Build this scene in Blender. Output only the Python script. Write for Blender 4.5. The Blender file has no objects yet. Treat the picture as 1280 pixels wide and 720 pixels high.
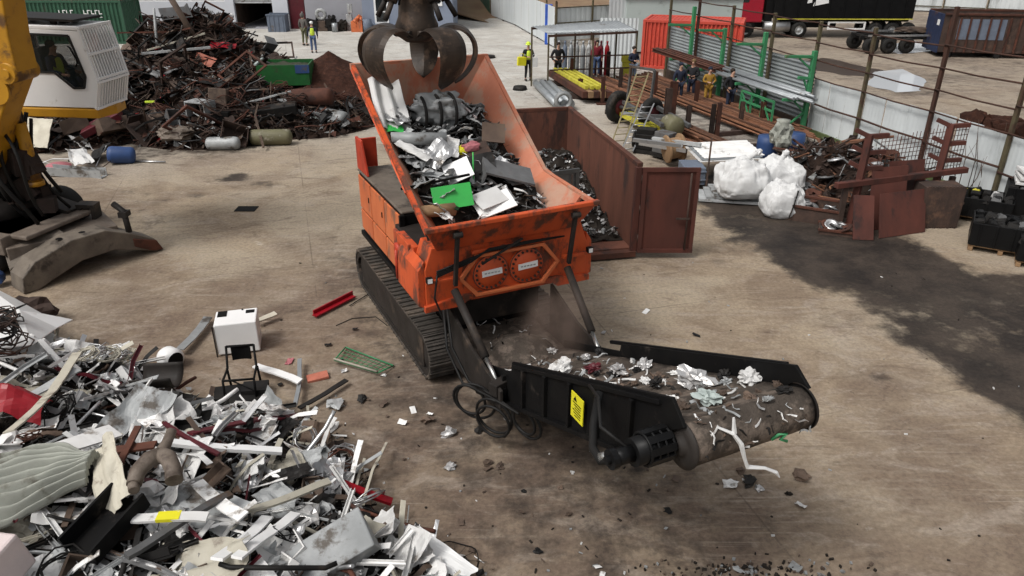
import bpy, bmesh, math, random
from mathutils import Vector, Matrix, Euler, noise

R = math.radians
SC = bpy.context.scene
COL = SC.collection
rnd = random.Random(11)
V = Vector

# ------------------------------------------------------------------ survey: photo pixel -> place on a level z
FPX, TH, CAMH = 950.0, R(25.7), 7.0
ST, CT = math.sin(TH), math.cos(TH)
def ray(u, v):
    a = (u - 640) / FPX; b = (v - 360) / FPX
    return V((a, CT - b * ST, -ST - b * CT))
def G(u, v, z=0.0):
    d = ray(u, v); t = (CAMH - z) / -d.z
    return V((0, 0, CAMH)) + d * t
def GY(u, v, y):
    d = ray(u, v); return V((0, 0, CAMH)) + d * (y / d.y)

# ------------------------------------------------------------------ tagging
def tag(o, label=None, cat=None, group=None, kind=None):
    if label: o['label'] = label
    if cat: o['category'] = cat
    if group: o['group'] = group
    if kind: o['kind'] = kind
    return o
def empty(name, loc=(0, 0, 0), rz=0.0, label=None, cat=None, group=None):
    o = bpy.data.objects.new(name, None); COL.objects.link(o)
    loc = tuple(loc); loc = loc if len(loc) == 3 else (*loc, 0)
    o.location = loc; o.rotation_euler = (0, 0, rz); o.empty_display_size = .2
    return tag(o, label, cat, group)
KIDS = {}
def copy_tree(o, parent=None):
    c = o.copy(); COL.objects.link(c); c.parent = parent
    for ch in KIDS.get(o.name, []):
        copy_tree(ch, c)
    return c

def wmat(o):
    m = Matrix.Identity(4)
    while o is not None:
        l = Matrix.Translation(o.location) @ o.rotation_euler.to_matrix().to_4x4() @ Matrix.Diagonal((*o.scale, 1))
        m = l @ m; o = o.parent
    return m

# ------------------------------------------------------------------ mesh builder
class MB:
    def __init__(s): s.v = []; s.f = []; s.m = []; s.sm = []; s.mi = 0
    def add(s, vs, fs, smooth=False):
        b = len(s.v); s.v += [V(p) for p in vs]
        for f in fs:
            s.f.append([i + b for i in f]); s.m.append(s.mi); s.sm.append(smooth)
        return s
    def box(s, c, size, rot=None):
        c = V(c); x, y, z = [k / 2 for k in size]
        vs = [V((i * x, j * y, k * z)) for i in (-1, 1) for j in (-1, 1) for k in (-1, 1)]
        if rot is not None: vs = [rot @ p for p in vs]
        return s.add([p + c for p in vs], [(0, 1, 3, 2), (4, 6, 7, 5), (0, 4, 5, 1), (2, 3, 7, 6), (0, 2, 6, 4), (1, 5, 7, 3)])
    def box2(s, a, b):
        return s.box([(a[i] + b[i]) / 2 for i in range(3)], [abs(b[i] - a[i]) for i in range(3)])
    def bar(s, p, q, w, h, up=(0, 0, 1)):
        p, q = V(p), V(q); d = q - p; L = d.length
        if L < 1e-6: return s
        d.normalize(); up = V(up)
        x = d.cross(up)
        if x.length < 1e-3: x = d.cross(V((0, 1, 0)))
        x.normalize(); z = x.cross(d)
        return s.box((p + q) / 2, (w, L, h), Matrix((x, d, z)).transposed())
    def tube(s, pts, r, n=8, caps=True, smooth=True):
        pts = [V(p) for p in pts]; k = len(pts)
        rs = r if isinstance(r, (list, tuple)) else [r] * k
        t0 = (pts[1] - pts[0]).normalized()
        a = t0.orthogonal().normalized(); vs = []
        for i, p in enumerate(pts):
            t = (pts[min(i + 1, k - 1)] - pts[max(i - 1, 0)]).normalized()
            a = (a - t * a.dot(t))
            a = a.normalized() if a.length > 1e-6 else t.orthogonal().normalized()
            b = t.cross(a)
            for j in range(n):
                g = 2 * math.pi * j / n
                vs.append(p + (a * math.cos(g) + b * math.sin(g)) * rs[i])
        fs = [(i * n + j, i * n + (j + 1) % n, (i + 1) * n + (j + 1) % n, (i + 1) * n + j) for i in range(k - 1) for j in range(n)]
        s.add(vs, fs, smooth)
        if caps:
            b = len(s.v) - k * n
            for f in (list(range(n))[::-1], [(k - 1) * n + j for j in range(n)]):
                s.f.append([i + b for i in f]); s.m.append(s.mi); s.sm.append(False)
        return s
    def prism(s, poly, off):
        poly = [V(p) for p in poly]; off = V(off); n = len(poly)
        fs = [list(range(n))[::-1], list(range(n, 2 * n))] + [(i, (i + 1) % n, n + (i + 1) % n, n + i) for i in range(n)]
        return s.add(poly + [p + off for p in poly], fs)
    def frame(s, outer, inner, off):
        o = [V(p) for p in outer]; i_ = [V(p) for p in inner]; off = V(off); n = len(o)
        vs = o + i_ + [p + off for p in o] + [p + off for p in i_]
        fs = []
        for k in range(n):
            l = (k + 1) % n
            fs += [(k, l, n + l, n + k), (2 * n + k, 3 * n + k, 3 * n + l, 2 * n + l), (k, 2 * n + k, 2 * n + l, l), (n + k, n + l, 3 * n + l, 3 * n + k)]
        return s.add(vs, fs)
    def ring(s, c, axis, R_, r, n=20, m=6, squash=1.0):
        c = V(c); ax = V(axis).normalized(); a = ax.orthogonal().normalized(); b = ax.cross(a); vs = []
        for i in range(n):
            g = 2 * math.pi * i / n; d = a * math.cos(g) + b * math.sin(g)
            for j in range(m):
                h = 2 * math.pi * j / m
                vs.append(c + d * (R_ + r * math.cos(h)) + ax * (r * squash * math.sin(h)))
        return s.add(vs, [(i * m + j, ((i + 1) % n) * m + j, ((i + 1) % n) * m + (j + 1) % m, i * m + (j + 1) % m) for i in range(n) for j in range(m)], True)
    def lathe(s, c, axis, prof, n=20, smooth=True):
        c = V(c); ax = V(axis).normalized(); a = ax.orthogonal().normalized(); b = ax.cross(a); vs = []; k = len(prof)
        for (r, h) in prof:
            for i in range(n):
                g = 2 * math.pi * i / n
                vs.append(c + ax * h + (a * math.cos(g) + b * math.sin(g)) * r)
        return s.add(vs, [(i * n + j, i * n + (j + 1) % n, (i + 1) * n + (j + 1) % n, (i + 1) * n + j) for i in range(k - 1) for j in range(n)], smooth)
    def grid(s, fn, nu, nv, th=.006, smooth=False):
        top = [[V(fn(i / nu, j / nv)) for j in range(nv + 1)] for i in range(nu + 1)]
        vs = []; W = nv + 1
        nrm = []
        for i in range(nu + 1):
            for j in range(W):
                a = top[min(i + 1, nu)][j] - top[max(i - 1, 0)][j]; b = top[i][min(j + 1, nv)] - top[i][max(j - 1, 0)]
                n_ = a.cross(b); nrm.append(n_.normalized() if n_.length > 1e-9 else V((0, 0, 1)))
        flat = [p for r in top for p in r]; N = len(flat)
        vs = [p + n_ * th / 2 for p, n_ in zip(flat, nrm)] + [p - n_ * th / 2 for p, n_ in zip(flat, nrm)]
        fs = []
        for i in range(nu):
            for j in range(nv):
                q = (i * W + j, (i + 1) * W + j, (i + 1) * W + j + 1, i * W + j + 1)
                fs.append(q); fs.append(tuple(N + k for k in q[::-1]))
        for i in range(nu):
            for j in (0, nv):
                a, b = i * W + j, (i + 1) * W + j; fs.append((a, b, N + b, N + a))
        for j in range(nv):
            for i in (0, nu):
                a, b = i * W + j, i * W + j + 1; fs.append((a, b, N + b, N + a))
        return s.add(vs, fs, smooth)
    def lump(s, c, r, seed, rough=.5, sub=2, flat=(1, 1, 1), freq=2.0, smooth=False):
        bm = bmesh.new(); bmesh.ops.create_icosphere(bm, subdivisions=sub, radius=1.0)
        vs = []
        for p in bm.verts:
            k = 1 + rough * (noise.noise(p.co * freq + V((seed * 3.1, seed * 1.7, 0))) + .5 * noise.noise(p.co * freq * 2.3 + V((0, seed, seed * 2.2))))
            vs.append(V(c) + V((p.co.x * flat[0], p.co.y * flat[1], p.co.z * flat[2])) * r * k)
        fs = [[q.index for q in f.verts] for f in bm.faces]; bm.free()
        return s.add(vs, fs, smooth)
    def xf(s, M):
        s.v = [M @ p for p in s.v]; return s
    def build(s, name, mat, parent=None, bevel=0.0, world=False, keep=False):
        me = bpy.data.meshes.new(name)
        vs = s.v
        loc = V((0, 0, 0))
        if parent is not None and world:
            Mi = wmat(parent).inverted(); vs = [Mi @ p for p in vs]
        elif parent is None and not keep:
            xs = [p.x for p in vs]; ys = [p.y for p in vs]; zs = [p.z for p in vs]
            loc = V(((min(xs) + max(xs)) / 2, (min(ys) + max(ys)) / 2, min(zs))); vs = [p - loc for p in vs]
        me.from_pydata([tuple(p) for p in vs], [], s.f)
        mats = mat if isinstance(mat, (list, tuple)) else [mat]
        for m in mats: me.materials.append(m)
        me.polygons.foreach_set('material_index', s.m); me.polygons.foreach_set('use_smooth', s.sm)
        bm = bmesh.new(); bm.from_mesh(me); bmesh.ops.recalc_face_normals(bm, faces=bm.faces); bm.to_mesh(me); bm.free()
        o = bpy.data.objects.new(name, me); COL.objects.link(o); o.location = loc
        if parent is not None:
            o.parent = parent; KIDS.setdefault(parent.name, []).append(o)
        if bevel:
            b = o.modifiers.new('bevel', 'BEVEL'); b.width = bevel; b.segments = 2; b.limit_method = 'ANGLE'; b.angle_limit = R(40)
        return o
def rotm(x=0, y=0, z=0): return Euler((R(x), R(y), R(z))).to_matrix()

# ------------------------------------------------------------------ materials
def pmat(name, col, rough=.6, metal=0.0, col2=None, amt=.5, scale=3.0, dirt=None, damt=0.0, dscale=1.2, bump=.15, vary=0.0, spec=.35, streak=None):
    m = bpy.data.materials.new(name); m.use_nodes = True
    nt = m.node_tree; N = nt.nodes; L = nt.links
    bs = N['Principled BSDF']
    bs.inputs['Metallic'].default_value = metal
    bs.inputs['Specular IOR Level'].default_value = spec
    tc = N.new('ShaderNodeTexCoord'); oi = N.new('ShaderNodeObjectInfo')
    off = N.new('ShaderNodeVectorMath'); off.operation = 'SCALE'; off.inputs[0].default_value = (31, 17, 9); L.new(oi.outputs['Random'], off.inputs['Scale'])
    ad = N.new('ShaderNodeVectorMath'); ad.operation = 'ADD'; L.new(tc.outputs['Object'], ad.inputs[0]); L.new(off.outputs[0], ad.inputs[1])
    vec = ad.outputs[0]
    if streak:
        mp = N.new('ShaderNodeMapping'); mp.inputs['Scale'].default_value = streak; L.new(vec, mp.inputs['Vector']); vec = mp.outputs[0]
    def nz(sc, det=6.0, ro=.6, v=vec):
        n = N.new('ShaderNodeTexNoise'); n.inputs['Scale'].default_value = sc; n.inputs['Detail'].default_value = det; n.inputs['Roughness'].default_value = ro
        L.new(v, n.inputs['Vector']); return n.outputs['Fac']
    def ramp(src, a, b):
        r = N.new('ShaderNodeMapRange'); r.inputs['From Min'].default_value = a; r.inputs['From Max'].default_value = b; r.interpolation_type = 'SMOOTHSTEP'
        L.new(src, r.inputs['Value']); return r.outputs['Result']
    def mix(f, a, b):
        x = N.new('ShaderNodeMix'); x.data_type = 'RGBA'; L.new(f, x.inputs['Factor'])
        for k, q in ((6, a), (7, b)):
            if isinstance(q, tuple): x.inputs[k].default_value = (*q[:3], 1)
            else: L.new(q, x.inputs[k])
        return x.outputs[2]
    c2 = col2 or tuple(k * .6 for k in col)
    n1 = nz(scale)
    base = mix(ramp(n1, .5 - .28 * (1.2 - amt) - .1, .5 + .28 * (1.2 - amt) + .08 - .25 * amt + .12), col, c2)
    if dirt and damt > 0:
        n2 = nz(dscale, 9.0, .68)
        base = mix(ramp(n2, .72 - damt * .42, .72 - damt * .42 + .12), base, dirt)
    if vary:
        hv = N.new('ShaderNodeHueSaturation'); mr = N.new('ShaderNodeMapRange')
        mr.inputs['To Min'].default_value = 1 - vary; mr.inputs['To Max'].default_value = 1 + vary * .6
        L.new(oi.outputs['Random'], mr.inputs['Value']); L.new(mr.outputs['Result'], hv.inputs['Value']); L.new(base, hv.inputs['Color']); base = hv.outputs['Color']
    L.new(base, bs.inputs['Base Color'])
    rr = N.new('ShaderNodeMapRange'); rr.inputs['To Min'].default_value = max(.05, rough - .15); rr.inputs['To Max'].default_value = min(1, rough + .15)
    L.new(n1, rr.inputs['Value']); L.new(rr.outputs['Result'], bs.inputs['Roughness'])
    if bump:
        bp = N.new('ShaderNodeBump'); bp.inputs['Strength'].default_value = bump; bp.inputs['Distance'].default_value = .03
        L.new(nz(scale * 5, 5.0), bp.inputs['Height']); L.new(bp.outputs[0], bs.inputs['Normal'])
    return m

RUST = (.13, .055, .03); DIRT = (.11, .085, .065); GRIME = (.03, .025, .022)
M = {}
def mk(k, *a, **kw): M[k] = pmat(k, *a, **kw)
mk('orange', (.60, .098, .026), .5, col2=(.40, .054, .016), scale=1.4, dirt=(.11, .042, .026), damt=.56, dscale=2.8, bump=.1, streak=(1, 1, .5))
mk('orange_worn', (.52, .185, .10), .65, col2=(.40, .135, .08), scale=1.6, dirt=(.40, .235, .165), damt=.60, dscale=1.3, bump=.2, streak=(1, 1, .6))
mk('orange_panel', (.62, .17, .06), .5, col2=(.46, .11, .04), scale=1.4, dirt=(.22, .10, .06), damt=.45, dscale=2.4, bump=.06, streak=(1, 1, .5))
mk('red_flap', (.5, .05, .02), .5, dirt=GRIME, damt=.25)
mk('black_paint', (.005, .005, .0055), .55, col2=(.009, .0085, .008), dirt=(.035, .029, .025), damt=.30, dscale=2.5, bump=.06, spec=.08)
mk('dark_steel', (.018, .016, .0145), .55, metal=.0, col2=(.034, .029, .026), dirt=(.07, .052, .04), damt=.42, bump=.15, spec=.15)
mk('grapple_steel', (.062, .045, .034), .45, metal=.2, col2=(.024, .019, .016), scale=2.5, dirt=(.11, .074, .052), damt=.48, dscale=3, bump=.2, spec=.22)
mk('track_steel', (.095, .082, .071), .6, metal=.25, col2=(.045, .04, .035), scale=4, dirt=(.15, .122, .098), damt=.5, bump=.25)
mk('hose', (.008, .008, .008), .55, col2=(.014, .013, .012), bump=.03, spec=.2)
mk('rubber', (.012, .012, .012), .75, col2=(.02, .019, .017), dirt=(.06, .05, .042), damt=.36, bump=.1, spec=.2)
mk('belt', (.085, .07, .058), .85, col2=(.05, .041, .034), scale=5, dirt=(.15, .12, .098), damt=.58, dscale=3, bump=.6, spec=.1)
mk('chrome', (.6, .6, .58), .25, metal=.9, bump=0)
mk('rust', (.11, .038, .022), .85, col2=(.052, .022, .015), scale=2.5, dirt=(.035, .018, .014), damt=.45, dscale=1.0, bump=.2, vary=.25)
mk('rust_dark', (.075, .045, .034), .9, col2=(.033, .023, .019), scale=3, dirt=(.12, .066, .044), damt=.36, bump=.25, vary=.55)
mk('rust_red', (.105, .031, .021), .8, col2=(.055, .02, .015), scale=1.6, dirt=(.03, .016, .014), damt=.45, dscale=1.2, bump=.15, streak=(1, 1, .35))
mk('rust_inner', (.165, .064, .040), .85, col2=(.085, .033, .022), scale=1.1, dirt=(.045, .024, .019), damt=.48, dscale=1.4, bump=.2, streak=(1, 1, .28))
mk('rust_bar', (.23, .105, .055), .8, col2=(.11, .048, .028), scale=2, dirt=(.05, .028, .02), damt=.35, bump=.2, vary=.6)
mk('scrap_dark', (.014, .012, .011), .9, col2=(.034, .028, .023), scale=6, dirt=(.075, .06, .05), damt=.33, bump=.5, spec=.08)
mk('heap_base', (.014, .0095, .008), .95, col2=(.03, .018, .013), scale=5, dirt=(.01, .008, .007), damt=.4, bump=.6, spec=.1)
mk('shavings', (.062, .026, .017), .95, col2=(.028, .0145, .011), scale=7, dirt=(.10, .046, .03), damt=.38, dscale=4, bump=1.0, spec=.1)
mk('white', (.76, .755, .74), .55, col2=(.62, .61, .59), scale=2, dirt=(.20, .17, .14), damt=.40, dscale=2.6, bump=.1, vary=.26)
mk('white_clean', (.8, .8, .79), .4, col2=(.72, .72, .71), scale=1.5, dirt=(.42, .38, .34), damt=.25, dscale=2.5, bump=.03)
mk('cream', (.50, .47, .385), .6, col2=(.40, .37, .30), dirt=(.2, .165, .13), damt=.36, dscale=3, bump=.08, vary=.3)
mk('pale_grey', (.42, .43, .43), .5, metal=.1, col2=(.26, .27, .27), dirt=(.11, .095, .08), damt=.46, dscale=2.6, bump=.1, vary=.4)
mk('alu', (.58, .58, .58), .36, metal=.75, col2=(.42, .42, .42), dirt=(.2, .18, .16), damt=.36, dscale=4, bump=.1, vary=.25)
mk('galv', (.34, .36, .37), .45, metal=.45, col2=(.25, .265, .275), scale=2.5, dirt=(.13, .10, .08), damt=.3, dscale=1.5, bump=.06)
mk('grey_steel', (.17, .17, .17), .5, metal=.4, col2=(.1, .1, .1), dirt=(.12, .08, .055), damt=.4, bump=.12, vary=.35)
mk('dark_metal', (.010, .010, .0105), .55, metal=.0, col2=(.022, .02, .018), dirt=(.065, .05, .04), damt=.33, bump=.12, vary=.3, spec=.15)
mk('brownish', (.125, .085, .06), .75, col2=(.075, .052, .04), dirt=(.04, .028, .022), damt=.4, bump=.15, vary=.35)
mk('maroon', (.11, .012, .019), .5, col2=(.075, .009, .014), dirt=(.07, .04, .034), damt=.3, bump=.06, vary=.2)
mk('red', (.30, .006, .014), .4, col2=(.2, .005, .01), dirt=(.12, .03, .025), damt=.25, bump=.05)
mk('salmon', (.52, .17, .11), .6, bump=.05)
mk('pink', (.5, .17, .19), .6, bump=.05)
mk('pale_pink', (.62, .52, .5), .5, col2=(.55, .47, .46), dirt=(.35, .2, .15), damt=.25)
mk('yellow', (.50, .25, .012), .5, col2=(.38, .175, .01), scale=1.3, dirt=(.11, .055, .02), damt=.48, dscale=1.3, bump=.06)
mk('sticker', (.72, .66, .02), .5, col2=(.62, .57, .02), bump=0)
mk('brass', (.30, .25, .13), .6, dirt=DIRT, damt=.3, bump=.05)
mk('lemon', (.62, .56, .06), .6, dirt=(.35, .28, .1), damt=.3, bump=.05)
mk('hivis', (.62, .78, .06), .6, col2=(.5, .66, .05), bump=.05)
mk('green', (.016, .11, .025), .5, col2=(.012, .08, .02), dirt=(.04, .05, .025), damt=.36, bump=.03)
mk('bright_green', (.045, .42, .08), .4, col2=(.04, .34, .07), dirt=(.12, .25, .12), damt=.2, bump=.02)
mk('olive', (.10, .13, .05), .6, dirt=DIRT, damt=.3)
mk('olive_tube', (.15, .14, .075), .6, col2=(.11, .10, .06), dirt=(.26, .24, .18), damt=.4, dscale=3)
mk('rack_green', (.045, .24, .10), .5, col2=(.045, .19, .085), scale=3, dirt=(.13, .11, .06), damt=.38, bump=.05)
mk('cont_green', (.03, .095, .055), .55, col2=(.025, .075, .043), dirt=(.07, .08, .056), damt=.36, bump=.05, streak=(1, 1, .4))
mk('blue', (.032, .07, .19), .5, col2=(.024, .052, .14), dirt=(.08, .07, .06), damt=.33, bump=.05)
mk('blue_grey', (.14, .17, .22), .6, col2=(.11, .13, .17), dirt=DIRT, damt=.3)
mk('ultra', (.04, .12, .55), .5, bump=.02)
mk('glass', (.012, .016, .018), .08, bump=0, spec=.7)
mk('skin', (.52, .30, .21), .6, bump=0)
mk('wood', (.30, .19, .10), .8, col2=(.2, .12, .065), scale=3, dirt=DIRT, damt=.3, streak=(1, 8, 1))
mk('cloth_white', (.64, .64, .635), .9, col2=(.55, .55, .54), scale=2, dirt=(.38, .36, .33), damt=.33, dscale=1.6, bump=.5)
mk('tarp_grey', (.33, .34, .295), .8, col2=(.24, .245, .215), scale=2.2, dirt=(.13, .12, .095), damt=.46, dscale=1.6, bump=.15)
mk('olive_dark', (.045, .05, .03), .8)
mk('wall_white', (.60, .63, .63), .5, col2=(.50, .53, .535), scale=.7, dirt=(.27, .285, .28), damt=.42, dscale=.45, bump=.02, streak=(1, 1, .22))
mk('wall_grey', (.30, .325, .33), .5, metal=.25, col2=(.23, .25, .255), scale=.9, dirt=(.16, .14, .115), damt=.33, dscale=.8, bump=.03)
mk('post_moss', (.10, .085, .045), .8, col2=(.07, .055, .032), scale=3, dirt=(.06, .03, .02), damt=.45, bump=.15)
mk('post_rust', (.07, .03, .019), .85, col2=(.04, .021, .015), scale=3, dirt=(.08, .066, .035), damt=.3, bump=.15)
mk('plaster', (.60, .62, .66), .8, col2=(.54, .56, .60), scale=.6, dirt=(.4, .4, .42), damt=.25, bump=.02)
mk('plaster_grey', (.33, .33, .36), .8, col2=(.29, .29, .31), scale=.6, dirt=(.2, .2, .21), damt=.3, bump=.02)
mk('plaster_blue', (.22, .255, .33), .8, col2=(.19, .22, .28), scale=.6, dirt=(.13, .15, .2), damt=.3, bump=.02)
mk('cont_red', (.55, .075, .045), .55, col2=(.46, .06, .04), dirt=(.25, .06, .045), damt=.3, bump=.03)
mk('pale_green', (.40, .45, .43), .6, col2=(.35, .40, .38), scale=.7, dirt=(.25, .28, .26), damt=.3, bump=.02)
mk('truck_red', (.35, .008, .025), .3, col2=(.28, .006, .02), bump=0, spec=.5)
mk('black_gloss', (.005, .005, .0055), .42, col2=(.008, .008, .008), dirt=(.03, .027, .024), damt=.2, bump=.02, spec=.15)
mk('navy_cloth', (.02, .026, .05), .85, bump=.05)
mk('black_cloth', (.014, .014, .017), .85, bump=.05)
mk('grey_cloth', (.12, .11, .10), .85, bump=.05)
mk('jean', (.07, .11, .22), .85, bump=.05)
mk('jean_pale', (.2, .25, .33), .85, bump=.05)
mk('mustard', (.36, .20, .03), .85, bump=.05)
mk('red_cloth', (.20, .012, .025), .85, bump=.05)
mk('khaki', (.13, .13, .07), .85, bump=.05)
mk('shoe', (.03, .025, .02), .7, bump=0)
mk('hair', (.03, .02, .014), .8, bump=0)
mk('hair_fair', (.18, .11, .05), .8, bump=0)
mk('worn_grey', (.165, .138, .108), .7, col2=(.10, .082, .066), scale=3, dirt=(.05, .04, .032), damt=.5, dscale=1.6, bump=.3)
mk('navy', (.018, .03, .075), .6, col2=(.014, .022, .055), dirt=(.09, .045, .03), damt=.4, bump=.05)
mk('foil', (.62, .61, .60), .35, metal=.6, col2=(.4, .39, .38), scale=5, dirt=(.16, .14, .12), damt=.36, dscale=4, bump=.3, vary=.2)
mk('manifold', (.20, .165, .135), .65, metal=.1, col2=(.11, .085, .066), scale=4, dirt=(.06, .042, .032), damt=.42, bump=.2)
# ------------------------------------------------------------------ camera, sky, sun
cam = bpy.data.objects.new('camera', bpy.data.cameras.new('camera')); COL.objects.link(cam)
cam.location = (0, 0, CAMH); cam.rotation_euler = (math.pi / 2 - TH, 0, 0)
cam.data.sensor_width = 36; cam.data.lens = 36 * FPX / 1280; cam.data.clip_end = 600; cam.data.clip_start = .1
SC.camera = cam
w = bpy.data.worlds.new('World'); SC.world = w; w.use_nodes = True
nt = w.node_tree; bg = nt.nodes['Background']
sky = nt.nodes.new('ShaderNodeTexSky'); sky.sky_type = 'NISHITA'; sky.sun_disc = False
SUN_EL, SUN_AZ = 55, 232
sky.sun_elevation = R(SUN_EL); sky.sun_rotation = R(SUN_AZ); sky.air_density = 1.0; sky.dust_density = 6.0; sky.ozone_density = .6
hs = nt.nodes.new('ShaderNodeHueSaturation'); hs.inputs['Saturation'].default_value = .18
nt.links.new(sky.outputs[0], hs.inputs['Color']); nt.links.new(hs.outputs[0], bg.inputs['Color'])
bg.inputs['Strength'].default_value = .14
sl = bpy.data.lights.new('sun', 'SUN'); sl.energy = 1.5; sl.angle = R(14); sl.color = (1, .97, .93)
so = bpy.data.objects.new('sun', sl); COL.objects.link(so)
az = R(SUN_AZ)
sd = V((math.sin(az) * math.cos(R(SUN_EL)), math.cos(az) * math.cos(R(SUN_EL)), math.sin(R(SUN_EL))))
so.rotation_euler = sd.to_track_quat('Z', 'Y').to_euler(); so.location = (0, 0, 40)
SC.view_settings.view_transform = 'Standard'; SC.view_settings.look = 'None'; SC.view_settings.gamma = 1.0
SC.view_settings.exposure = EXPOSURE = 0.0
SC.view_settings.use_curve_mapping = False
SC.cycles.max_bounces = 6; SC.cycles.diffuse_bounces = 3; SC.cycles.glossy_bounces = 3; SC.cycles.transparent_max_bounces = 6
SC.cycles.use_denoising = True

# ------------------------------------------------------------------ the ground: one sheet to the horizon, stains carried as attributes
def sdist(p, poly):
    x, y = p; inside = False; best = 1e9; n = len(poly)
    for i in range(n):
        x1, y1 = poly[i]; x2, y2 = poly[(i + 1) % n]
        if (y1 > y) != (y2 > y) and x < (x2 - x1) * (y - y1) / (y2 - y1) + x1: inside = not inside
        dx, dy = x2 - x1, y2 - y1
        t = max(0, min(1, ((x - x1) * dx + (y - y1) * dy) / (dx * dx + dy * dy + 1e-9)))
        best = min(best, math.hypot(x - x1 - t * dx, y - y1 - t * dy))
    return best if inside else -best
def gp(*px): return [tuple(G(u, v)[:2]) for u, v in px]
FORE = [(-14, 14.2), (-10.5, 13.2)] + gp((60, 432), (120, 455), (185, 466), (225, 492), (255, 512), (330, 520), (385, 528), (425, 552), (455, 590), (478, 640), (520, 675), (590, 712)) + [(0.0, 5.2), (-.5, 3.0), (-14, 3.0)]
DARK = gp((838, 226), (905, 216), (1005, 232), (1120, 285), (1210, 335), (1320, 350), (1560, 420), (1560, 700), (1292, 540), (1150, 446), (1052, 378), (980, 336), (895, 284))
SPOTS = [(*G(u, v)[:2], r, k) for u, v, r, k in ((290, 222, .7, .8), (335, 229, .6, .55), (170, 240, .5, .4), (245, 245, .5, .35), (800, 583, .16, .9), (700, 612, .2, .7), (905, 366, .2, .7), (875, 632, .2, .5), (530, 570, .3, .4), (560, 500, .45, .6), (840, 560, .5, .4), (620, 700, .3, .3), (1100, 470, .2, .5), (960, 650, .25, .35), (730, 655, .8, .35), (980, 480, .5, .25))]
BROWN = [gp((440, 470), (620, 430), (780, 530), (960, 610), (1020, 720), (480, 740)), gp((40, 400), (100, 350), (330, 320), (470, 330), (500, 430), (230, 430)), gp((1010, 520), (1100, 470), (1300, 640), (1280, 740), (1120, 740))]
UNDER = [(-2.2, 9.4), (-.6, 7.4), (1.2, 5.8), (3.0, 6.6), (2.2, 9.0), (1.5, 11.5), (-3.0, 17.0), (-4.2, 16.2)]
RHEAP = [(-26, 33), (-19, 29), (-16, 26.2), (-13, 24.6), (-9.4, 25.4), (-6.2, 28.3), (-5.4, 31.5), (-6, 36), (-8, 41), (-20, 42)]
PUD1 = gp((1036, 96), (1060, 88), (1100, 90), (1116, 92), (1100, 97), (1090, 104), (1048, 106))
def smooth(a, b, x):
    t = max(0, min(1, (x - a) / (b - a))); return t * t * (3 - 2 * t)
def stain(x, y):
    n1 = noise.fractal(V((x * .35, y * .35, 0)), .8, 2.1, 5); n2 = noise.fractal(V((x * .09, y * .09, 7)), .8, 2.1, 4)
    n3 = noise.fractal(V((x * 1.3, y * 1.3, 3)), .8, 2.1, 4)
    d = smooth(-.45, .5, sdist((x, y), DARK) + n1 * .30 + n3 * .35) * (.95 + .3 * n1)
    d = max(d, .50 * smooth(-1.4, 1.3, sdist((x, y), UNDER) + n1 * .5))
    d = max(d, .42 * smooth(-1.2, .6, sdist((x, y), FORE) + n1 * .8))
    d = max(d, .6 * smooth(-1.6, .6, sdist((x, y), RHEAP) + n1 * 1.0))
    d = max(d, .30 * smooth(.15, .6, n1 + .5 * n3 - .12))
    if 2.2 < x < 10.5 and 25 < y < 39: d = max(d, .5 * smooth(-.4, .8, x - (2.6 + (37.5 - y) * .33) + n1) + .15 * n1)
    if 3 < x < 12 and y > 18: d = max(d, .42 * smooth(-.5, 2.5, x - (8.2 - .33 * (y - 25)) + 2.2 + n1))
    for (sx_, sy_, sr, sk) in SPOTS:
        if abs(x - sx_) < 2 and abs(y - sy_) < 2: d = max(d, sk * smooth(1.25, .3, math.hypot(x - sx_, (y - sy_) * 1.2) / sr + .5 * n3))
    wall_x = 13.08 - .28 * (y - 19.7)
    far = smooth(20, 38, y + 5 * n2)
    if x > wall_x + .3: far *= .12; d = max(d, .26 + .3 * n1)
    br = .35 * smooth(-.25, .45, n2 + .35 * n1)
    if y < 20: br += max(smooth(-1.6, 1.0, sdist((x, y), bp_) + n1 * 1.6) for bp_ in BROWN) * (.75 + .5 * n1)
    if x > wall_x + .3: br = max(br, .5 + .5 * n1)
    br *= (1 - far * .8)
    return (max(0, min(1, d)), far, max(0, min(1, br)))
bm = bmesh.new()
def axis(segs):
    out = []
    for a, b, st in segs:
        k = max(1, int(round((b - a) / st))); out += [a + (b - a) * i / k for i in range(k)]
    return out + [segs[-1][1]]
xs = axis([(-300, -60, 60), (-60, -24, 2), (-24, -12, .5), (-12, 14, .2), (14, 40, 1), (40, 300, 65)])
ys = axis([(-60, 0, 10), (0, 4, 1), (4, 26, .2), (26, 45, .5), (45, 90, 2), (90, 500, 80)])
gv = []; gf = []; ga = []
for j, y in enumerate(ys):
    for i, x in enumerate(xs):
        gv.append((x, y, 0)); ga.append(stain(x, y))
nx = len(xs)
for j in range(len(ys) - 1):
    for i in range(nx - 1):
        gf.append((j * nx + i, j * nx + i + 1, (j + 1) * nx + i + 1, (j + 1) * nx + i))
me = bpy.data.meshes.new('ground'); me.from_pydata(gv, [], gf)
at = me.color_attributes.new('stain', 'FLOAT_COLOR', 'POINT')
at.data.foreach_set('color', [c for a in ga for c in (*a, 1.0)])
gm = bpy.data.materials.new('yard_concrete'); gm.use_nodes = True
nt = gm.node_tree; N = nt.nodes; L = nt.links; bs = N['Principled BSDF']
tc = N.new('ShaderNodeTexCoord')
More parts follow.
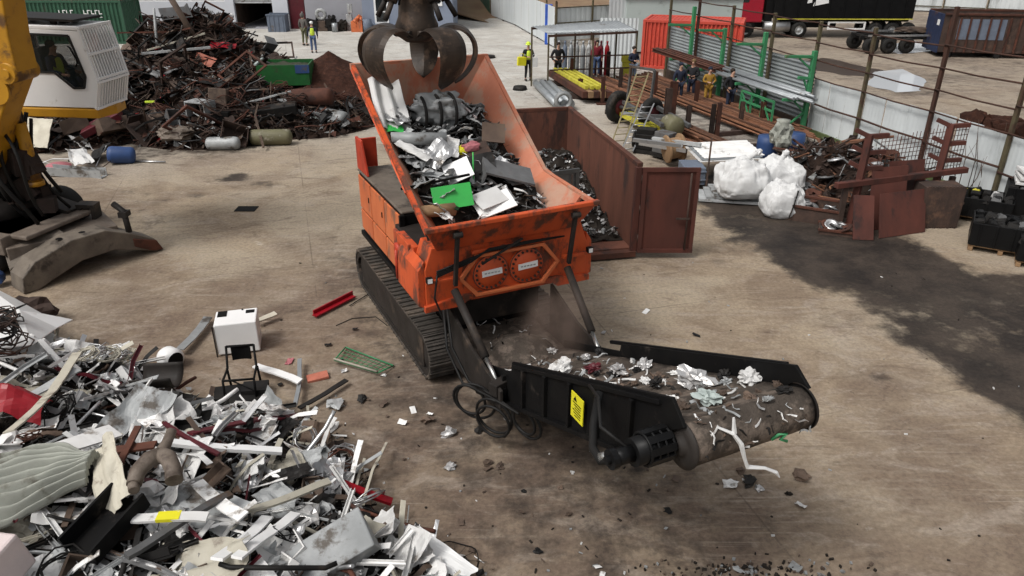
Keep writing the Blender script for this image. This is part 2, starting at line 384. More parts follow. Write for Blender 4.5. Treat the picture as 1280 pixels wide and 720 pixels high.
def g_noise(scale, det=8, ro=.62, mscale=None, rot=0, dist=0.0):
    n = N.new('ShaderNodeTexNoise'); n.inputs['Scale'].default_value = scale; n.inputs['Detail'].default_value = det; n.inputs['Roughness'].default_value = ro; n.inputs['Distortion'].default_value = dist
    if mscale:
        mp = N.new('ShaderNodeMapping'); mp.inputs['Scale'].default_value = mscale; mp.inputs['Rotation'].default_value = (0, 0, R(rot)); L.new(tc.outputs['Object'], mp.inputs[0]); L.new(mp.outputs[0], n.inputs['Vector'])
    else: L.new(tc.outputs['Object'], n.inputs['Vector'])
    return n.outputs['Fac']
def g_map(src, a, b, c=0.0, d=1.0):
    r = N.new('ShaderNodeMapRange'); r.interpolation_type = 'SMOOTHSTEP'
    for k, q in (('From Min', a), ('From Max', b), ('To Min', c), ('To Max', d)): r.inputs[k].default_value = q
    L.new(src, r.inputs['Value']); return r.outputs['Result']
def g_mix(f, a, b, mode='MIX'):
    x = N.new('ShaderNodeMix'); x.data_type = 'RGBA'; x.blend_type = mode
    if isinstance(f, float): x.inputs['Factor'].default_value = f
    else: L.new(f, x.inputs['Factor'])
    for k, q in ((6, a), (7, b)):
        if isinstance(q, tuple): x.inputs[k].default_value = (*q, 1)
        else: L.new(q, x.inputs[k])
    return x.outputs[2]
def g_math(op, a, b):
    x = N.new('ShaderNodeMath'); x.operation = op
    for k, q in enumerate((a, b)):
        if isinstance(q, (int, float)): x.inputs[k].default_value = q
        else: L.new(q, x.inputs[k])
    return x.outputs[0]
an = N.new('ShaderNodeAttribute'); an.attribute_name = 'stain'
sp = N.new('ShaderNodeSeparateColor'); L.new(an.outputs['Color'], sp.inputs[0])
warp = g_noise(.16, 6, .62, (1, 1, 1), 0, 1.6)
c = g_mix(g_map(g_noise(.55, 8, .66, None, 0, .8), .34, .66), (.305, .242, .172), (.19, .142, .102))
c = g_mix(g_math('MULTIPLY', g_map(warp, .45, .60), .55), c, (.36, .305, .23))
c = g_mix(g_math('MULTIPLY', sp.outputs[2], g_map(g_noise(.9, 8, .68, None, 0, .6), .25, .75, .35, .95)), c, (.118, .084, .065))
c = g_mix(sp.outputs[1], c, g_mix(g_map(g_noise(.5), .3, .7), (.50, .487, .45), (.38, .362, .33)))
# scuffs left by tracks and dragged metal, in three directions
s1 = g_map(g_noise(.9, 8, .72, (.6, 1.3, 1), 28, 1.8), .50, .64)
s2 = g_map(g_noise(.85, 8, .72, (.6, 1.4, 1), -35, 2.0), .52, .66)
s3 = g_map(g_noise(1.1, 8, .72, (.55, 1.5, 1), 74, 1.8), .53, .68)
c = g_mix(g_math('MULTIPLY', s1, .42), c, (.335, .285, .235))
c = g_mix(g_math('MULTIPLY', s2, .40), c, (.32, .265, .215))
c = g_mix(g_math('MULTIPLY', s3, .5), c, (.095, .066, .05))
# thin scratches, pale chalky blots
k1 = g_map(g_noise(3.2, 5, .6, (.10, 3.2, 1), 38, .35), .60, .68)
k2 = g_map(g_noise(3.0, 5, .6, (.10, 3.0, 1), -52, .5), .60, .68)
k3 = g_map(g_noise(2.6, 5, .6, (.08, 3.4, 1), 8, .3), .61, .68)
kb = g_map(g_noise(.5, 4, .5), .45, .62)
# arcs left by slewing crawler tracks
for (ax_, ay_, sc_, thr) in ((-1.5, 15.5, 1.9, .60), (5.5, 2.0, 1.6, .56)):
    wv = N.new('ShaderNodeTexWave'); wv.wave_type = 'RINGS'; wv.rings_direction = 'Z'; wv.inputs['Scale'].default_value = sc_; wv.inputs['Distortion'].default_value = 7; wv.inputs['Detail'].default_value = 6; wv.inputs['Detail Scale'].default_value = .6; wv.inputs['Detail Roughness'].default_value = .65
    mpw = N.new('ShaderNodeMapping'); mpw.inputs['Location'].default_value = (-ax_, -ay_, 0); L.new(tc.outputs['Object'], mpw.inputs[0]); L.new(mpw.outputs[0], wv.inputs['Vector'])
    aw = g_math('MULTIPLY', g_map(wv.outputs['Fac'], .55, .95), g_map(g_noise(.28 + .05 * sc_, 6, .6, None, 0, .7), thr - .08, thr + .06))
    c = g_mix(g_math('MULTIPLY', aw, .12), c, (.37, .32, .255))
    aw2 = g_math('MULTIPLY', g_map(wv.outputs['Fac'], .35, .0), g_map(g_noise(.33 + .05 * sc_, 6, .6, None, 0, .7), thr - .08, thr + .06))
    c = g_mix(g_math('MULTIPLY', aw2, .12), c, (.10, .074, .058))
for kk, ka in ((k1, .40), (k2, .40), (k3, .12)): c = g_mix(g_math('MULTIPLY', g_math('MULTIPLY', kk, kb), ka), c, (.38, .325, .26))
c = g_mix(g_math('MULTIPLY', g_map(g_noise(1.7, 6, .6, (1, 1, 1), 0, .5), .66, .74), .5), c, (.47, .43, .37))
# slab joints
bk = N.new('ShaderNodeTexBrick'); bk.offset = 0; bk.inputs['Scale'].default_value = 1.0; bk.inputs['Brick Width'].default_value = 5.2; bk.inputs['Row Height'].default_value = 4.1; bk.inputs['Mortar Size'].default_value = .02; bk.inputs['Mortar Smooth'].default_value = .6
mp = N.new('ShaderNodeMapping'); mp.inputs['Rotation'].default_value = (0, 0, R(-16)); L.new(tc.outputs['Object'], mp.inputs[0]); L.new(mp.outputs[0], bk.inputs['Vector'])
c = g_mix(g_math('MULTIPLY', g_math('MULTIPLY', bk.outputs['Fac'], g_map(g_noise(.4), .4, .6)), .5), c, (.09, .07, .055))
# oil, wet grime
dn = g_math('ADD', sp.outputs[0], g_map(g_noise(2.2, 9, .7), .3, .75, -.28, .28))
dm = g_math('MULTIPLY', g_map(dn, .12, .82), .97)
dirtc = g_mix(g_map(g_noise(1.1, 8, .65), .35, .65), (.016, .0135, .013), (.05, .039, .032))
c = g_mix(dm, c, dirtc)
fine = g_noise(14, 8, .75)
c = g_mix(.4, c, g_mix(g_map(fine, .3, .7), (.25, .25, .25), (.78, .78, .78)), 'OVERLAY')
spk = g_map(g_noise(6.5, 4, .5), .70, .74)
c = g_mix(g_math('MULTIPLY', spk, .5), c, (.05, .035, .028))
L.new(c, bs.inputs['Base Color']); bs.inputs['Specular IOR Level'].default_value = .12
L.new(g_map(dm, 0, 1, .85, .6), bs.inputs['Roughness'])
bp = N.new('ShaderNodeBump'); bp.inputs['Strength'].default_value = .35; bp.inputs['Distance'].default_value = .05
L.new(g_math('ADD', g_noise(3.5, 9, .7), g_math('MULTIPLY', s1, .15)), bp.inputs['Height']); L.new(bp.outputs[0], bs.inputs['Normal'])
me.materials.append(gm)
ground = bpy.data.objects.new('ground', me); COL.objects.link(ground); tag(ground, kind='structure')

# puddles on the yard beyond the wall
def water_mat(name, col, rough):
    m = bpy.data.materials.new(name); m.use_nodes = True; b = m.node_tree.nodes['Principled BSDF']
    b.inputs['Base Color'].default_value = (*col, 1); b.inputs['Roughness'].default_value = rough; b.inputs['IOR'].default_value = 1.33; b.inputs['Specular IOR Level'].default_value = .5
    n = m.node_tree.nodes.new('ShaderNodeTexNoise'); n.inputs['Scale'].default_value = 1.5
    bp = m.node_tree.nodes.new('ShaderNodeBump'); bp.inputs['Strength'].default_value = .02; m.node_tree.links.new(n.outputs[0], bp.inputs['Height']); m.node_tree.links.new(bp.outputs[0], b.inputs['Normal'])
    return m
def puddle(name, px, mat, z, seed):
    c0 = [G(u, v) for u, v in px]; n = len(c0); pts = []
    for i in range(n):
        p, q = c0[i], c0[(i + 1) % n]
        for k in range(6):
            t = p.lerp(q, k / 6); a = noise.noise(V((t.x * .9, t.y * .9, seed))) * .45
            pts.append(V((t.x + a, t.y + a * .7, z)))
    mb = MB(); mb.add(pts, [list(range(len(pts)))]); o = mb.build(name, mat, keep=True); tag(o, kind='structure')
mudm = water_mat('muddy_water', (.05, .033, .024), .35)
sky_tinted = water_mat('sky_tinted_water', (.55, .57, .59), .05)  # pale base colour paints in the bright sky the water would reflect
puddle('muddy_puddle', [(990, 80), (1030, 72), (1075, 82), (1122, 92), (1110, 98), (1090, 97), (1060, 95), (1020, 88)], mudm, .006, 1)
puddle('puddle', [(1094, 90), (1130, 86), (1160, 102), (1150, 114), (1118, 116), (1080, 106), (1090, 98)], sky_tinted, .012, 2)
puddle('puddle', [(1108, 58), (1135, 50), (1168, 56), (1165, 64), (1120, 68)], sky_tinted, .006, 5)
# dry grass bank beyond the site
mk('dry_grass', (.24, .21, .12), .95, col2=(.16, .15, .07), scale=.5, dirt=(.12, .12, .05), damt=.4, dscale=.3, bump=.5)
mk('brown_grass', (.17, .10, .06), .95, col2=(.24, .17, .1), scale=.6, bump=.5)
def bank(name, a, b, depth, h, mat):
    a, b = V(a), V(b); d = (b - a).normalized(); nrm = V((-d.y, d.x, 0))
    mb = MB(); L_ = (b - a).length
    mb.grid(lambda s, t: a + d * (s * L_) + nrm * (t * depth) + V((0, 0, h * smooth(0, .5, t) - .3 + .8 * noise.noise(V((s * 9, t * 5, 1))))), 30, 10, .05, True)
    tag(mb.build(name, mat, keep=True), kind='structure')
bank('grass_bank', (26, 88, 0), (80, 64, 0), 60, 2.5, M['dry_grass'])
bank('grass_bank', (2, 58, 0), (24, 80, 0), 50, 2.2, M['brown_grass'])
# ------------------------------------------------------------------ boundary fence on the right
WD = V((-.2696, .963, 0)); WN = V((-.963, -.2696, 0))
def WP(y, off=0, z=0): return V((13.08 - .28 * (y - 19.69), y, 0)) + WN * off + V((0, 0, z))
postY = [16.9, 19.69, 22.35, 25.2, 27.85, 30.5, 33.4, 36.2, 38.9]
fe = empty('fence', WP(28), 0, 'white sheet metal yard fence with tall mossy posts and pipe rails along the right side', 'fence')
for i in range(4):
    y0, y1 = ([11.5] + postY)[i], ([11.5] + postY)[i + 1]
    for k in range(3):
        a, b = WP(y0 + (y1 - y0) * k / 3 + .02, -.06), WP(y0 + (y1 - y0) * (k + 1) / 3 - .012, -.06)
        hh = 1.98 + rnd.uniform(-.05, .05); tl = rnd.uniform(-.02, .02)
        mb = MB()
        mb.grid(lambda s, t: a.lerp(b, s) + V((0, 0, t * hh)) + WN * (.005 * abs(((s * 6) % 1) - .5) * 2 + tl * t + .03 * noise.noise(V((s * 2 + i * 3 + k, t * 2, 4)))), 24, 6, .003)
        mb.build('panel', M['wall_white'], fe, world=True)
y0 = 25.2
for k in range(3):
    a, b = WP(25.2 + 2.6 * k / 3, -.06), WP(25.2 + 2.6 * (k + 1) / 3 - .012, -.06)
    mb = MB(); mb.grid(lambda s, t: a.lerp(b, s) + V((0, 0, t * 1.95)) + WN * (.005 * abs(((s * 6) % 1) - .5) * 2 + .03 * noise.noise(V((s * 2 + k, t * 2, 9)))), 24, 6, .003)
    mb.build('panel', M['wall_white'], fe, world=True)
for i, y in enumerate(postY):
    mb = MB(); h = [5.2, 5.2, 4.9, 4.0, 3.9, 3.9, 3.9, 4.6, 4.4][i]
    mb.bar(WP(y, .03), WP(y + rnd.uniform(-.05, .05), .03, h), .11, .11, WD)
    mb.build('post', M['post_rust' if i in (2, 7) else 'post_moss'], fe, world=True, bevel=.01)
for z in (1.15, 2.02, 2.62, 3.25, 3.85):
    yy = [11.5] + postY
    for i in range(len(yy) - 1):
        if z < 2.1 and yy[i] >= 27: continue
        zz = z + (.9 * (z - 2) / 2 * max(0, (20.5 - yy[i]) / 8))
        mb = MB(); a = WP(yy[i], .1, zz); b = WP(yy[i + 1], .1, zz - (.0 if z < 3 else .05)); m_ = a.lerp(b, .5) - V((0, 0, .03))
        mb.tube([a, m_, b], .026 if z > 1.5 else .035, 6); mb.build('rail', M['post_rust'], fe, world=True)
mb = MB(); mb.bar(WP(11.5, -.05, .10), WP(27.8, -.05, .10), .16, .2); mb.build('plinth', M['olive'], fe, world=True)

cw = empty('corrugated_fence', WP(33), 0, 'grey horizontally corrugated steel fence behind the green pipe racks', 'fence')
for i in range(4):
    ya, yb = [27.9, 30.5, 33.4, 36.2, 39.2][i:i + 2]
    for lv in range(2):
        mb = MB(); z0, z1 = (.35, 1.5) if lv == 0 else (1.46, 2.45)
        mb.grid(lambda s, t: WP(ya + (yb - ya) * s - .01, -.1 - lv * .012, z0 + (z1 - z0) * t) + WN * (.020 * math.sin(t * 2 * math.pi * 7)), 4, 56, .004, True)
        mb.build('panel', M['wall_grey'], cw, world=True)
mb = MB(); mb.box((0, 0, 0), (.3, 11.6, .4), Matrix((WN, WD, V((0, 0, 1)))).transposed()); mb.xf(Matrix.Translation(WP(33.5, -.1, .2))); mb.build('plinth', M['brownish'], cw, world=True)

# green cantilever racks bolted in front of the fence
def rack(y, label, lens, h):
    t = empty('pipe_rack', WP(y, .28), 0, label, 'pipe rack', 'green cantilever pipe racks along the fence')
    mb = MB(); mb.bar(WP(y, .28), WP(y, .28, h), .15, .15, WD); mb.build('upright', M['rack_green'], t, world=True, bevel=.01)
    for z, l in lens:
        mb = MB(); a = WP(y, .3, z); b = WP(y, .3 + l, z + .06)
        mb.bar(a, b, .09, .1); mb.build('arm', M['rack_green'], t, world=True, bevel=.008)
        mb = MB(); mb.bar(WP(y, .32, z - .45), WP(y, .3 + l * .5, z - .02), .05, .06); mb.build('brace', M['rack_green'], t, world=True)
    mb = MB(); mb.bar(WP(y, .25, .06), WP(y, 1.5, .06), .12, .12); mb.bar(WP(y, .35, .8), WP(y, 1.3, .1), .06, .06); mb.build('foot', M['rack_green'], t, world=True)
rack(27.6, 'green cantilever pipe rack at the near end of the corrugated fence', [(2.75, 1.15), (1.25, 1.0), (2.0, .5)], 2.95)
rack(30.6, 'green cantilever pipe rack behind the person in black', [(2.75, 1.2), (1.25, 1.05)], 3.2)
rack(33.5, 'green cantilever pipe rack behind the group of three onlookers', [(2.9, 1.2), (1.3, 1.05)], 3.0)
rack(36.2, 'green cantilever pipe rack farthest along the corrugated fence beside the shelter', [(2.8, 1.2), (1.3, 1.0)], 3.6)
fr = MB()
for z in (.15, .75, 1.1): fr.bar(WP(28.2, 1.2, z), WP(30.3, 1.2, z), .07, .07)
for y in (28.2, 28.9, 29.6, 30.3): fr.bar(WP(y, 1.2, 0), WP(y, 1.2, 1.12), .07, .07)
fr.bar(WP(28.2, 1.2, .15), WP(28.9, 1.2, 1.1), .05, .05); fr.bar(WP(29.6, 1.2, .15), WP(30.3, 1.2, 1.1), .05, .05)
tag(fr.build('welded_support', M['rack_green']), 'low green welded steel frame standing below the pipes beside the person in black', 'frame')
for i in range(9):
    o_ = .42 + .13 * (i % 6) + rnd.uniform(-.02, .02); z_ = 1.40 + .12 * (i // 6)
    mb = MB(); ya = 26.9 + rnd.uniform(-.4, .5); mb.tube([WP(ya, o_, z_), WP(ya + 5.6 + rnd.uniform(-.5, .4), o_ + .05, z_)], .058, 10)
    tag(mb.build('steel_pipe', M['galv']), 'long grey steel pipe lying on the green rack arms', 'pipe', 'grey steel pipes on the green racks')
for i in range(4):
    o_ = .42 + .24 * i; ya = 32.3 + rnd.uniform(-.2, .3)
    mb = MB(); yb = ya + 5.8; z_ = 1.40
    mb.bar(WP(ya, o_, z_), WP(yb, o_, z_), .14, .02); mb.bar(WP(ya, o_, z_ + .14), WP(yb, o_, z_ + .14), .14, .02); mb.bar(WP(ya, o_, z_ + .07), WP(yb, o_, z_ + .07), .018, .13)
    tag(mb.build('steel_beam', M['rust']), 'long rusty steel beam lying on the far green rack arms', 'steel beam', 'rusty steel beams on the green racks')

# ------------------------------------------------------------------ far fence, left of the shelter
def strip_fence(name, pts, h, mat, label, postmat, step=2.6, railz=(.5, 1.9), gap=0.0):
    t = empty(name, pts[0], 0, label, 'fence')
    for a, b in zip(pts, pts[1:]):
        a, b = V((*a[:2], 0)), V((*b[:2], 0)); d = b - a; n = max(1, round(d.length / step)); nr = V((-d.y, d.x, 0)).normalized()
        for k in range(n):
            p, q = a.lerp(b, k / n), a.lerp(b, (k + 1) / n - .004)
            mb = MB(); mb.grid(lambda s, u: p.lerp(q, s) + V((0, 0, .12 + u * (h - .12))) + nr * (.025 * abs((s * 7) % 1 - .5) * 2), 21, 2, .004); mb.build('panel', mat, t, world=True)
            mb = MB(); mb.bar(p - nr * .06, p - nr * .06 + V((0, 0, h + .35)), .09, .09, nr); mb.build('post', postmat, t, world=True)
            for z in railz:
                mb = MB(); mb.bar(p - nr * .05 + V((0, 0, z)), q - nr * .05 + V((0, 0, z)), .05, .06); mb.build('rail', postmat, t, world=True)
    return t
strip_fence('fence', [(2.6, 48.5), (0.2, 60.0), (-1.7, 66)], 2.4, M['wall_white'], 'pale panel fence with rails behind the shelter on the far side of the yard', M['post_moss'])
strip_fence('fence', [(-1.8, 66.2), (-6.5, 84)], 2.6, M['cont_green'], 'dark green panel fence at the far end of the yard', M['post_moss'])
strip_fence('fence', [(2.8, 51), (7.6, 53.5), (9.2, 52.5)], 2.15, M['wall_white'], 'white panel fence with a top rail under the brown grass bank', M['post_moss'], railz=(1.2, 2.12))
mb = MB(); mb.box((2.3, 50.3, 1.2), (.45, .25, 2.4)); tag(mb.build('pillar', M['ultra'], bevel=.02), 'bright blue upright pillar at the corner of the white far fence', 'pillar')
mb = MB(); mb.grid(lambda s, t: V((5.6 + 1.8 * s, 46.5 + .5 * s, 3.6 * t)) + V((0, .03 * abs((s * 8) % 1 - .5), 0)), 16, 2, .03)
tag(mb.build('metal_sheet', M['wall_white']), 'tall white sheet panel standing behind the shelter', 'panel')
strip_fence('fence', [(24, 78), (34, 70.5), (60, 57)], 2.7, M['wall_white'], 'long white sheet fence behind the parked trailers', M['post_moss'], step=3.4)

# ------------------------------------------------------------------ main building
b = empty('building', (-21, 58, 0), 0, 'long pale workshop building with a dark open gateway and blue end block', 'building')
def bbox(name, a, c, mat, parent, bevel=0): mb = MB(); mb.box2(a, c); return mb.build(name, M[mat] if isinstance(mat, str) else mat, parent, bevel, world=True)
Y0 = 58.0
def wallwin(x0, x1, mat, z1=4.6, y=Y0):
    return bbox('wall', (x0, y, 0), (x1, y + .3, z1), mat, b)
wallwin(-32, -28.2, 'plaster')
bbox('wall', (-28.2, Y0, 0), (-20.6, Y0 + .3, 1.85), 'plaster', b)
bbox('wall', (-28.2, Y0, 3.4), (-20.6, Y0 + .3, 4.6), 'plaster', b)
for i in range(3):
    x0 = -28.2 + 2.55 * i
    wd = bbox('window', (x0 + .02, Y0 + .14, 1.86), (x0 + 2.5, Y0 + .2, 3.39), 'glass', b)
    mb = MB(); mb.frame([(x0, Y0 + .06, 1.86), (x0 + 2.54, Y0 + .06, 1.86), (x0 + 2.54, Y0 + .06, 3.39), (x0, Y0 + .06, 3.39)], [(x0 + .1, Y0 + .06, 1.96), (x0 + 2.44, Y0 + .06, 1.96), (x0 + 2.44, Y0 + .06, 3.3), (x0 + .1, Y0 + .06, 3.3)], (0, .08, 0))
    f_ = mb.build('frame', M['white_clean'], wd, world=True)
wallwin(-20.6, -20.0, 'plaster')
bbox('wall', (-20.0, Y0, 3.6), (-17.2, Y0 + .3, 4.6), 'plaster', b)
bbox('interior_floor', (-20, Y0 + .1, .0), (-17.2, Y0 + 9, .05), 'plaster_grey', b)
bbox('interior_wall', (-20.2, Y0 + 9, .0), (-17, Y0 + 9.2, 4), 'brownish', b)
bbox('interior_wall', (-20.2, Y0 + .31, .06), (-20.05, Y0 + 9, 4), 'brownish', b)
bbox('interior_wall', (-17.15, Y0 + .31, .06), (-17.0, Y0 + 9, 4), 'brownish', b)
mb = MB(); mb.grid(lambda s, t: V((-20 + 2.8 * s, Y0 + .2 + .02 * math.sin(t * 40), 1.75 + 1.85 * t)), 2, 40, .02); mb.build('roller_door', M['pale_grey'], b, world=True)
bbox('pillar', (-17.2, Y0 - .12, 0), (-16.1, Y0 + .3, 4.6), 'plaster', b)
dr = bbox('door', (-16.05, Y0 + .05, 0), (-14.95, Y0 + .16, 2.6), 'maroon', b); bbox('handle', (-15.2, Y0 - .0, 1.0), (-15.12, Y0 + .04, 1.2), 'alu', dr)
bbox('wall', (-16.1, Y0 + .01, 2.61), (-14.9, Y0 + .3, 4.6), 'plaster_grey', b)
wallwin(-14.9, -10.6, 'plaster_grey')
bbox('annex_wall', (-10.6, Y0 - 1.0, 0), (-4.2, Y0 + 4, 4.6), 'plaster_blue', b)
d2 = bbox('door', (-9.75, Y0 - 1.05, .5), (-8.75, Y0 - .98, 2.6), 'white_clean', b)
bbox('pane', (-9.62, Y0 - 1.07, .62), (-8.88, Y0 - 1.045, 1.25), 'glass', d2); bbox('pane', (-9.62, Y0 - 1.07, 1.35), (-8.88, Y0 - 1.045, 2.45), 'glass', d2)
for k in range(3): bbox('step', (-10.1, Y0 - 1.9 + .28 * k, 0), (-8.3, Y0 - 1.02, .16 * (k + 1)), 'plaster_blue', b)
w2 = bbox('window', (-6.2, Y0 - 1.04, 1.75), (-5.0, Y0 - .99, 2.9), 'glass', b)
mb = MB(); mb.frame([(-6.28, Y0 - 1.06, 1.67), (-4.92, Y0 - 1.06, 1.67), (-4.92, Y0 - 1.06, 2.98), (-6.28, Y0 - 1.06, 2.98)], [(-6.12, Y0 - 1.06, 1.83), (-5.08, Y0 - 1.06, 1.83), (-5.08, Y0 - 1.06, 2.82), (-6.12, Y0 - 1.06, 2.82)], (0, .05, 0)); mb.build('frame', M['white_clean'], w2, world=True)
bbox('roof', (-32, Y0 - .3, 4.602), (-10.6, Y0 + 12, 4.9), 'plaster_grey', b); bbox('roof', (-10.9, Y0 - 1.3, 4.95), (-3.9, Y0 + 12, 5.2), 'plaster_grey', b)

# ------------------------------------------------------------------ shipping containers
def container(name, label, c, rz, size, mat, cat='container', ribs=30, endmat=None, marks=None):
    t = empty(name, c, R(rz), label, cat); L_, W_, H_ = size
    def corr(p, q, h, nr, n):
        mb = MB(); p, q, nr = V(p), V(q), V(nr)
        mb.grid(lambda s, u: p.lerp(q, s) + V((0, 0, u * h)) + nr * (.035 * max(-1, min(1, 3 * math.sin(s * n * 2 * math.pi)))), n * 8, 1, .004); return mb
    corr((0, 0, .14), (L_, 0, .14), H_ - .26, (0, 1, 0), ribs).build('side_wall', M[mat], t)
    corr((0, W_, .14), (L_, W_, .14), H_ - .26, (0, 1, 0), ribs).build('side_wall', M[mat], t)
    corr((L_, 0, .14), (L_, W_, .14), H_ - .26, (1, 0, 0), 10).build('end_wall', M[endmat or mat], t)
    corr((0, 0, .14), (0, W_, .14), H_ - .26, (1, 0, 0), 10).build('end_wall', M[endmat or mat], t)
    mb = MB(); mb.box((L_ / 2, W_ / 2, H_ - .06), (L_ - .1, W_ - .1, .03))
    for k in range(24): mb.box((.2 + (L_ - .4) * k / 23, W_ / 2, H_ - .04), (.09, W_ - .12, .03))
    mb.build('roof', M[mat], t)
    mb = MB()
    for y in (0, W_):
        for z in (.07, H_ - .06): mb.box((L_ / 2, y, z), (L_, .12, .14))
    for x in (0, L_):
        for y in (0, W_): mb.box((x, y, H_ / 2), (.15, .15, H_))
        for z in (.07, H_ - .06): mb.box((x, W_ / 2, z), (.13, W_, .13))
    mb.build('frame', M[mat], t, bevel=.01)
    if marks:
        mb = MB()
        for (x, z, l, h) in marks: mb.box((x, -.06, z), (l, .012, h))
        mb.build('marking', M['white_clean'], t)
    return t
mkx = []
for (x0, z0, n_) in ((2.2, 1.92, 4), (3.75, 1.92, 5)):
    for k in range(n_): mkx += [(x0 + .24 * k, z0, .05, .24), (x0 + .24 * k + .09, z0 + (.1 if k % 2 else -.1), .14, .05)]
mkx += [(2.7, 1.62, 1.0, .04), (4.3, 1.62, 1.1, .04)]
container('shipping_container', 'weathered green shipping container with white lettering beside the workshop', (-30.6, 50.5, 0), 0, (6.1, 2.44, 2.6), 'cont_green', ribs=24, marks=mkx)
container('shipping_container', 'dark maroon container stacked on top of the green one', (-30.3, 50.6, 2.61), 0, (5.9, 2.44, 2.4), 'maroon')
container('shipping_container', 'bright red container behind the fence near the red truck', (6.9, 41.6, 0), -18, (4.9, 2.44, 2.45), 'cont_red', ribs=24)
t = empty('site_cabin', (6.6, 46.5, 0), R(-4), 'pale grey green cabin behind the red container', 'cabin')
mb = MB(); mb.box((3.3, 1.4, 1.6), (6.6, 2.8, 3.0)); mb.build('wall', M['pale_green'], t, bevel=.03)
mb = MB(); mb.box((3.3, 1.4, 3.16), (6.9, 3.1, .12)); mb.build('roof', M['pale_green'], t, bevel=.02)
mb = MB(); mb.box((3.3, 1.4, .05), (6.4, 2.6, .1)); mb.build('base', M['dark_metal'], t)

# rusty roll-off container with blue end, beyond the fence
t = empty('rusty_container', (24.4, 45.2, 0), R(-9), 'long rusty ribbed skip container with a dark blue end beyond the fence', 'container')
mb = MB(); L_, W_, H_ = 9.0, 2.5, 2.3
mb.box((L_ / 2, 0, 1.3), (L_, .05, 2.0)); mb.box((L_ / 2, W_, 1.3), (L_, .05, 2.0)); mb.box((L_, W_ / 2, 1.3), (.05, W_ - .06, 2.0)); mb.box((L_ / 2, W_ / 2, .33), (L_ - .06, W_ - .06, .05)); mb.build('body', M['rust_dark'], t)
for k in range(17): mb = MB(); mb.box((.35 + k * .52, -.07, 1.25), (.09, .09, 1.9)); mb.build('rib', M['rust'], t)
for (x0, x1, z0, z1) in ((.8, 3.3, 1.0, 2.1), (4.6, 5.6, 1.3, 2.0)):
    mb = MB(); mb.box(((x0 + x1) / 2, -.034, (z0 + z1) / 2), (x1 - x0, .012, z1 - z0)); mb.build('paint_patch', M['blue_grey'], t)
mb = MB(); mb.box((L_ / 2, -.03, 2.35), (L_, .14, .12)); mb.box((L_ / 2, W_ + .03, 2.35), (L_, .14, .12)); mb.build('top_rail', M['rust'], t, bevel=.02)
mb = MB(); mb.box((-.04, W_ / 2, 1.3), (.07, W_, 2.1)); mb.build('end_door', M['navy'], t, bevel=.01)
mb = MB(); mb.box((-.09, .55, 1.85), (.02, .35, .3)); mb.build('sign', M['white_clean'], t)
for k in range(4):
    mb = MB(); mb.tube([(.6 + k * 2.6, -.05, .15), (.6 + k * 2.6, W_ + .05, .15)], .15, 12); mb.build('roller', M['dark_metal'], t)
mb = MB(); mb.box((L_ / 2, .7, .23), (L_, .15, .15)); mb.box((L_ / 2, W_ - .7, .23), (L_, .15, .15)); mb.build('skid', M['rust_dark'], t)
tag(MB().box((0, 0, .35), (1.1, .9, .4)).lump((0, 0, .6), .35, 5, .4).xf(Matrix.Translation((32.5, 44.6, 2.1))).build('tarpaulin', M['cloth_white']), 'crumpled pale sheet on top of the rusty ribbed container', 'sheet')

# ------------------------------------------------------------------ vehicles beyond the fence
def wheel(parent, c, r, w_, rimmat='pale_grey', axis=(0, 1, 0)):
    c = V(c); ax = V(axis)
    mb = MB(); mb.lathe(c - ax * w_ / 2, ax, [(r * .55, 0), (r * .9, 0), (r, w_ * .18), (r, w_ * .82), (r * .9, w_), (r * .55, w_), (r * .55, 0)], 24)
    t_ = mb.build('wheel', M['rubber'], parent)
    mb = MB(); mb.lathe(c - ax * w_ * .42, ax, [(0, .02), (r * .2, .02), (r * .25, .06), (r * .5, .05), (r * .57, 0), (r * .57, w_ * .8), (0, w_ * .75)], 20)
    mb.build('rim', M[rimmat], t_)
tr = empty('truck', (14.3, 53.2, 0), R(-1), 'red lorry cab hitched to a black tipper trailer beyond the fence', 'truck')
mb = MB(); mb.prism([(0, 0, 1.0), (2.3, 0, 1.0), (2.3, 0, 3.6), (.35, 0, 3.6), (.05, 0, 2.2)], (0, 2.45, 0)); cab_ = mb.build('cab', M['truck_red'], tr, bevel=.06)
mb = MB(); mb.prism([(.35, -.012, 2.25), (1.3, -.012, 2.25), (1.3, -.012, 3.1), (.55, -.012, 3.1)], (0, .01, 0)); mb.build('window', M['glass'], cab_)
mb = MB(); mb.box((.9, 1.2, .65), (1.9, 2.3, .6)); mb.build('bumper', M['black_gloss'], tr, bevel=.03)
mb = MB(); mb.box((4.4, 1.2, .75), (6.2, .9, .3)); mb.build('chassis', M['black_gloss'], tr)
mb = MB(); mb.tube([(2.5, .25, .72), (4.2, .25, .72)], .34, 18); mb.build('fuel_tank', M['alu'], tr)
mb = MB(); mb.box((2.75, 1.2, 2.0), (.5, 2.0, 1.9)); mb.build('air_duct', M['black_gloss'], tr)
wheel(tr, (1.3, .2, .52), .52, .32); wheel(tr, (4.85, .25, .52), .52, .5)
wheel(tr, (1.3, 2.25, .52), .52, .32); wheel(tr, (4.85, 2.2, .52), .52, .5)
bd = MB(); bd.box((7.6, 1.25, 2.6), (9.2, 2.5, 2.7)); bd.build('trailer_body', M['black_gloss'], tr, bevel=.04)
for k in range(9):
    mb = MB(); mb.box((3.6 + k * 1.0, -.02, 2.6), (.06, .05, 2.6)); mb.build('rib', M['black_gloss'], tr)
mb = MB(); mb.box((7.6, -.02, 1.22), (9.2, .03, .06)); mb.build('stripe', M['lemon'], tr)
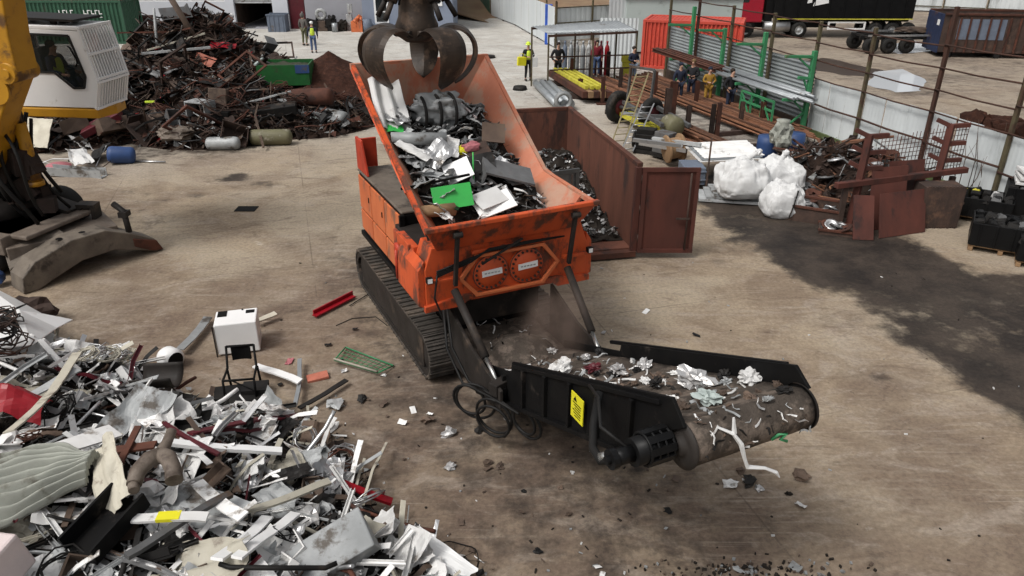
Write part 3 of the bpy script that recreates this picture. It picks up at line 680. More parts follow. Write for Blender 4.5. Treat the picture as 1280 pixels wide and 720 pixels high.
mb = MB(); mb.prism([(5.5, -.03, 2.02), (6.5, -.03, 2.22), (6.42, -.03, 2.62), (5.6, -.03, 2.42)], (0, .02, 0)); mb.prism([(5.1, -.03, 2.2), (5.4, -.03, 2.25), (5.38, -.03, 2.6), (5.15, -.03, 2.55)], (0, .02, 0)); mb.build('logo', M['white_clean'], tr)
mb = MB(); mb.frame([(6.7, .05, .55), (9.2, .05, .55), (9.2, .05, 1.05), (6.7, .05, 1.05)], [(6.82, .05, .64), (9.08, .05, .64), (9.08, .05, .96), (6.82, .05, .96)], (0, .05, 0)); mb.build('side_guard', M['white_clean'], tr)
for x in (9.9, 11.0, 12.1):
    wheel(tr, (x, .25, .5), .5, .36); wheel(tr, (x, 2.25, .5), .5, .36)
mb = MB(); mb.box((8.0, 1.2, 1.08), (8.6, .9, .2)); mb.box((11, 1.2, .5), (.2, 2.1, .15)); mb.box((9.9, 1.2, .5), (.2, 2.1, .15)); mb.box((12.1, 1.2, .5), (.2, 2.1, .15)); mb.build('underframe', M['dark_metal'], tr)

tl = empty('flatbed_trailer', (20.6, 46.3, 0), R(4), 'low skeletal flatbed trailer parked in front of the black tipper', 'trailer')
mb = MB(); mb.bar((0, .6, .85), (6.2, .6, .85), .14, .25); mb.bar((0, 1.7, .85), (6.2, 1.7, .85), .14, .25)
for k in range(6): mb.bar((.3 + k * 1.15, .1, .92), (.3 + k * 1.15, 2.2, .92), .12, .12)
mb.build('chassis', M['dark_metal'], tl)
mb = MB(); mb.bar((.2, .02, 1.02), (6.2, .02, 1.02), .06, .1); mb.bar((.2, 2.28, 1.02), (6.2, 2.28, 1.02), .06, .1); mb.build('side_rail', M['alu'], tl)
for x in (.5, 1.6, 2.7): wheel(tl, (x, .15, .45), .45, .34, 'dark_metal'); wheel(tl, (x, 2.15, .45), .45, .34, 'dark_metal')
mb = MB(); mb.lump((3.4, 1.2, 1.2), .5, 3, .5, 2, (2.2, .9, .35)); mb.build('folded_tarpaulin', M['brownish'], tl)

# ------------------------------------------------------------------ clutter in front of the workshop
def clutter(x, z0, sz, mat, label, cat, name, seed, y=57.0):
    mb = MB(); rr = random.Random(seed)
    mb.box((x, y, z0 + sz[2] * .35), (sz[0], sz[1], sz[2] * .7))
    for k in range(5):
        mb.tube([(x + rr.uniform(-.5, .5) * sz[0], y - sz[1] * .5, z0 + rr.uniform(.2, .9) * sz[2]), (x + rr.uniform(-.5, .5) * sz[0], y + sz[1] * .3, z0 + rr.uniform(.4, 1.1) * sz[2])], .07 + .1 * rr.random(), 8)
    tag(mb.build(name, M[mat]), label, cat)
clutter(-14.2, 0, (.8, .7, 1.0), 'dark_metal', 'dark engine block standing next to the maroon workshop door', 'engine', 'engine', 1)
clutter(-12.9, 0, (.7, .6, 1.15), 'dark_metal', 'dark machine in the middle of the row along the grey wall', 'machine', 'machine', 2)
clutter(-12.1, 0, (.6, .7, .8), 'scrap_dark', 'low black engine in the row along the grey wall', 'engine', 'engine', 3)
clutter(-10.95, 0, (.8, .7, 1.0), 'orange_panel', 'orange machine beside the steps of the blue building', 'machine', 'machine', 4, 56.6)
mb = MB(); mb.box((-13.55, 57, .45), (.75, .6, .5)); mb.box((-13.55, 57, .1), (.85, .7, .2)); tag(mb.build('crate', M['brownish'], bevel=.02), 'brown crate under a tyre along the grey workshop wall', 'crate')
mb = MB(); mb.ring((-13.55, 56.95, 1.12), (0, 1, .15), .3, .13, 20, 8); tag(mb.build('rubber_ring', M['pale_grey']), 'pale tyre propped on the brown crate along the grey workshop wall', 'tyre')
mb = MB(); mb.box((-11.6, 57.2, .55), (.4, .3, 1.1)); mb.tube([(-11.6, 57.15, 1.1), (-11.5, 57.1, 1.75)], .1, 8); mb.box((-11.5, 57.1, 1.5), (.35, .12, .6)); tag(mb.build('cabinet', M['pale_grey'], bevel=.03), 'narrow white cabinet between the black engine and orange machine', 'cabinet')
mb = MB(); mb.lathe((-10.2, 56.4, 0), (0, 0, 1), [(0, 0), (.3, 0), (.32, .4), (.3, .85), (0, .85)], 16); tag(mb.build('barrel', M['blue_grey']), 'small blue barrel by the steps of the blue building', 'barrel')
mb = MB(); mb.lathe((-12.5, 56.3, 0), (0, 0, 1), [(0, 0), (.2, 0), (.22, .3), (.2, .6), (0, .6)], 14); tag(mb.build('barrel', M['galv']), 'small grey drum in front of the machines along the grey wall', 'barrel')
def skip(name, label, c, sz, mat, rz=0, th=.04):
    x, y, z = sz; mb = MB()
    mb.box((0, 0, th), (x, y, th)); mb.box((0, -y / 2, z / 2), (x, th, z)); mb.box((0, y / 2, z / 2), (x, th, z)); mb.box((-x / 2, 0, z / 2), (th, y - th * 1.2, z)); mb.box((x / 2, 0, z / 2), (th, y - th * 1.2, z))
    mb.box((0, -y / 2 - .02, z), (x + .1, .1, .07)); mb.box((0, y / 2 + .02, z), (x + .1, .1, .07))
    for k in range(4): mb.box((-x / 2 + x * (k + .5) / 4, -y / 2 - .03, z / 2), (.06, .05, z * .9))
    mb.xf(Matrix.Translation(c) @ Matrix.Rotation(R(rz), 4, 'Z')); return tag(mb.build(name, M[mat]), label, 'skip')
skip('skip', 'blue grey skip beside the open gateway of the workshop', (-16.6, 56.8, 0), (1.25, 1.0, 1.15), 'blue_grey')
skip('skip', 'rusty brown skip under the workshop windows behind the white cab', (-25.6, 54.8, 0), (1.7, 1.1, 1.2), 'rust_red')
skip('skip', 'brown skip half hidden behind the top of the rusty heap', (-22.6, 56.8, 0), (1.7, 1.0, 1.2), 'rust_dark')
mb = MB(); mb.box((-24.9, 47.5, .2), (1.1, .9, .35)); mb.lump((-24.9, 47.5, .6), .45, 8, .6); mb.box((-25.1, 47.4, .8), (.5, .4, .3), rotm(10, 20, 30)); tag(mb.build('machine', M['orange_panel']), 'orange machine beside the end of the green container', 'machine')

# ------------------------------------------------------------------ shelter with gas cylinders
sh = empty('shelter', (3.6, 38.5, 0), 0, 'open lean-to shelter with corrugated grey roof over gas cylinders', 'shelter')
cs = [G(686, 42.5, 2.45), G(797, 37.5, 2.5), G(772, 25.5, 2.75), G(665, 33, 2.7)]
mb = MB(); mb.grid(lambda s, t: cs[0].lerp(cs[1], s).lerp(cs[3].lerp(cs[2], s), t) + V((0, 0, .025 * math.sin(s * 2 * math.pi * 26))), 156, 3, .006, True)
mb.build('roof', M['galv'], sh, world=True)
for p, z in ((cs[0], 2.42), (cs[0].lerp(cs[1], .5), 2.44), (cs[1], 2.46), (cs[3], 2.66), (cs[2], 2.7), (cs[3].lerp(cs[2], .5), 2.68)):
    mb = MB(); mb.bar((p.x, p.y + .05, 0), (p.x, p.y + .05, z), .08, .08); mb.build('post', M['post_moss'], sh, world=True)
mb = MB(); mb.bar(cs[0] - V((0, 0, .09)), cs[1] - V((0, 0, .09)), .07, .1); mb.bar(cs[3] - V((0, 0, .09)), cs[2] - V((0, 0, .09)), .07, .1); mb.build('beam', M['post_rust'], sh, world=True)
for z in (.7, 1.3): mb = MB(); mb.bar((cs[0].x + .1, cs[0].y + .9, z), (cs[1].x, cs[1].y + .6, z), .05, .06); mb.build('rail', M['post_rust'], sh, world=True)
mb = MB(); mb.grid(lambda s, t: V((4.6 + 2.0 * s, 41.9 - .2 * s, 2.5 * t)) + V((0, .03 * math.sin(s * 60), 0)), 40, 1, .01); mb.build('back_panel', M['wall_white'], sh, world=True)
gcol = ['galv', 'blue_grey', 'galv', 'pale_grey', 'galv', 'pale_grey', 'maroon', 'maroon', 'red']
glab = {'galv': ('grey gas cylinder standing under the shelter roof', 'grey gas cylinders under the shelter'), 'blue_grey': ('single dull blue gas cylinder under the shelter roof', 'gas cylinders'), 'pale_grey': ('pale grey gas cylinder under the shelter, lighter than its neighbours', 'pale gas cylinders under the shelter'), 'maroon': ('maroon gas cylinder under the shelter behind the person in red', 'maroon gas cylinders under the shelter'), 'red': ('bright red gas cylinder at the right end of the row under the shelter', 'gas cylinders')}
for i, cmat in enumerate(gcol):
    x = 2.35 + .3 * i; y = 39.4 + .05 * math.sin(i * 3)
    mb = MB(); mb.lathe((x, y, 0), (0, 0, 1), [(0, .02), (.11, .02), (.125, .06), (.125, 1.3), (.10, 1.42), (.05, 1.5), (.04, 1.55), (.055, 1.57), (.055, 1.68), (0, 1.7)], 14)
    tag(mb.build('gas_cylinder', M[cmat]), glab[cmat][0], 'gas cylinder', glab[cmat][1] if cmat not in ('blue_grey', 'red') else None)
mb = MB(); mb.box((5.75, 38.6, .95), (.7, .4, .35)); mb.box((5.75, 38.6, .45), (.6, .35, .7)); tag(mb.build('generator', M['lemon'], bevel=.04), 'yellow machine case beside the person in the red jacket', 'machine')
# ------------------------------------------------------------------ scrap piece generators (meshes shared by copies)
def ribbon(L_, w_, th, seed, kinks=2, twist=.5, bend=.5):
    r_ = random.Random(seed); n = 10; p = V((-L_ / 2, 0, 0)); d = V((1, 0, 0)); mb = MB(); pts = []; up = V((0, 0, 1))
    ks = [r_.randrange(2, n) for _ in range(kinks)]; ups = []
    for i in range(n + 1):
        pts.append(p.copy()); ups.append(up.copy())
        if i in ks:
            q = Matrix.Rotation(r_.uniform(-bend, bend), 3, 'Z') @ Matrix.Rotation(r_.uniform(-bend, bend), 3, 'Y'); d = q @ d; up = q @ up
        else: d = (d + V((0, r_.uniform(-.05, .05), r_.uniform(-.05, .05)))).normalized()
        up = Matrix.Rotation(twist / n * r_.uniform(-.5, 1.5), 3, d) @ up
        p = p + d * L_ / n
    def fn(s, t):
        k = s * n; i = min(int(k), n - 1); f = k - i
        a = pts[i].lerp(pts[i + 1], f); u_ = ups[i].lerp(ups[i + 1], f); dd = (pts[i + 1] - pts[i]).normalized()
        return a + dd.cross(u_).normalized() * (t - .5) * w_
    mb.grid(fn, n, 1, th); return mb
def profile(L_, a, b, th, seed, U=False):
    r_ = random.Random(seed); mb = MB(); n = 4; p = V((-L_ / 2, 0, 0)); d = V((1, 0, 0)); pts = [p.copy()]
    for i in range(n):
        if r_.random() < .4: d = (d + V((0, r_.uniform(-.3, .3), r_.uniform(-.3, .3)))).normalized()
        p = p + d * L_ / n; pts.append(p.copy())
    sec = [(0, 0), (a, 0), (a, th), (th, th), (th, b), (0, b)] if not U else [(0, 0), (a, 0), (a, b), (a - th, b), (a - th, th), (th, th), (th, b), (0, b)]
    vs = [q + V((0, y, z)) for q in pts for (y, z) in sec]; k = len(sec)
    fs = [(i * k + j, i * k + (j + 1) % k, (i + 1) * k + (j + 1) % k, (i + 1) * k + j) for i in range(n) for j in range(k)] + [list(range(k))[::-1], [n * k + j for j in range(k)]]
    return mb.add(vs, fs)
def sheet(a, b, seed, crush=.25, th=.006, n=9):
    r_ = random.Random(seed); folds = []
    for _ in range(4):
        g = r_.uniform(0, math.pi); folds.append((math.cos(g), math.sin(g), r_.uniform(-.35, .35), r_.uniform(-1, 1)))
    mb = MB()
    def fn(s, t):
        x, y = (s - .5), (t - .5); z = 0
        for (cx, cy, o, k) in folds: z += k * max(0, cx * x + cy * y - o) * 1.1
        q = noise.noise(V((s * 3 + seed, t * 3, seed * .3)))
        z += .5 * q; sh = 1 - .35 * crush * abs(z)
        return V((x * a * sh + .06 * a * noise.noise(V((s * 4, t * 4, seed + 9.))) , y * b * sh + .06 * b * noise.noise(V((t * 4, s * 4, seed + 5.))), z * crush * min(a, b)))
    mb.grid(fn, n, n, th); return mb
def pipe(L_, r, seed, kinks=2, bend=.7):
    r_ = random.Random(seed); n = 10; p = V((-L_ / 2, 0, 0)); d = V((1, 0, 0)); pts = [p.copy()]
    ks = [r_.randrange(1, n) for _ in range(kinks)]
    for i in range(n):
        if i in ks: d = (d + V((0, r_.uniform(-bend, bend), r_.uniform(-bend, bend)))).normalized()
        p = p + d * L_ / n; pts.append(p.copy())
    return MB().tube(pts, r, 7)
def tangle(R_, r, seed, turns=4):
    mb = MB(); r_ = random.Random(seed); pts = []
    for k in range(turns * 9):
        g = k / 9 * 2 * math.pi; q = R_ * (.55 + .45 * noise.noise(V((k * .31, seed, 0))))
        pts.append(V((math.cos(g) * q + R_ * .5 * noise.noise(V((k * .2, seed, 3))), math.sin(g) * q, R_ * .5 + R_ * .6 * noise.noise(V((k * .27, 5, seed))))))
    return mb.tube(pts, r, 5)
def foil(r, seed): return MB().lump((0, 0, r * .5), r, seed, 1.0, 2, (1.2, .9, .55), 1.6)
def panelbox(a, b, h, seed, th=.02):
    mb = MB(); r_ = random.Random(seed)
    mb.box((0, 0, 0), (a, b, th)); mb.box((0, -b / 2 + th / 2, h / 2), (a, th, h)); mb.box((-a / 2 + th / 2, 0, h / 2), (th, b - 2 * th, h))
    if r_.random() < .6: mb.box((a / 2 - th / 2, 0, h / 2), (th, b - 2 * th, h * .7))
    mb.v = [p + V((.12 * a * noise.noise(p * 1.5 + V((seed, 0, 0))), .12 * b * noise.noise(p * 1.5 + V((0, seed, 0))), .15 * h * noise.noise(p * 2 + V((0, 0, seed))))) for p in mb.v]
    return mb
PROTO = {}
def piece(kind, mesh_key, make, mat, loc, rot, label, cat, group, scale=1.0):
    if mesh_key not in PROTO:
        o = make().build(kind, M['grey_steel'], keep=True); me = o.data; bpy.data.objects.remove(o); PROTO[mesh_key] = me
    o = bpy.data.objects.new(kind, PROTO[mesh_key]); COL.objects.link(o)
    o.material_slots[0].link = 'OBJECT'; o.material_slots[0].material = M[mat]
    o.location = loc; o.rotation_euler = rot; o.scale = (scale,) * 3
    return tag(o, label, cat, group)
def shards(mb, n, place, sizes, seed, nm, bars=.4):
    """many small fragments nobody could count, merged in one mass"""
    r_ = random.Random(seed)
    for i in range(n):
        c = place(r_)
        if c is None: continue
        rot = Euler((r_.uniform(-.9, .9), r_.uniform(-.9, .9), r_.uniform(0, 6.3))).to_matrix()
        s_ = r_.uniform(*sizes); mb.mi = r_.choices(range(len(nm)), nm)[0]
        if r_.random() < bars:
            w_ = s_ * r_.uniform(.05, .14); mb.box(c, (s_ * 1.9, w_, w_ * r_.uniform(.2, 1)), rot)
        else:
            q = [V((r_.uniform(-.5, -.2), r_.uniform(-.5, -.1), 0)), V((r_.uniform(.2, .6), r_.uniform(-.5, -.2), r_.uniform(-.2, .3))), V((r_.uniform(.2, .6), r_.uniform(.1, .5), r_.uniform(-.2, .2))), V((r_.uniform(-.6, -.1), r_.uniform(.2, .5), r_.uniform(-.3, .3)))]
            q = [V(c) + rot @ (p * s_) for p in q]; mb.prism(q, (rot @ V((0, 0, 1))) * .012)
    mb.mi = 0
    return mb

# ------------------------------------------------------------------ open rusty roll-off container
CX = empty('roll_off_container', (1.55, 15.95, 0), R(11.7), 'open rusty brown roll-off container beside the orange shredder with its right door swung wide', 'container')
W2, LN, HT = 1.25, 5.7, 2.17
def cb(name, a, b_, mat, bevel=0): return MB().box2(a, b_).build(name, M[mat], CX, bevel)
cb('floor', (-W2, .05, .16), (W2, LN, .22), 'rust_inner')
cb('side_wall', (-W2 - .03, 0, .2), (-W2 + .03, LN, HT), 'rust_inner'); cb('side_wall', (W2 - .03, 0, .2), (W2 + .03, LN, HT), 'rust_inner')
cb('end_wall', (-W2 + .031, LN - .06, .2), (W2 - .031, LN, HT), 'rust_inner')
mb = MB(); mb.box((-W2 - .03, LN / 2, HT + .04), (.13, LN + .1, .1)); mb.box((W2 + .03, LN / 2, HT + .04), (.13, LN + .1, .1)); mb.box((0, LN, HT + .04), (2 * W2 - .1, .13, .1)); mb.build('top_rail', M['rust'], CX, .012)
for k in range(9):
    for s_ in (-1, 1): mb = MB(); mb.box((s_ * (W2 + .08), .35 + k * .62, 1.15), (.1, .09, 1.9)); mb.build('rib', M['rust_red'], CX)
for s_ in (-1, 1):
    mb = MB(); mb.box((s_ * W2, -.04, 1.17), (.14, .12, 2.0)); mb.build('corner_post', M['rust_red'], CX, .01)
mb = MB(); mb.box((0, .0, .12), (2 * W2 + .1, .25, .14)); mb.build('sill', M['rust'], CX, .01)
mb = MB(); mb.box((-.5, LN / 2, .08), (.16, LN, .16)); mb.box((.5, LN / 2, .08), (.16, LN, .16)); mb.build('skid', M['rust_dark'], CX)
# right door opened outwards, left door nearly shut
def door(hx, ang, wd, mat, sgn):
    Rz = Matrix.Translation((hx, -.07, 0)) @ Matrix.Rotation(R(ang), 4, 'Z')
    mb = MB(); mb.box((sgn * wd / 2, 0, 1.16), (wd, .05, 1.98)); mb.xf(Rz); d_ = mb.build('door', M[mat], CX, .008)
    mb = MB(); t_ = .09
    for z in (.2, 2.12): mb.box((sgn * wd / 2, -.035, z), (wd, .06, t_))
    for x in (.05, wd - .05): mb.box((sgn * x, -.035, 1.16), (t_, .06, 1.82))
    mb.xf(Rz); mb.build('frame', M[mat], d_)
    mb = MB(); mb.tube([(sgn * (wd - .2), -.09, .25), (sgn * (wd - .2), -.09, 2.05)], .022, 8); mb.box((sgn * (wd - .3), -.1, 1.0), (.3, .03, .04)); mb.xf(Rz); mb.build('latch_bar', M['rust_dark'], d_)
    mb = MB()
    for z in (.5, 1.2, 1.9): mb.tube([(0, -.0, z - .09), (0, 0, z + .09)], .04, 8)
    mb.xf(Rz); mb.build('hinge', M['rust_dark'], d_)
door(W2 + .08, -12, 1.27, 'rust_red', 1)
door(-W2 - .0, 12, 1.22, 'grey_steel', 1)
def in_cont(r_):
    x = r_.uniform(-1.15, 1.15); y = r_.uniform(.6, 5.5)
    h = .3 + .75 * smooth(1.0, 4.6, y) + .25 * smooth(.5, -1.1, x) + .18 * noise.noise(V((x * 2, y * 2, 1)))
    if y < 2.6 and x < .1 + .6 * (y - .6) / 2 and r_.random() < .5: return None
    return wmat(CX) @ V((x, y, h + r_.uniform(-.05, .06)))
mb = MB(); mb.mi = 1
mb.grid(lambda s, t: wmat(CX) @ V((-1.2 + 2.4 * s, .5 + 5.1 * t, max(.23, .22 + .8 * smooth(1.0, 4.6, .5 + 5.1 * t) + .3 * smooth(.5, -1.1, -1.2 + 2.4 * s) + .25 * noise.noise(V((s * 7, t * 14, 2)))))), 20, 36, .02)
shards(mb, 1300, in_cont, (.05, .16), 21, [4, 5, 3, 2, 1], .25)
tag(mb.build('shredded_scrap', [M['foil'], M['scrap_dark'], M['grey_steel'], M['pale_grey'], M['rust']]), 'shredded grey metal scrap filling the rusty roll-off container', 'scrap', kind='stuff')

# ------------------------------------------------------------------ rusty bars in stanchion racks
BD = V((.33, -.944, 0)).normalized(); BN = V((.944, .33, 0)).normalized()
def bars(o, wdt, ln, n, layers, label, group, z0=.18, jitter=.5):
    for k in range(n):
        l_ = k % layers; a = V(o) + BN * (wdt * ((k // layers) + .5 * rnd.random()) / (n / layers)) + BD * rnd.uniform(-jitter, jitter)
        a.z = z0 + l_ * .10 + rnd.uniform(-.02, .05); b_ = a + BD * (ln + rnd.uniform(-1.1, .7)) + BN * rnd.uniform(-.16, .16); b_.z = a.z + rnd.uniform(-.03, .05)
        mb = MB()
        if rnd.random() < .6: mb.tube([a, b_], rnd.uniform(.028, .042), 6)
        else: mb.bar(a, b_, .07, .06)
        tag(mb.build('steel_bar', M['rust_bar']), label, 'steel bar', group)
bars((5.05, 37.2, 0), 1.9, 11.8, 54, 3, 'long rusty steel bar in the wide stack in front of the corrugated fence', 'rusty bars in the wide stack by the corrugated fence')
bars((3.0, 37.0, 0), 1.6, 6.2, 30, 2, 'rusty steel bar in the rear stack near the shelter', 'rusty bars in the rear stack near the shelter')
bars((4.75, 29.4, 0), 1.1, 5.6, 28, 3, 'rusty steel bar in the low stack behind the open container', 'rusty bars in the low stack behind the container')
sl_ = [(713, 105, 1.2), (737, 105, 1.3), (752, 130, 1.15), (774, 118, 1.2), (725, 121, .8), (759, 98, 1.3), (817, 124, 1.2), (830, 171, 1.75), (838, 150, 1.5), (857, 174, 1.2), (868, 138, 1.2), (886, 180, 1.4), (893, 180, 1.45), (923, 164, 1.1), (950, 160, 1.0)]
for i, (u, v, h) in enumerate(sl_):
    p = G(u, v); mb = MB(); w_ = .15 if i in (7, 8) else .1
    mb.bar(p, p + V((rnd.uniform(-.04, .04), 0, h)), w_ * 1.5, .02, BD); mb.bar(p + BD * w_, p + BD * w_ + V((0, 0, h)), w_ * 1.5, .02, BD); mb.bar(p + BD * w_ / 2, p + BD * w_ / 2 + V((0, 0, h - .01)), .02, w_, BD)
    mb.box(p + BD * w_ / 2 + V((0, 0, .03)), (.5, .4, .06))
    tag(mb.build('stanchion', M['rust_dark' if i % 2 else 'rust']), 'upright rusty steel stanchion holding the stacks of bars', 'stanchion', 'rusty stanchions between the bar stacks')
for (u, v) in ((735, 120), (790, 140), (850, 178), (905, 170), (935, 186)):
    p = G(u, v); mb = MB(); mb.bar(p - BN * 1.2 + V((0, 0, .08)), p + BN * 1.2 + V((0, 0, .08)), .14, .16)
    tag(mb.build('bearer', M['rust_dark']), 'rusty bearer beam lying crosswise under the steel bars', 'bearer', 'bearers under the bar stacks')

# yellow beams and the grey sheet bundle by the standing people
t0 = G(675, 98, .3)
for k in range(4):
    mb = MB(); a = V((2.05 + .25 * k, 37.6, .62)); b_ = a + V((1.15, -4.6, 0))
    mb.bar(a, b_, .13, .14); tag(mb.build('beam', M['lemon']), 'yellow painted beam in the stack in front of the shelter', 'beam', 'yellow beams stacked before the shelter')
for k in range(5):
    mb = MB(); a = V((1.85 + .26 * k, 37.8, .4)); b_ = a + V((1.25, -5.2, 0)); mb.bar(a, b_, .22, .26); tag(mb.build('timber', M['wood' if k % 2 else 'rust']), 'brown baulk underneath the yellow beams', 'timber', 'baulks under the yellow beams')
mb = MB(); mb.bar((1.5, 37, .1), (3.6, 36.2, .1), .3, .2); mb.bar((2.2, 34, .1), (4.2, 33.3, .1), .3, .2); tag(mb.build('pallet', M['rust_dark']), 'dark bearer frame under the yellow beams and baulks', 'pallet')
for k in range(3):
    mb = MB(); a = V((1.1 + .3 * k, 36.2, .22 + .02 * k)); b_ = a + V((.75, -4.7, 0))
    mb.tube([a, b_], .15, 14); tag(mb.build('pipe', M['galv']), 'grey galvanised pipe on the ground left of the yellow beams', 'pipe', 'grey pipes left of the yellow beams')
mb = MB(); mb.ring((2.1, 31.4, .42), (.15, -1, 0), .3, .09, 22, 8, 2); tag(mb.build('coil', M['pale_grey']), 'round grey coil at the near end of the galvanised pipes', 'coil')
for k in range(3):
    mb = MB(); a = V((3.9 + .22 * k, 30.2, .35)); b_ = a + V((1.0, -3.3, 0)); mb.bar(a, b_, .13, .14); tag(mb.build('beam', M['lemon']), 'yellow painted beam lying behind the open container near the tyres', 'beam', 'yellow beams behind the container')
mb = MB(); mb.lathe(G(610, 72, 0), (0, 0, 1), [(0, 0), (.45, 0), (.4, .12), (0, .14)], 14); tag(mb.build('manhole_cover', M['dark_metal']), 'dark round cover on the pale concrete left of the hi-vis person', 'cover')
mb = MB(); mb.lathe(G(650, 112, 0), (0, 0, 1), [(0, 0), (.35, 0), (.3, .16), (0, .18)], 12); tag(mb.build('base_plate', M['dark_metal']), 'dark low round base on the ground beside the grey pipes', 'base')

# old axle frame with two tyres, ladders leaning on it
ax_ = empty('axle_trailer', (4.6, 29.2, 0), 0, 'old axle frame with two black tyres among the bars behind the container', 'trailer')
p1, p2 = G(772, 142, .35), G(813, 152, .35)
for p in (p1, p2):
    q = p - V((4.6, 29.2, 0)); q.z = .62; dirn = (p2 - p1).normalized()
    mb = MB(); mb.lathe(q - dirn * .15, dirn, [(.3, 0), (.52, 0), (.6, .06), (.6, .24), (.52, .3), (.3, .3), (.3, 0)], 22); t_ = mb.build('wheel', M['rubber'], ax_)
    mb = MB(); mb.lathe(q - dirn * .13, dirn, [(0, .05), (.12, .0), (.3, .03), (.31, .26), (0, .24)], 16); mb.build('rim', M['maroon'], t_)
mb = MB(); mb.tube([p1 - V((4.6, 29.2, 0)) + V((0, 0, .27)), p2 - V((4.6, 29.2, 0)) + V((0, 0, .27))], .07, 8)
mb.bar((-.4, -.4, .9), (.5, -3.6, .8), .12, .12); mb.bar((.6, -.7, .9), (1.4, -3.7, .8), .12, .12); mb.bar((.2, -2.4, .85), (1.2, -2.6, .85), .1, .1); mb.bar((-.3, -.6, .9), (-.25, -.7, 2.3), .08, .08); mb.bar((.5, -1.0, .9), (.55, -1.1, 2.2), .08, .08); mb.bar((-.25, -.7, 2.25), (.55, -1.1, 2.2), .08, .08)
mb.build('frame', M['grey_steel'], ax_)
mb = MB(); mb.lathe((.8, -2.9, .7), (.3, -.95, 0), [(0, 0), (.3, .0), (.35, .1), (.35, .6), (.28, .7), (0, .7)], 16); mb.build('tank', M['olive_tube'], ax_)
def ladder(b_, tp, wv, n, mat, label):
    t = empty('ladder', b_, 0, label, 'ladder'); wv = V(wv)
    for s_ in (-1, 1): mb = MB(); mb.bar(V(b_) + wv * s_, V(tp) + wv * s_, .04, .07, wv.cross(V(tp) - V(b_))); mb.build('rail', M[mat], t, world=True)
    for k in range(n):
        c_ = V(b_).lerp(V(tp), (k + .5) / n); mb = MB(); mb.tube([c_ - wv, c_ + wv], .018, 6); mb.build('rung', M[mat], t, world=True)
l1b, l1t = GY(772, 180, 25.2), GY(803, 92, 27.2)
ladder(l1b, l1t, (.22, .06, 0), 11, 'brass', 'tall yellowish ladder leaning on the axle frame behind the container')
l2b, l2t = GY(783, 190, 24.8), GY(810, 130, 26.2)
ladder(l2b, l2t, (.21, .06, 0), 8, 'alu', 'shorter aluminium ladder leaning next to the yellowish ladder')

# machinery heap behind the open door
def engine(c, seed, mat, mat2, label, sc=1.0):
    t = empty('engine', c, rnd.uniform(0, 3), label, 'engine'); r_ = random.Random(seed)
    mb = MB(); mb.box((0, 0, .4 * sc), (.8 * sc, .55 * sc, .5 * sc)); mb.box((.1, 0, .72 * sc), (.6 * sc, .4 * sc, .2 * sc)); mb.build('block', M[mat], t, .02)
    for k in range(4): mb = MB(); mb.tube([(-.3 * sc + .2 * k * sc, -.3 * sc, .7 * sc), (-.3 * sc + .2 * k * sc, -.42 * sc, .5 * sc), (-.25 * sc + .18 * k * sc, -.4 * sc, .25 * sc)], .045 * sc, 7); mb.build('manifold_pipe', M[mat2], t)
    mb = MB(); mb.lathe((.42 * sc, 0, .4 * sc), (1, 0, 0), [(0, 0), (.25 * sc, 0), (.28 * sc, .05), (.28 * sc, .1), (0, .12)], 16); mb.build('flywheel', M['dark_metal'], t)
    mb = MB(); mb.box((0, 0, .08 * sc), (.9 * sc, .6 * sc, .12 * sc)); mb.build('sump', M['dark_metal'], t)
engine(G(835, 208, 0) + V((.1, .9, .05)), 1, 'grey_steel', 'galv', 'pale grey engine behind the red-brown container door', 1.0)
engine(G(812, 200, 0) + V((.1, .9, 0)), 2, 'dark_metal', 'rust', 'dark engine under the foot of the aluminium ladder', 1.0)
mb = MB(); mb.lathe(G(857, 205, .55) + V((-.3, 1.6, 0)), (1, .2, .1), [(0, 0), (.42, 0), (.45, .06), (.33, .08), (.33, .45), (.45, .47), (.42, .55), (0, .55)], 20); tag(mb.build('drum', M['wood'], bevel=.01), 'brown wooden cable drum behind the right edge of the container door', 'cable drum')
for k, (u, v) in enumerate(((812, 168), (826, 188), (800, 152), (842, 190), (818, 196))):
    p = G(u, v, .5); mb = MB(); mb.bar(p + V((-.6, .5, .1 * k)), p + V((.7, -.5, .12 * k)), .12, .1); tag(mb.build('profile', M[['galv', 'alu', 'galv', 'pale_grey', 'alu'][k]]), 'grey metal profile lying among the machines behind the container', 'profile', 'grey profiles behind the container')

# corrugated sheets and white bags
mb = MB(); c_ = G(905, 205, .55)
for k in range(3):
    mb = MB(); z_ = .62 + .03 * k; o_ = V((5.55 + .08 * k, 21.8 + .1 * k, z_))
    mb.grid(lambda s, t: o_ + V((1.9 * s, .35 * s, 0)) + V((-.2, 1.3, .12)) * t + V((0, 0, .008 * math.sin(t * 40))), 4, 48, .004)
    tag(mb.build('corrugated_sheet', M['white' if k != 1 else 'galv']), 'white corrugated sheet lying flat behind the white bulk bags', 'sheet', 'corrugated sheets behind the bags')
mb = MB(); mb.box((5.3, 21.7, .35), (.62, .9, .5)); mb.box((5.3, 21.23, .5), (.66, .04, .05)); mb.box((5.3, 21.23, .25), (.66, .04, .05)); tag(mb.build('crate', M['blue_grey'], bevel=.01), 'dark blue grey crate at the left end of the white corrugated sheets', 'crate')
mb = MB(); mb.bar((5.62, 21.1, 0), (5.65, 21.2, 1.5), .05, .05); tag(mb.build('pole', M['rust_dark']), 'thin dark pole in front of the white corrugated sheets', 'pole')
for k in range(3):
    mb = MB(); p = V((6.1 + .08 * k, 20.3 + .1 * k, .06 + .07 * k)); mb.box(p, (1.7 - .2 * k, .9, .06), rotm(0, 0, -12 + 5 * k)); tag(mb.build('board', M['pale_grey']), 'flat grey board underneath the white bulk bags', 'board', 'boards under the bags')
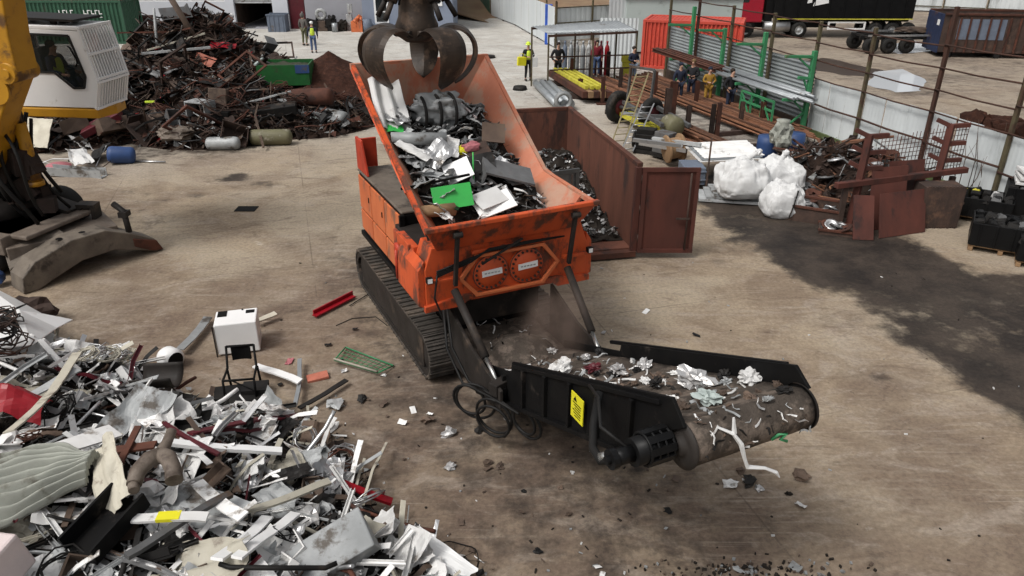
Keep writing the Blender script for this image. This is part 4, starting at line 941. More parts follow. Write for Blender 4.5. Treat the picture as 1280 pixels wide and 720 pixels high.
def bag(c, sz, seed, label, knot=None, strap=False):
    t = empty('bulk_bag', c, 0, label, 'bag'); mb = MB(); r_ = random.Random(seed)
    bm = bmesh.new(); bmesh.ops.create_icosphere(bm, subdivisions=5, radius=1); vs = []
    for p in bm.verts:
        q = p.co.copy(); q = V([math.copysign(abs(k) ** .62, k) for k in q])
        n_ = noise.fractal(q * 1.5 + V((seed, 0, 0)), .7, 2.2, 5); rd = abs(noise.noise(V((q.x * 3.2, q.y * 3.2, q.z * 1.4 + seed)))) + .6 * abs(noise.noise(V((q.x * 6, q.y * 6, q.z * 3 + seed))))
        ang = math.atan2(q.y, q.x); k = .98 + .10 * n_ + .07 * rd + (.05 * max(0, q.z + .3)) * math.sin(ang * 7 + 3 * n_ + seed)
        top = max(0, q.z); k2 = 1 - .38 * top ** 1.6
        vs.append(V((q.x * sz[0] * k * k2, q.y * sz[1] * k * k2, (max(q.z, -.86) + .86) * sz[2] * .56 * (1 + .16 * n_))))
    mb.add(vs, [[v_.index for v_ in f.verts] for f in bm.faces], True); bm.free(); mb.build('sack', M['cloth_white'], t)
    if knot:
        mb = MB(); b0 = V((0, 0, sz[2] * 1.0)); mb.tube([b0 - V((0, 0, .12)), b0 + V(knot) * .4, b0 + V(knot)], [.16, .07, .05], 8); mb.lump(b0 + V(knot), .09, seed, .6, 2); mb.build('tie', M['cloth_white'], t)
    if strap:
        mb = MB(); pts = []
        for k in range(9):
            a = k / 8; pts.append(V((.05 + .18 * a, -sz[1] * 1.08 * (1 - .25 * a * a), .1 + a * sz[2] * .8)))
        mb.tube(pts, .018, 6); mb.build('strap', M['dark_metal'], t)
bag(G(925, 243, .18), (.72, .60, .98), 1, 'left white bulk bag on the grey boards with a pointed tie', (.35, 0, .22))
bag(G(972, 246, .1) + V((.1, .5, 0)), (.68, .58, .92), 5, 'rear white bulk bag drawn up to a knot between the others', (.12, 0, .2))
bag(G(975, 268, 0), (.55, .48, .86), 9, 'front white bulk bag on the ground with a dark strap down its side', None, True)
mb = MB(); c_ = G(968, 205, 0) + V((0, .9, 0)); mb.lathe(c_, (0, 0, 1), [(0, 0), (.33, 0), (.35, .2), (.35, .45), (.33, .68), (0, .68)], 18); tag(mb.build('barrel', M['blue']), 'short blue barrel behind the knotted white bag', 'barrel')
mb = MB(); c_ = G(1003, 205, 0) + V((0, 1.0, 0)); mb.lathe(c_, (0, 0, 1), [(0, 0), (.32, 0), (.35, .4), (.32, .75), (0, .75)], 18); tag(mb.build('barrel', M['blue']), 'taller blue drum right of the short blue barrel behind the bags', 'barrel')
mb = MB(); c_ = G(984, 196, .4) + V((0, .8, .45)); mb.lump(c_, .38, 3, .5, 3, (.9, .8, 1.1)); mb.lathe(c_ + V((0, 0, .3)), (0, 0, 1), [(.25, 0), (.2, .15), (.22, .22), (0, .24)], 14); tag(mb.build('sack', M['tarp_grey']), 'small grubby pale sack propped on the barrels behind the bags', 'sack')

# ------------------------------------------------------------------ dark scrap bay by the fence
BAY = [(7.6, 22.6), (9.0, 24.6), (11.6, 23.6), (12.2, 20.6), (11.6, 18.8), (9.3, 18.3), (8.2, 19.4)]
def bay_h(x, y):
    d = sdist((x, y), BAY)
    return max(0, .95 * smooth(-.2, 1.5, d) + .25 * noise.noise(V((x * 1.2, y * 1.2, 3))) * smooth(-.1, .6, d))
mb = MB(); mb.mi = 0
mb.grid(lambda s, t: V((7.2 + 5.4 * s, 17.8 + 7 * t, bay_h(7.2 + 5.4 * s, 17.8 + 7 * t) - .04)), 44, 54, .02)
def in_bay(r_):
    x, y = r_.uniform(7.4, 12.4), r_.uniform(18.0, 24.6)
    return V((x, y, bay_h(x, y) + r_.uniform(-.02, .1))) if sdist((x, y), BAY) > -.1 else None
shards(mb, 1500, in_bay, (.08, .34), 4, [4, 4, 2, .8, 1.4], .55)
tag(mb.build('scrap_heap', [M['heap_base'], M['rust_dark'], M['dark_metal'], M['pale_grey'], M['rust_bar']]), 'dark heap of small rusty scrap between the bags and the rusty plates', 'scrap', kind='stuff')
for i in range(34):
    x, y = rnd.uniform(8.4, 11.6), rnd.uniform(18.8, 23.6)
    if sdist((x, y), BAY) < .1: continue
    piece('pipe', ('bp', i % 5), lambda i=i: pipe(1.1, .03, 300 + i % 5, 1, .5), ['rust', 'rust_bar', 'grey_steel', 'rust_dark'][i % 4], V((x, y, bay_h(x, y) + .12)), (rnd.uniform(-.3, .3), rnd.uniform(-.4, .4), rnd.uniform(0, 6.3)), 'short bent pipe on the dark scrap heap behind the bags', 'pipe', 'bent pipes on the dark scrap heap', rnd.uniform(.7, 1.4))
for i in range(16):
    x, y = rnd.uniform(8.2, 11.4), rnd.uniform(18.7, 21.5)
    if sdist((x, y), BAY) < -.1: continue
    piece('disc', ('disc', 0), lambda: MB().lathe((0, 0, 0), (0, 0, 1), [(.05, .02), (.13, .02), (.14, .05), (.22, .05), (.23, .0), (.05, 0), (.05, .02)], 18), ['alu', 'grey_steel', 'rust'][i % 3], V((x, y, bay_h(x, y) + .12)), (rnd.uniform(-.5, .5), rnd.uniform(-.5, .5), 0), 'metal brake disc lying on the dark scrap heap beside the bags', 'disc', 'brake discs on the dark scrap heap')
def tray(c, sz, rz, label, seed):
    t = empty('metal_tray', c, R(rz), label, 'tray'); x, y, z = sz; mb = MB()
    mb.box((0, 0, .05), (x, y, .04)); mb.box((0, -y / 2, z / 2), (x, .04, z)); mb.box((0, y / 2, z / 2), (x, .04, z)); mb.box((-x / 2, 0, z / 2), (.04, y - .05, z)); mb.box((x / 2, 0, z / 2), (.04, y - .05, z)); mb.build('box', M['rust_dark'], t)
    mb = MB(); mb.box((0, -y / 2 - .01, z), (x + .08, .08, .05)); mb.box((0, y / 2 + .01, z), (x + .08, .08, .05)); mb.build('rim', M['rust'], t)
    for k in range(7):
        r_ = random.Random(seed + k); q = wmat(t) @ V((r_.uniform(-.4, .4) * x, r_.uniform(-.35, .35) * y, z * .75 + .1 * r_.random()))
        piece('disc', ('disc', 0), None, ['alu', 'grey_steel', 'rust', 'foil'][k % 4], q, (r_.uniform(-.5, .5), r_.uniform(-.5, .5), 0), 'metal disc in ' + ('the rusty tray nearest the bags' if seed == 70 else 'the flat rusty tray on the ground by the plates'), 'disc', 'discs in the tray %s' % ('near the bags' if seed == 70 else 'by the plates'), .8)
tray(G(1015, 272, 0), (1.3, .9, .4), -28, 'dark rusty metal tray of discs next to the front white bag', 70)
tray(G(1045, 290, 0), (.8, .55, .12), -20, 'flat dark tray with discs on the ground left of the rusty plates', 80)

# rusty frame rack with leaning plates
rk = empty('steel_rack', G(1120, 280, 0), 0, 'rusty rack of two branched uprights joined by a long beam before the fence', 'rack')
A_, B_ = GY(1045, 232, 18.0), GY(1208, 212, 18.9)
mb = MB(); mb.bar(A_, B_, .16, .14); mb.build('beam', M['rust_red'], rk, world=True, bevel=.01)
for (u, v, y, h) in ((1073, 226, 18.2, 1.15), (1172, 217, 18.75, 1.25)):
    p = GY(u, v, y); mb = MB(); mb.bar((p.x, p.y, 0), (p.x + .1, p.y + .1, p.z + h), .16, .16); mb.build('upright', M['rust_red'], rk, world=True, bevel=.01)
    for k, zz in enumerate((h - .05, h * .6, h * .25)):
        q = p + V((.08, .08, zz)); mb = MB(); mb.bar(q - V((.32, -.1, -.14)), q, .09, .1); mb.bar(q, q + V((.5, .05, .02)), .09, .1); mb.build('arm', M['rust_red'], rk, world=True)
for (x, y) in ((A_.x + .3, A_.y + .1), (B_.x - .3, B_.y)):
    mb = MB(); mb.bar((x, y, 0), (x, y, A_.z - .05), .12, .12); mb.build('leg', M['rust_dark'], rk, world=True)
pl = [((1098, 298), (1155, 290), 1.0, .0, 'large rusty plate leaning in front of the others against the rack beam'), ((1066, 300), (1092, 301), 1.0, .1, 'narrow rusty plate at the left end of the leaning plates'), ((1086, 290), (1130, 286), 1.5, .35, 'dark rusty plate leaning behind the front plate on the left'), ((1108, 284), (1152, 280), 1.55, .55, 'tall rusty plate leaning behind the front plate on the right')]
for (a, b_, h, dy, lab) in pl:
    p, q = G(*a) + V((0, dy * .3, 0)), G(*b_) + V((0, dy * .3, 0)); lean = V((0, .42, h)); n_ = (q - p).cross(lean).normalized() * .035
    mb = MB(); mb.prism([p, q, q + lean, p + lean], n_); tag(mb.build('steel_plate', M['rust_red'], bevel=.004), lab, 'plate')
mb = MB(); p = G(1150, 292) + V((.15, .3, 0))
for k in range(11): mb.box(p + V((.45, -.03 + .02 * (k % 2), .55)) + V((-.42 + .085 * k, .1, 0)), (.05, .06, 1.1))
mb.box(p + V((.45, .35, .55)), (.98, .6, 1.05)); tag(mb.build('bin', M['rust_dark']), 'dark rusty slatted bin between the leaning plates and the black boxes', 'bin')
# welded mesh mats
for (ua, va, ub, vb, y, h, lab) in ((1094, 217, 1150, 210, 19.3, .95, 'rusty welded wire mesh mat standing upright left of the middle fence post'), (1152, 212, 1200, 206, 19.6, 1.1, 'rusty welded wire mesh mat standing upright right of the middle fence post')):
    a, b_ = GY(ua, va, y), GY(ub, vb, y + .3); mb = MB()
    for k in range(13): p = a.lerp(b_, k / 12); mb.tube([p - V((0, 0, .15)), p + V((.02, .05, h + rnd.uniform(-.05, .08)))], .009, 4)
    for k in range(8): mb.tube([a + V((0, .03, h * k / 8)), b_ + V((0, .03, h * k / 8))], .009, 4)
    tag(mb.build('wire_mesh', M['rust']), lab, 'mesh')
# dry twigs by the fence
for k in range(9):
    p = G(1190 + k * 6, 262 - k, 0) + V((.2, .5, 0)); mb = MB(); q = p + V((rnd.uniform(-.5, .6), rnd.uniform(-.3, .2), rnd.uniform(1.0, 2.4)))
    mid = p.lerp(q, .5) + V((.1, 0, .05)); mb.tube([p, mid, q], [.014, .01, .004], 5); mb.tube([mid, mid + V((rnd.uniform(-.4, .4), 0, .55))], [.008, .003], 4)
    tag(mb.build('twig', M['brownish']), 'bare thin twig growing against the white fence near the black boxes', 'twig', 'bare twigs against the white fence')
# rubble on top of the bank behind the fence
mb = MB()
for k in range(44): x = rnd.uniform(0, 1); p = WP(21.8 - 6 * x, -.7 - rnd.random() * .7, 0); mb.lump(p + V((0, 0, 1.72 + .3 * rnd.random())), .2 + .2 * rnd.random(), k, .6, 2, (1.3, 1, .8))
for k in range(10): p = WP(21 - .7 * k, -1.3, 0); mb.box(p + V((0, 0, .8)), (1.0, 1.2, 1.6), rotm(0, 0, 15))
tag(mb.build('earth_bank', M['shavings']), 'reddish brown earth bank showing over the white fence at the right', 'earth', kind='stuff')

# ------------------------------------------------------------------ battery boxes on pallets
def batt(c, sz, rz, label, seed):
    t = empty('box_pallet', c, R(rz), label, 'battery box'); x, y, z = sz
    mb = MB()
    for k in range(5): mb.box((0, -y / 2 + .06 + k * (y - .12) / 4, .13), (x, .1, .022))
    for k in (-1, 0, 1): mb.box((k * (x / 2 - .06), 0, .06), (.1, y, .1))
    mb.build('pallet', M['wood'], t)
    z0 = .15; mb = MB(); th = .035
    mb.box((0, 0, z0 + .02), (x, y, .03)); mb.box((0, -y / 2, z0 + z / 2), (x, th, z)); mb.box((0, y / 2, z0 + z / 2), (x, th, z)); mb.box((-x / 2, 0, z0 + z / 2), (th, y - .04, z)); mb.box((x / 2, 0, z0 + z / 2), (th, y - .04, z))
    for k in range(4): mb.box((-x / 2 + x * (k + .5) / 4, -y / 2 - .02, z0 + z / 2), (.05, .03, z))
    mb.build('box', M['black_gloss'], t, .012)
    r_ = random.Random(seed); nx_, ny_ = 6, 4
    for i in range(nx_):
        for j in range(ny_):
            if r_.random() < .12: continue
            mt = r_.choice(['dark_metal', 'dark_metal', 'grey_steel', 'black_gloss', 'dark_metal', 'white' if r_.random() < .5 else 'black_gloss', 'lemon' if r_.random() < .25 else 'dark_metal'])
            p = wmat(t) @ V((-x / 2 + x * (i + .5) / nx_ + r_.uniform(-.03, .03), -y / 2 + y * (j + .5) / ny_ + r_.uniform(-.03, .03), z0 + z - .12 + r_.uniform(0, .1)))
            piece('car_battery', ('batt',), lambda: MB().box((0, 0, 0), (.22, .16, .17)).box((0, 0, .09), (.2, .13, .02)).tube([(-.07, .03, .09), (-.07, .03, .12)], .012, 6).tube([(.07, .03, .09), (.07, .03, .12)], .012, 6), mt, p, (r_.uniform(-.4, .4), r_.uniform(-.4, .4), R(rz) + r_.choice([0, 1.57]) + r_.uniform(-.3, .3)), 'used car battery tipped into one of the black pallet boxes', 'battery', 'used batteries in the black boxes')
batt(G(1228, 278, 0) + V((.0, .35, 0)), (1.5, .95, .5), -33, 'black pallet box of batteries nearest the rusty slatted bin', 1)
batt(G(1252, 318, 0) + V((.15, .35, 0)), (1.35, 1.0, .55), -30, 'black pallet box of batteries in front, on a pale pallet', 2)
batt(G(1290, 285, 0) + V((.2, .5, .0)), (1.3, 1.0, .8), -30, 'tall black pallet box at the right edge under white lids', 3)
batt(G(1318, 338, 0) + V((.0, .35, 0)), (1.2, 1.0, .5), -30, 'black pallet box with a white label cut by the right edge', 4)
mb = MB(); c_ = G(1290, 285, 0) + V((.2, .5, 1.05))
for k in range(3): mb.box(c_ + V((.03 * k, 0, .09 * k)), (1.1, .8, .07), rotm(0, 4 * k, -28 + 6 * k))
tag(mb.build('plastic_cover', M['white'], bevel=.01), 'white lids stacked on the tall black box at the right edge', 'lid')
mb = MB(); q = G(1318, 338, 0); mb.box((q.x - .48, q.y - .0, .42), (.015, .25, .2), rotm(0, 0, -30)); tag(mb.build('label_plate', M['white_clean']), 'white label sheet stuck on the black box at the right edge', 'label')
# ------------------------------------------------------------------ people
def skinned(name, verts, edges, root, mat, parent, sub=1):
    me = bpy.data.meshes.new(name); me.from_pydata([v[:3] for v in verts], edges, []); me.materials.append(mat)
    o = bpy.data.objects.new(name, me); COL.objects.link(o); o.parent = parent; KIDS.setdefault(parent.name, []).append(o)
    s = o.modifiers.new('skin', 'SKIN'); s.use_smooth_shade = True; s.branch_smoothing = .3
    for i, v in enumerate(verts):
        r = v[3]; d = me.skin_vertices[0].data[i]; d.radius = (r, r) if not isinstance(r, tuple) else r; d.use_root = (i == root)
    b = o.modifiers.new('subdivision', 'SUBSURF'); b.levels = sub; b.render_levels = sub
    return o
POSES = {
    'stand': dict(el=[(-.27, .03, 1.15), (.27, .03, 1.15)], wr=[(-.27, -.08, .90), (.27, -.08, .90)]),
    'pockets': dict(el=[(-.31, .06, 1.15), (.31, .06, 1.15)], wr=[(-.22, -.08, .96), (.22, -.08, .96)]),
    'hold': dict(el=[(-.28, .0, 1.16), (.28, .0, 1.16)], wr=[(-.10, -.22, 1.15), (.12, -.22, 1.13)]),
    'folded': dict(el=[(-.28, -.03, 1.16), (.28, -.03, 1.16)], wr=[(.05, -.2, 1.2), (-.05, -.22, 1.16)]),
    'sit': dict(el=[(-.27, -.05, 1.14), (.27, -.05, 1.14)], wr=[(-.22, -.3, 1.08), (.22, -.3, 1.08)]),
}
def person(loc, face, label, jacket, trousers, pose='stand', head='hair', hcol='hair', h=1.75, coat=False, vest=False, group=None, stride=.0, look=0):
    t = empty('person', loc, R(face), label, 'person', group); k = h / 1.75; P_ = POSES[pose]; sit = pose == 'sit'
    if sit: hip = [(-.1, 0, .9), (.1, 0, .9)]; kn = [(-.13, -.42, .93), (.13, -.42, .93)]; an = [(-.13, -.45, .5), (.13, -.45, .5)]
    else: hip = [(-.095, 0, .9), (.095, 0, .9)]; kn = [(-.11, -.03 - stride, .5), (.11, -.02 + stride, .5)]; an = [(-.12, .04 - stride, .09), (.12, .03 + stride * 1.6, .09)]
    lx = .05 * look
    vs = [(0, 0, .96, .115), (0, .0, 1.16, .11), (0, .01, 1.36, .125), (0, .01, 1.48, .06), (0, -.01, 1.56, .065), (lx * .3, -.02, 1.63, .092), (lx * .3, -.01, 1.70, .075), (lx, -.125, 1.625, .014)]
    ed = [(0, 1), (1, 2), (2, 3), (3, 4), (4, 5), (5, 6), (5, 7)]
    for s in (0, 1):
        sx = -1 if s == 0 else 1; e, w_ = P_['el'][s], P_['wr'][s]
        b = len(vs); dv = (V(w_) - V(e)).normalized()
        vs += [(sx * .185, .01, 1.42, .062), (*e, .045), (*w_, .03)]
        pm = V(w_) + dv * .07; vs.append((*pm, .03)); ed += [(2, b), (b, b + 1), (b + 1, b + 2), (b + 2, b + 3)]
        side = dv.orthogonal().normalized()
        for f in range(4):
            q = pm + dv * (.05 + .012 * (f in (1, 2))) + side * (.024 * (f - 1.5)); vs.append((*q, .009)); ed.append((b + 3, len(vs) - 1))
        th = V(w_) + dv * .05 + side * .05; vs.append((*th, .010)); ed.append((b + 2, len(vs) - 1))
    for s in (0, 1):
        b = len(vs); sx = -1 if s == 0 else 1
        vs += [(*hip[s], .085), (*kn[s], .055), (*an[s], .038), (an[s][0] + sx * .02, an[s][1] - .15, an[s][2] - .045, .035)]
        ed += [(0, b), (b, b + 1), (b + 1, b + 2), (b + 2, b + 3)]
    vs = [(x * k, y * k, z * k, r * k) for x, y, z, r in vs]
    skinned('body', vs, ed, 0, M['skin'], t)
    # jacket
    jv = [(0, 0, .93 if not coat else .8, .15), (0, 0, 1.14, .14), (0, .01, 1.36, .15), (0, .01, 1.475, .08)]; je = [(0, 1), (1, 2), (2, 3)]
    for s in (0, 1):
        sx = -1 if s == 0 else 1; e, w_ = V(P_['el'][s]), V(P_['wr'][s]); b = len(jv)
        jv += [(sx * .19, .01, 1.42, .082), (*e, .064), (*(e.lerp(w_, .92)), .048)]; je += [(2, b), (b, b + 1), (b + 1, b + 2)]
    skinned('jacket', [(x * k, y * k, z * k, r * k) for x, y, z, r in jv], je, 0, M[jacket], t)
    tv = [(0, 0, .97, .135)]; te = []
    for s in (0, 1):
        b = len(tv); tv += [(*hip[s], .1), (*kn[s], .075), (*(V(kn[s]).lerp(V(an[s]), .9)), .058)]; te += [(0, b), (b, b + 1), (b + 1, b + 2)]
    skinned('trousers', [(x * k, y * k, z * k, r * k) for x, y, z, r in tv], te, 0, M[trousers], t)
    for s in (0, 1):
        mb = MB(); a = V(an[s]) * k; mb.lump(a + V((0, -.06, -.035)) * k, .075 * k, 2, .1, 2, (.75, 1.8, .75), 2, True); mb.build('shoe', M['shoe'], t)
    hc = V((lx * .3, -.0, 1.67)) * k
    if head == 'hair':
        MB().lump(hc + V((0, .022, .025)) * k, .098 * k, 3, .12, 2, (1, 1.05, 1.0), 2, True).build('hair', M[hcol], t)
    elif head == 'bald': pass
    elif head == 'hat':
        MB().lump(hc + V((0, .012, .04)) * k, .105 * k, 5, .06, 2, (1, 1.05, .85), 2, True).build('hat', M[hcol], t)
    elif head == 'helmet':
        mb = MB(); mb.lathe(hc + V((0, 0, .02)) * k, (0, -.1, 1), [(.15, 0), (.118, .012), (.115, .05), (.09, .1), (.05, .125), (0, .13)], 16); mb.build('helmet', M[hcol], t)
    elif head == 'hood':
        MB().lump(hc + V((0, .035, .0)) * k, .125 * k, 7, .1, 2, (1, 1, 1.15), 2, True).build('hood', M[hcol], t)
    for sx in (-.033, .033):
        MB().lump((V((lx + sx, -.108, 1.645))) * k, .012 * k, 1, 0, 1, (1, .6, .8), 1, True).build('eye', M['black_cloth'], t)
    MB().box(V((lx, -.108, 1.575)) * k, (.045 * k, .01, .01)).build('mouth', M['red_cloth'], t)
    if vest:
        vv = [(0, 0, .95, .16), (0, 0, 1.14, .155), (0, .01, 1.34, .165), (0, .01, 1.45, .10)]
        skinned('vest', [(x * k, y * k, z * k, r * k) for x, y, z, r in vv], [(0, 1), (1, 2), (2, 3)], 0, M['hivis'], t)
    return t
p = G(660, 101); person(p, 20, 'person in a hi-vis vest and lime helmet holding a yellow bag left of the shelter', 'black_cloth', 'black_cloth', 'hold', 'helmet', 'hivis', 1.78, False, True)
mb = MB(); mb.box(p + V((-.32, -.3, .98)), (.42, .16, .40), rotm(4, 3, 20)); mb.ring(p + V((-.32, -.3, 1.24)), (.3, 1, 0), .11, .012, 14, 5); tag(mb.build('bag', M['sticker'], bevel=.03), 'yellow bag held by the person in the lime helmet', 'bag')
mb = MB(); mb.box(p + V((.30, -.2, .92)), (.30, .09, .44), rotm(-4, 3, 10)); mb.ring(p + V((.3, -.2, 1.2)), (.2, 1, 0), .09, .01, 14, 5); tag(mb.build('bag', M['cloth_white'], bevel=.03), 'white bag hanging beside the person in the lime helmet', 'bag')
person(G(697, 102), 10, 'person in a black coat and dark trousers standing under the front of the shelter roof', 'black_cloth', 'black_cloth', 'pockets', 'hair', 'hair', 1.82)
person(G(745, 96), -10, 'person in a dark red jacket and jeans in front of the gas cylinders', 'red_cloth', 'jean', 'stand', 'hair', 'hair', 1.75)
person(G(790, 106), 30, 'person in a navy jacket and pale jeans at the right end of the shelter', 'navy_cloth', 'jean_pale', 'hold', 'hair', 'hair', 1.75)
person(G(847, 131), 15, 'person in dark navy with a cap, leftmost of the three onlookers by the bars', 'navy_cloth', 'navy_cloth', 'stand', 'hat', 'navy_cloth', 1.72)
person(G(864, 131) + V((.05, .5, 0)), -30, 'person in a black jacket holding something pale, middle of the three onlookers', 'black_cloth', 'navy_cloth', 'hold', 'hair', 'hair_fair', 1.78)
person(G(883, 134), 5, 'person in a long mustard coat and purple hat right of the other onlookers', 'mustard', 'mustard', 'hold', 'hat', 'navy_cloth', 1.62, True)
person(G(910, 142), 25, 'person in black, alone below the pipe rack at the right of the bars', 'black_cloth', 'navy_cloth', 'pockets', 'hair', 'hair', 1.76)
person(G(382, 57), 160, 'person in a long brown grey coat seen from behind near the workshop', 'grey_cloth', 'khaki', 'stand', 'hood', 'grey_cloth', 1.9, True)
person(G(393, 66), 190, 'person in a yellow hi-vis vest and white hood near the green skip', 'navy_cloth', 'jean', 'stand', 'hat', 'white_clean', 1.75, False, True)
# ------------------------------------------------------------------ the orange shredder
SH = empty('mobile_shredder', (-.04, 10.94, 0), R(25.4), 'orange tracked mobile scrap shredder with open hopper and black discharge conveyor', 'shredder')
SM = wmat(SH)
def S(x, y, z): return SM @ V((x, y, z))
def sb(name, a, b_, mat, bevel=.012, parent=None): return MB().box2(a, b_).build(name, M[mat], parent or SH, bevel)
# hopper: fixed front end, tilted rear end
HW, RW, RL, RZ = 1.42, 1.27, 3.75, 4.70
FZ = 3.0
def rimpt(sx, y):       # outer rim line
    if sx < 0:
        f = (y + .3) / (RL + .3); return V((-HW + (HW - RW) * f, y, FZ + .02 + (RZ - FZ - .02) * f))
    if y <= 1.4: return V((1.34, y, FZ + .04 + .03 * (y + .3)))
    f = (y - 1.4) / (RL - 1.4); return V((1.34 - .07 * f, y, FZ + .09 + (RZ - FZ - .09) * f))
def innpt(sx, y):       # floor line of the trough
    f = max(0, (y + .1) / (RL + .1)); return V((sx * (.72 - .12 * f), .15 + y * .96, 2.05 + 1.65 * f))
for sx, nm in ((-1, 'side_wall'), (1, 'side_wall')):
    ys = [-.3, 0, .55, .56, 1.2, 2.0, 2.9, RL]
    mb = MB(); n = len(ys)
    mb.grid(lambda s, t: (lambda y: rimpt(sx, y).lerp(innpt(sx, y), t) + V((sx * .015 * math.sin(y * 3 + t * 4), 0, 0)))(.12 + (RL - .12) * s), 40, 8, .05)
    mb.build(nm, M['orange_worn'], SH)
    mb = MB()
    for k in range(14):
        ya, yb = -.3 + (RL + .3) * k / 14, -.3 + (RL + .3) * (k + 1) / 14
        mb.bar(rimpt(sx, ya) + V((sx * .01, 0, .0)), rimpt(sx, yb) + V((sx * .01, 0, 0)), .07, .07)
    mb.build('rim', M['orange_worn' if sx > 0 else 'orange'], SH)
    mb = MB()   # outer skin with stiffeners
    mb.grid(lambda s, t: (lambda y: (rimpt(sx, y) + V((sx * .05, 0, -.04))).lerp(innpt(sx, y) + V((sx * .12, 0, -.1)), t))(.6 + (RL - .6) * s), 20, 4, .03)
    for k in range(6):
        y = .75 + .55 * k; a = rimpt(sx, y) + V((sx * .09, 0, -.05)); c_ = innpt(sx, y) + V((sx * .16, 0, -.08)); mb.bar(a - V((sx * .06, 0, 0)), c_, .07, .05, (0, 1, 0))
    mb.build('outer_skin', M['orange'], SH)
mb = MB(); mb.grid(lambda s, t: rimpt(-1, RL).lerp(rimpt(1, RL), s).lerp(innpt(-1, RL).lerp(innpt(1, RL), s), t), 12, 8, .05); mb.build('rear_wall', M['orange_worn'], SH)
mb = MB(); mb.bar(rimpt(-1, RL) + V((-.05, .03, 0)), rimpt(1, RL) + V((.05, .03, 0)), .1, .1); mb.build('rear_rim', M['orange_worn'], SH)
mb = MB(); mb.grid(lambda s, t: innpt(-1, RL * t).lerp(innpt(1, RL * t), s), 6, 20, .04); mb.build('floor', M['rust_inner'], SH)
# front apron: a tapering sloped panel
fl, fr_ = V((-HW - .03, -.32, FZ + .04)), V((1.37, -.32, FZ + .06)); bl, br_ = V((-HW + .2, -.08, 2.62)), V((1.37 - .22, -.08, 2.62))
mb = MB(); mb.prism([fl, fr_, br_, bl], (0, .06, .0)); mb.build('apron', M['orange'], SH, .01)
mb = MB(); mb.bar(fl + V((-.02, 0, .02)), fr_ + V((.02, 0, .02)), .10, .07); mb.build('front_rim', M['orange'], SH, .012)
mb = MB(); mb.prism([fl + V((.1, .06, -.03)), fr_ + V((-.1, .06, -.03)), br_ + V((-.4, .5, -.1)), bl + V((.4, .5, -.1))], (0, .04, 0)); mb.build('front_chute', M['orange_worn'], SH)
# front housing
BW = 1.40
mb = MB(); mb.prism([(-BW, 0, 1.66), (BW, 0, 1.66), (BW, 0, 2.3), (BW - .12, 0, 2.64), (-BW + .12, 0, 2.64), (-BW, 0, 2.3)], (0, .5, 0)); fb = mb.build('front_plate', M['orange'], SH, .012)
mb = MB(); mb.prism([(-BW - .04, -.06, 1.62), (-.85, -.06, 1.62), (-.7, -.06, 1.72), (.7, -.06, 1.72), (.85, -.06, 1.62), (BW + .04, -.06, 1.62), (BW + .04, -.06, 1.72), (.8, -.06, 1.8), (-.8, -.06, 1.8), (-BW - .04, -.06, 1.72)], (0, .08, 0)); mb.build('lower_flange', M['orange'], SH, .008)
hexo = [(-.90, -.07, 2.1), (-.62, -.07, 1.76), (.56, -.07, 1.76), (.84, -.07, 2.1), (.56, -.07, 2.46), (-.62, -.07, 2.46)]
hexi = [(x * .92, y, 2.1 + (z - 2.1) * .86) for x, y, z in hexo]
mb = MB(); mb.frame(hexo, hexi, (0, -.05, 0)); mb.build('hexagon_frame', M['orange_panel'], SH, .008)
mb = MB(); mb.bar((-BW - .02, -.09, 2.14), (-.9, -.09, 2.14), .07, .05); mb.bar((.9, -.09, 2.14), (BW + .02, -.09, 2.14), .07, .05); mb.bar((-.66, -.06, 2.5), (.6, -.06, 2.5), .07, .06); mb.build('ledge', M['orange'], SH, .008)
for sx in (-.345, .275):
    mb = MB(); mb.lathe((sx, -.0, 2.1), (0, -1, 0), [(.30, 0), (.30, .05), (.285, .06), (.22, .06), (.21, .075), (0, .08)], 32); h_ = mb.build('shaft_cover', M['orange'], SH)
    mb = MB()
    for k in range(20): a = k * math.pi / 10; mb.lathe((sx + .250 * math.cos(a), -.058, 2.1 + .250 * math.sin(a)), (0, -1, 0), [(.020, 0), (.020, .022), (0, .024)], 6, False)
    mb.build('bolt_ring', M['rust_dark'], h_)
    mb = MB(); mb.ring((sx, -.052, 2.1), (0, 1, 0), .285, .016, 32, 6, .5); mb.build('collar', M['rust_dark'], h_)
    mb = MB(); mb.box((sx + .01, -.085, 2.11), (.34, .012, .10), rotm(0, -3, 0)); pl_ = mb.build('name_plate', M['white_clean'], h_)
    mb = MB()
    for k in range(5): mb.box((sx - .1 + .055 * k, -.093, 2.11), (.038, .004, .02), rotm(0, -3, 0))
    mb.build('lettering', M['pale_grey'], pl_)
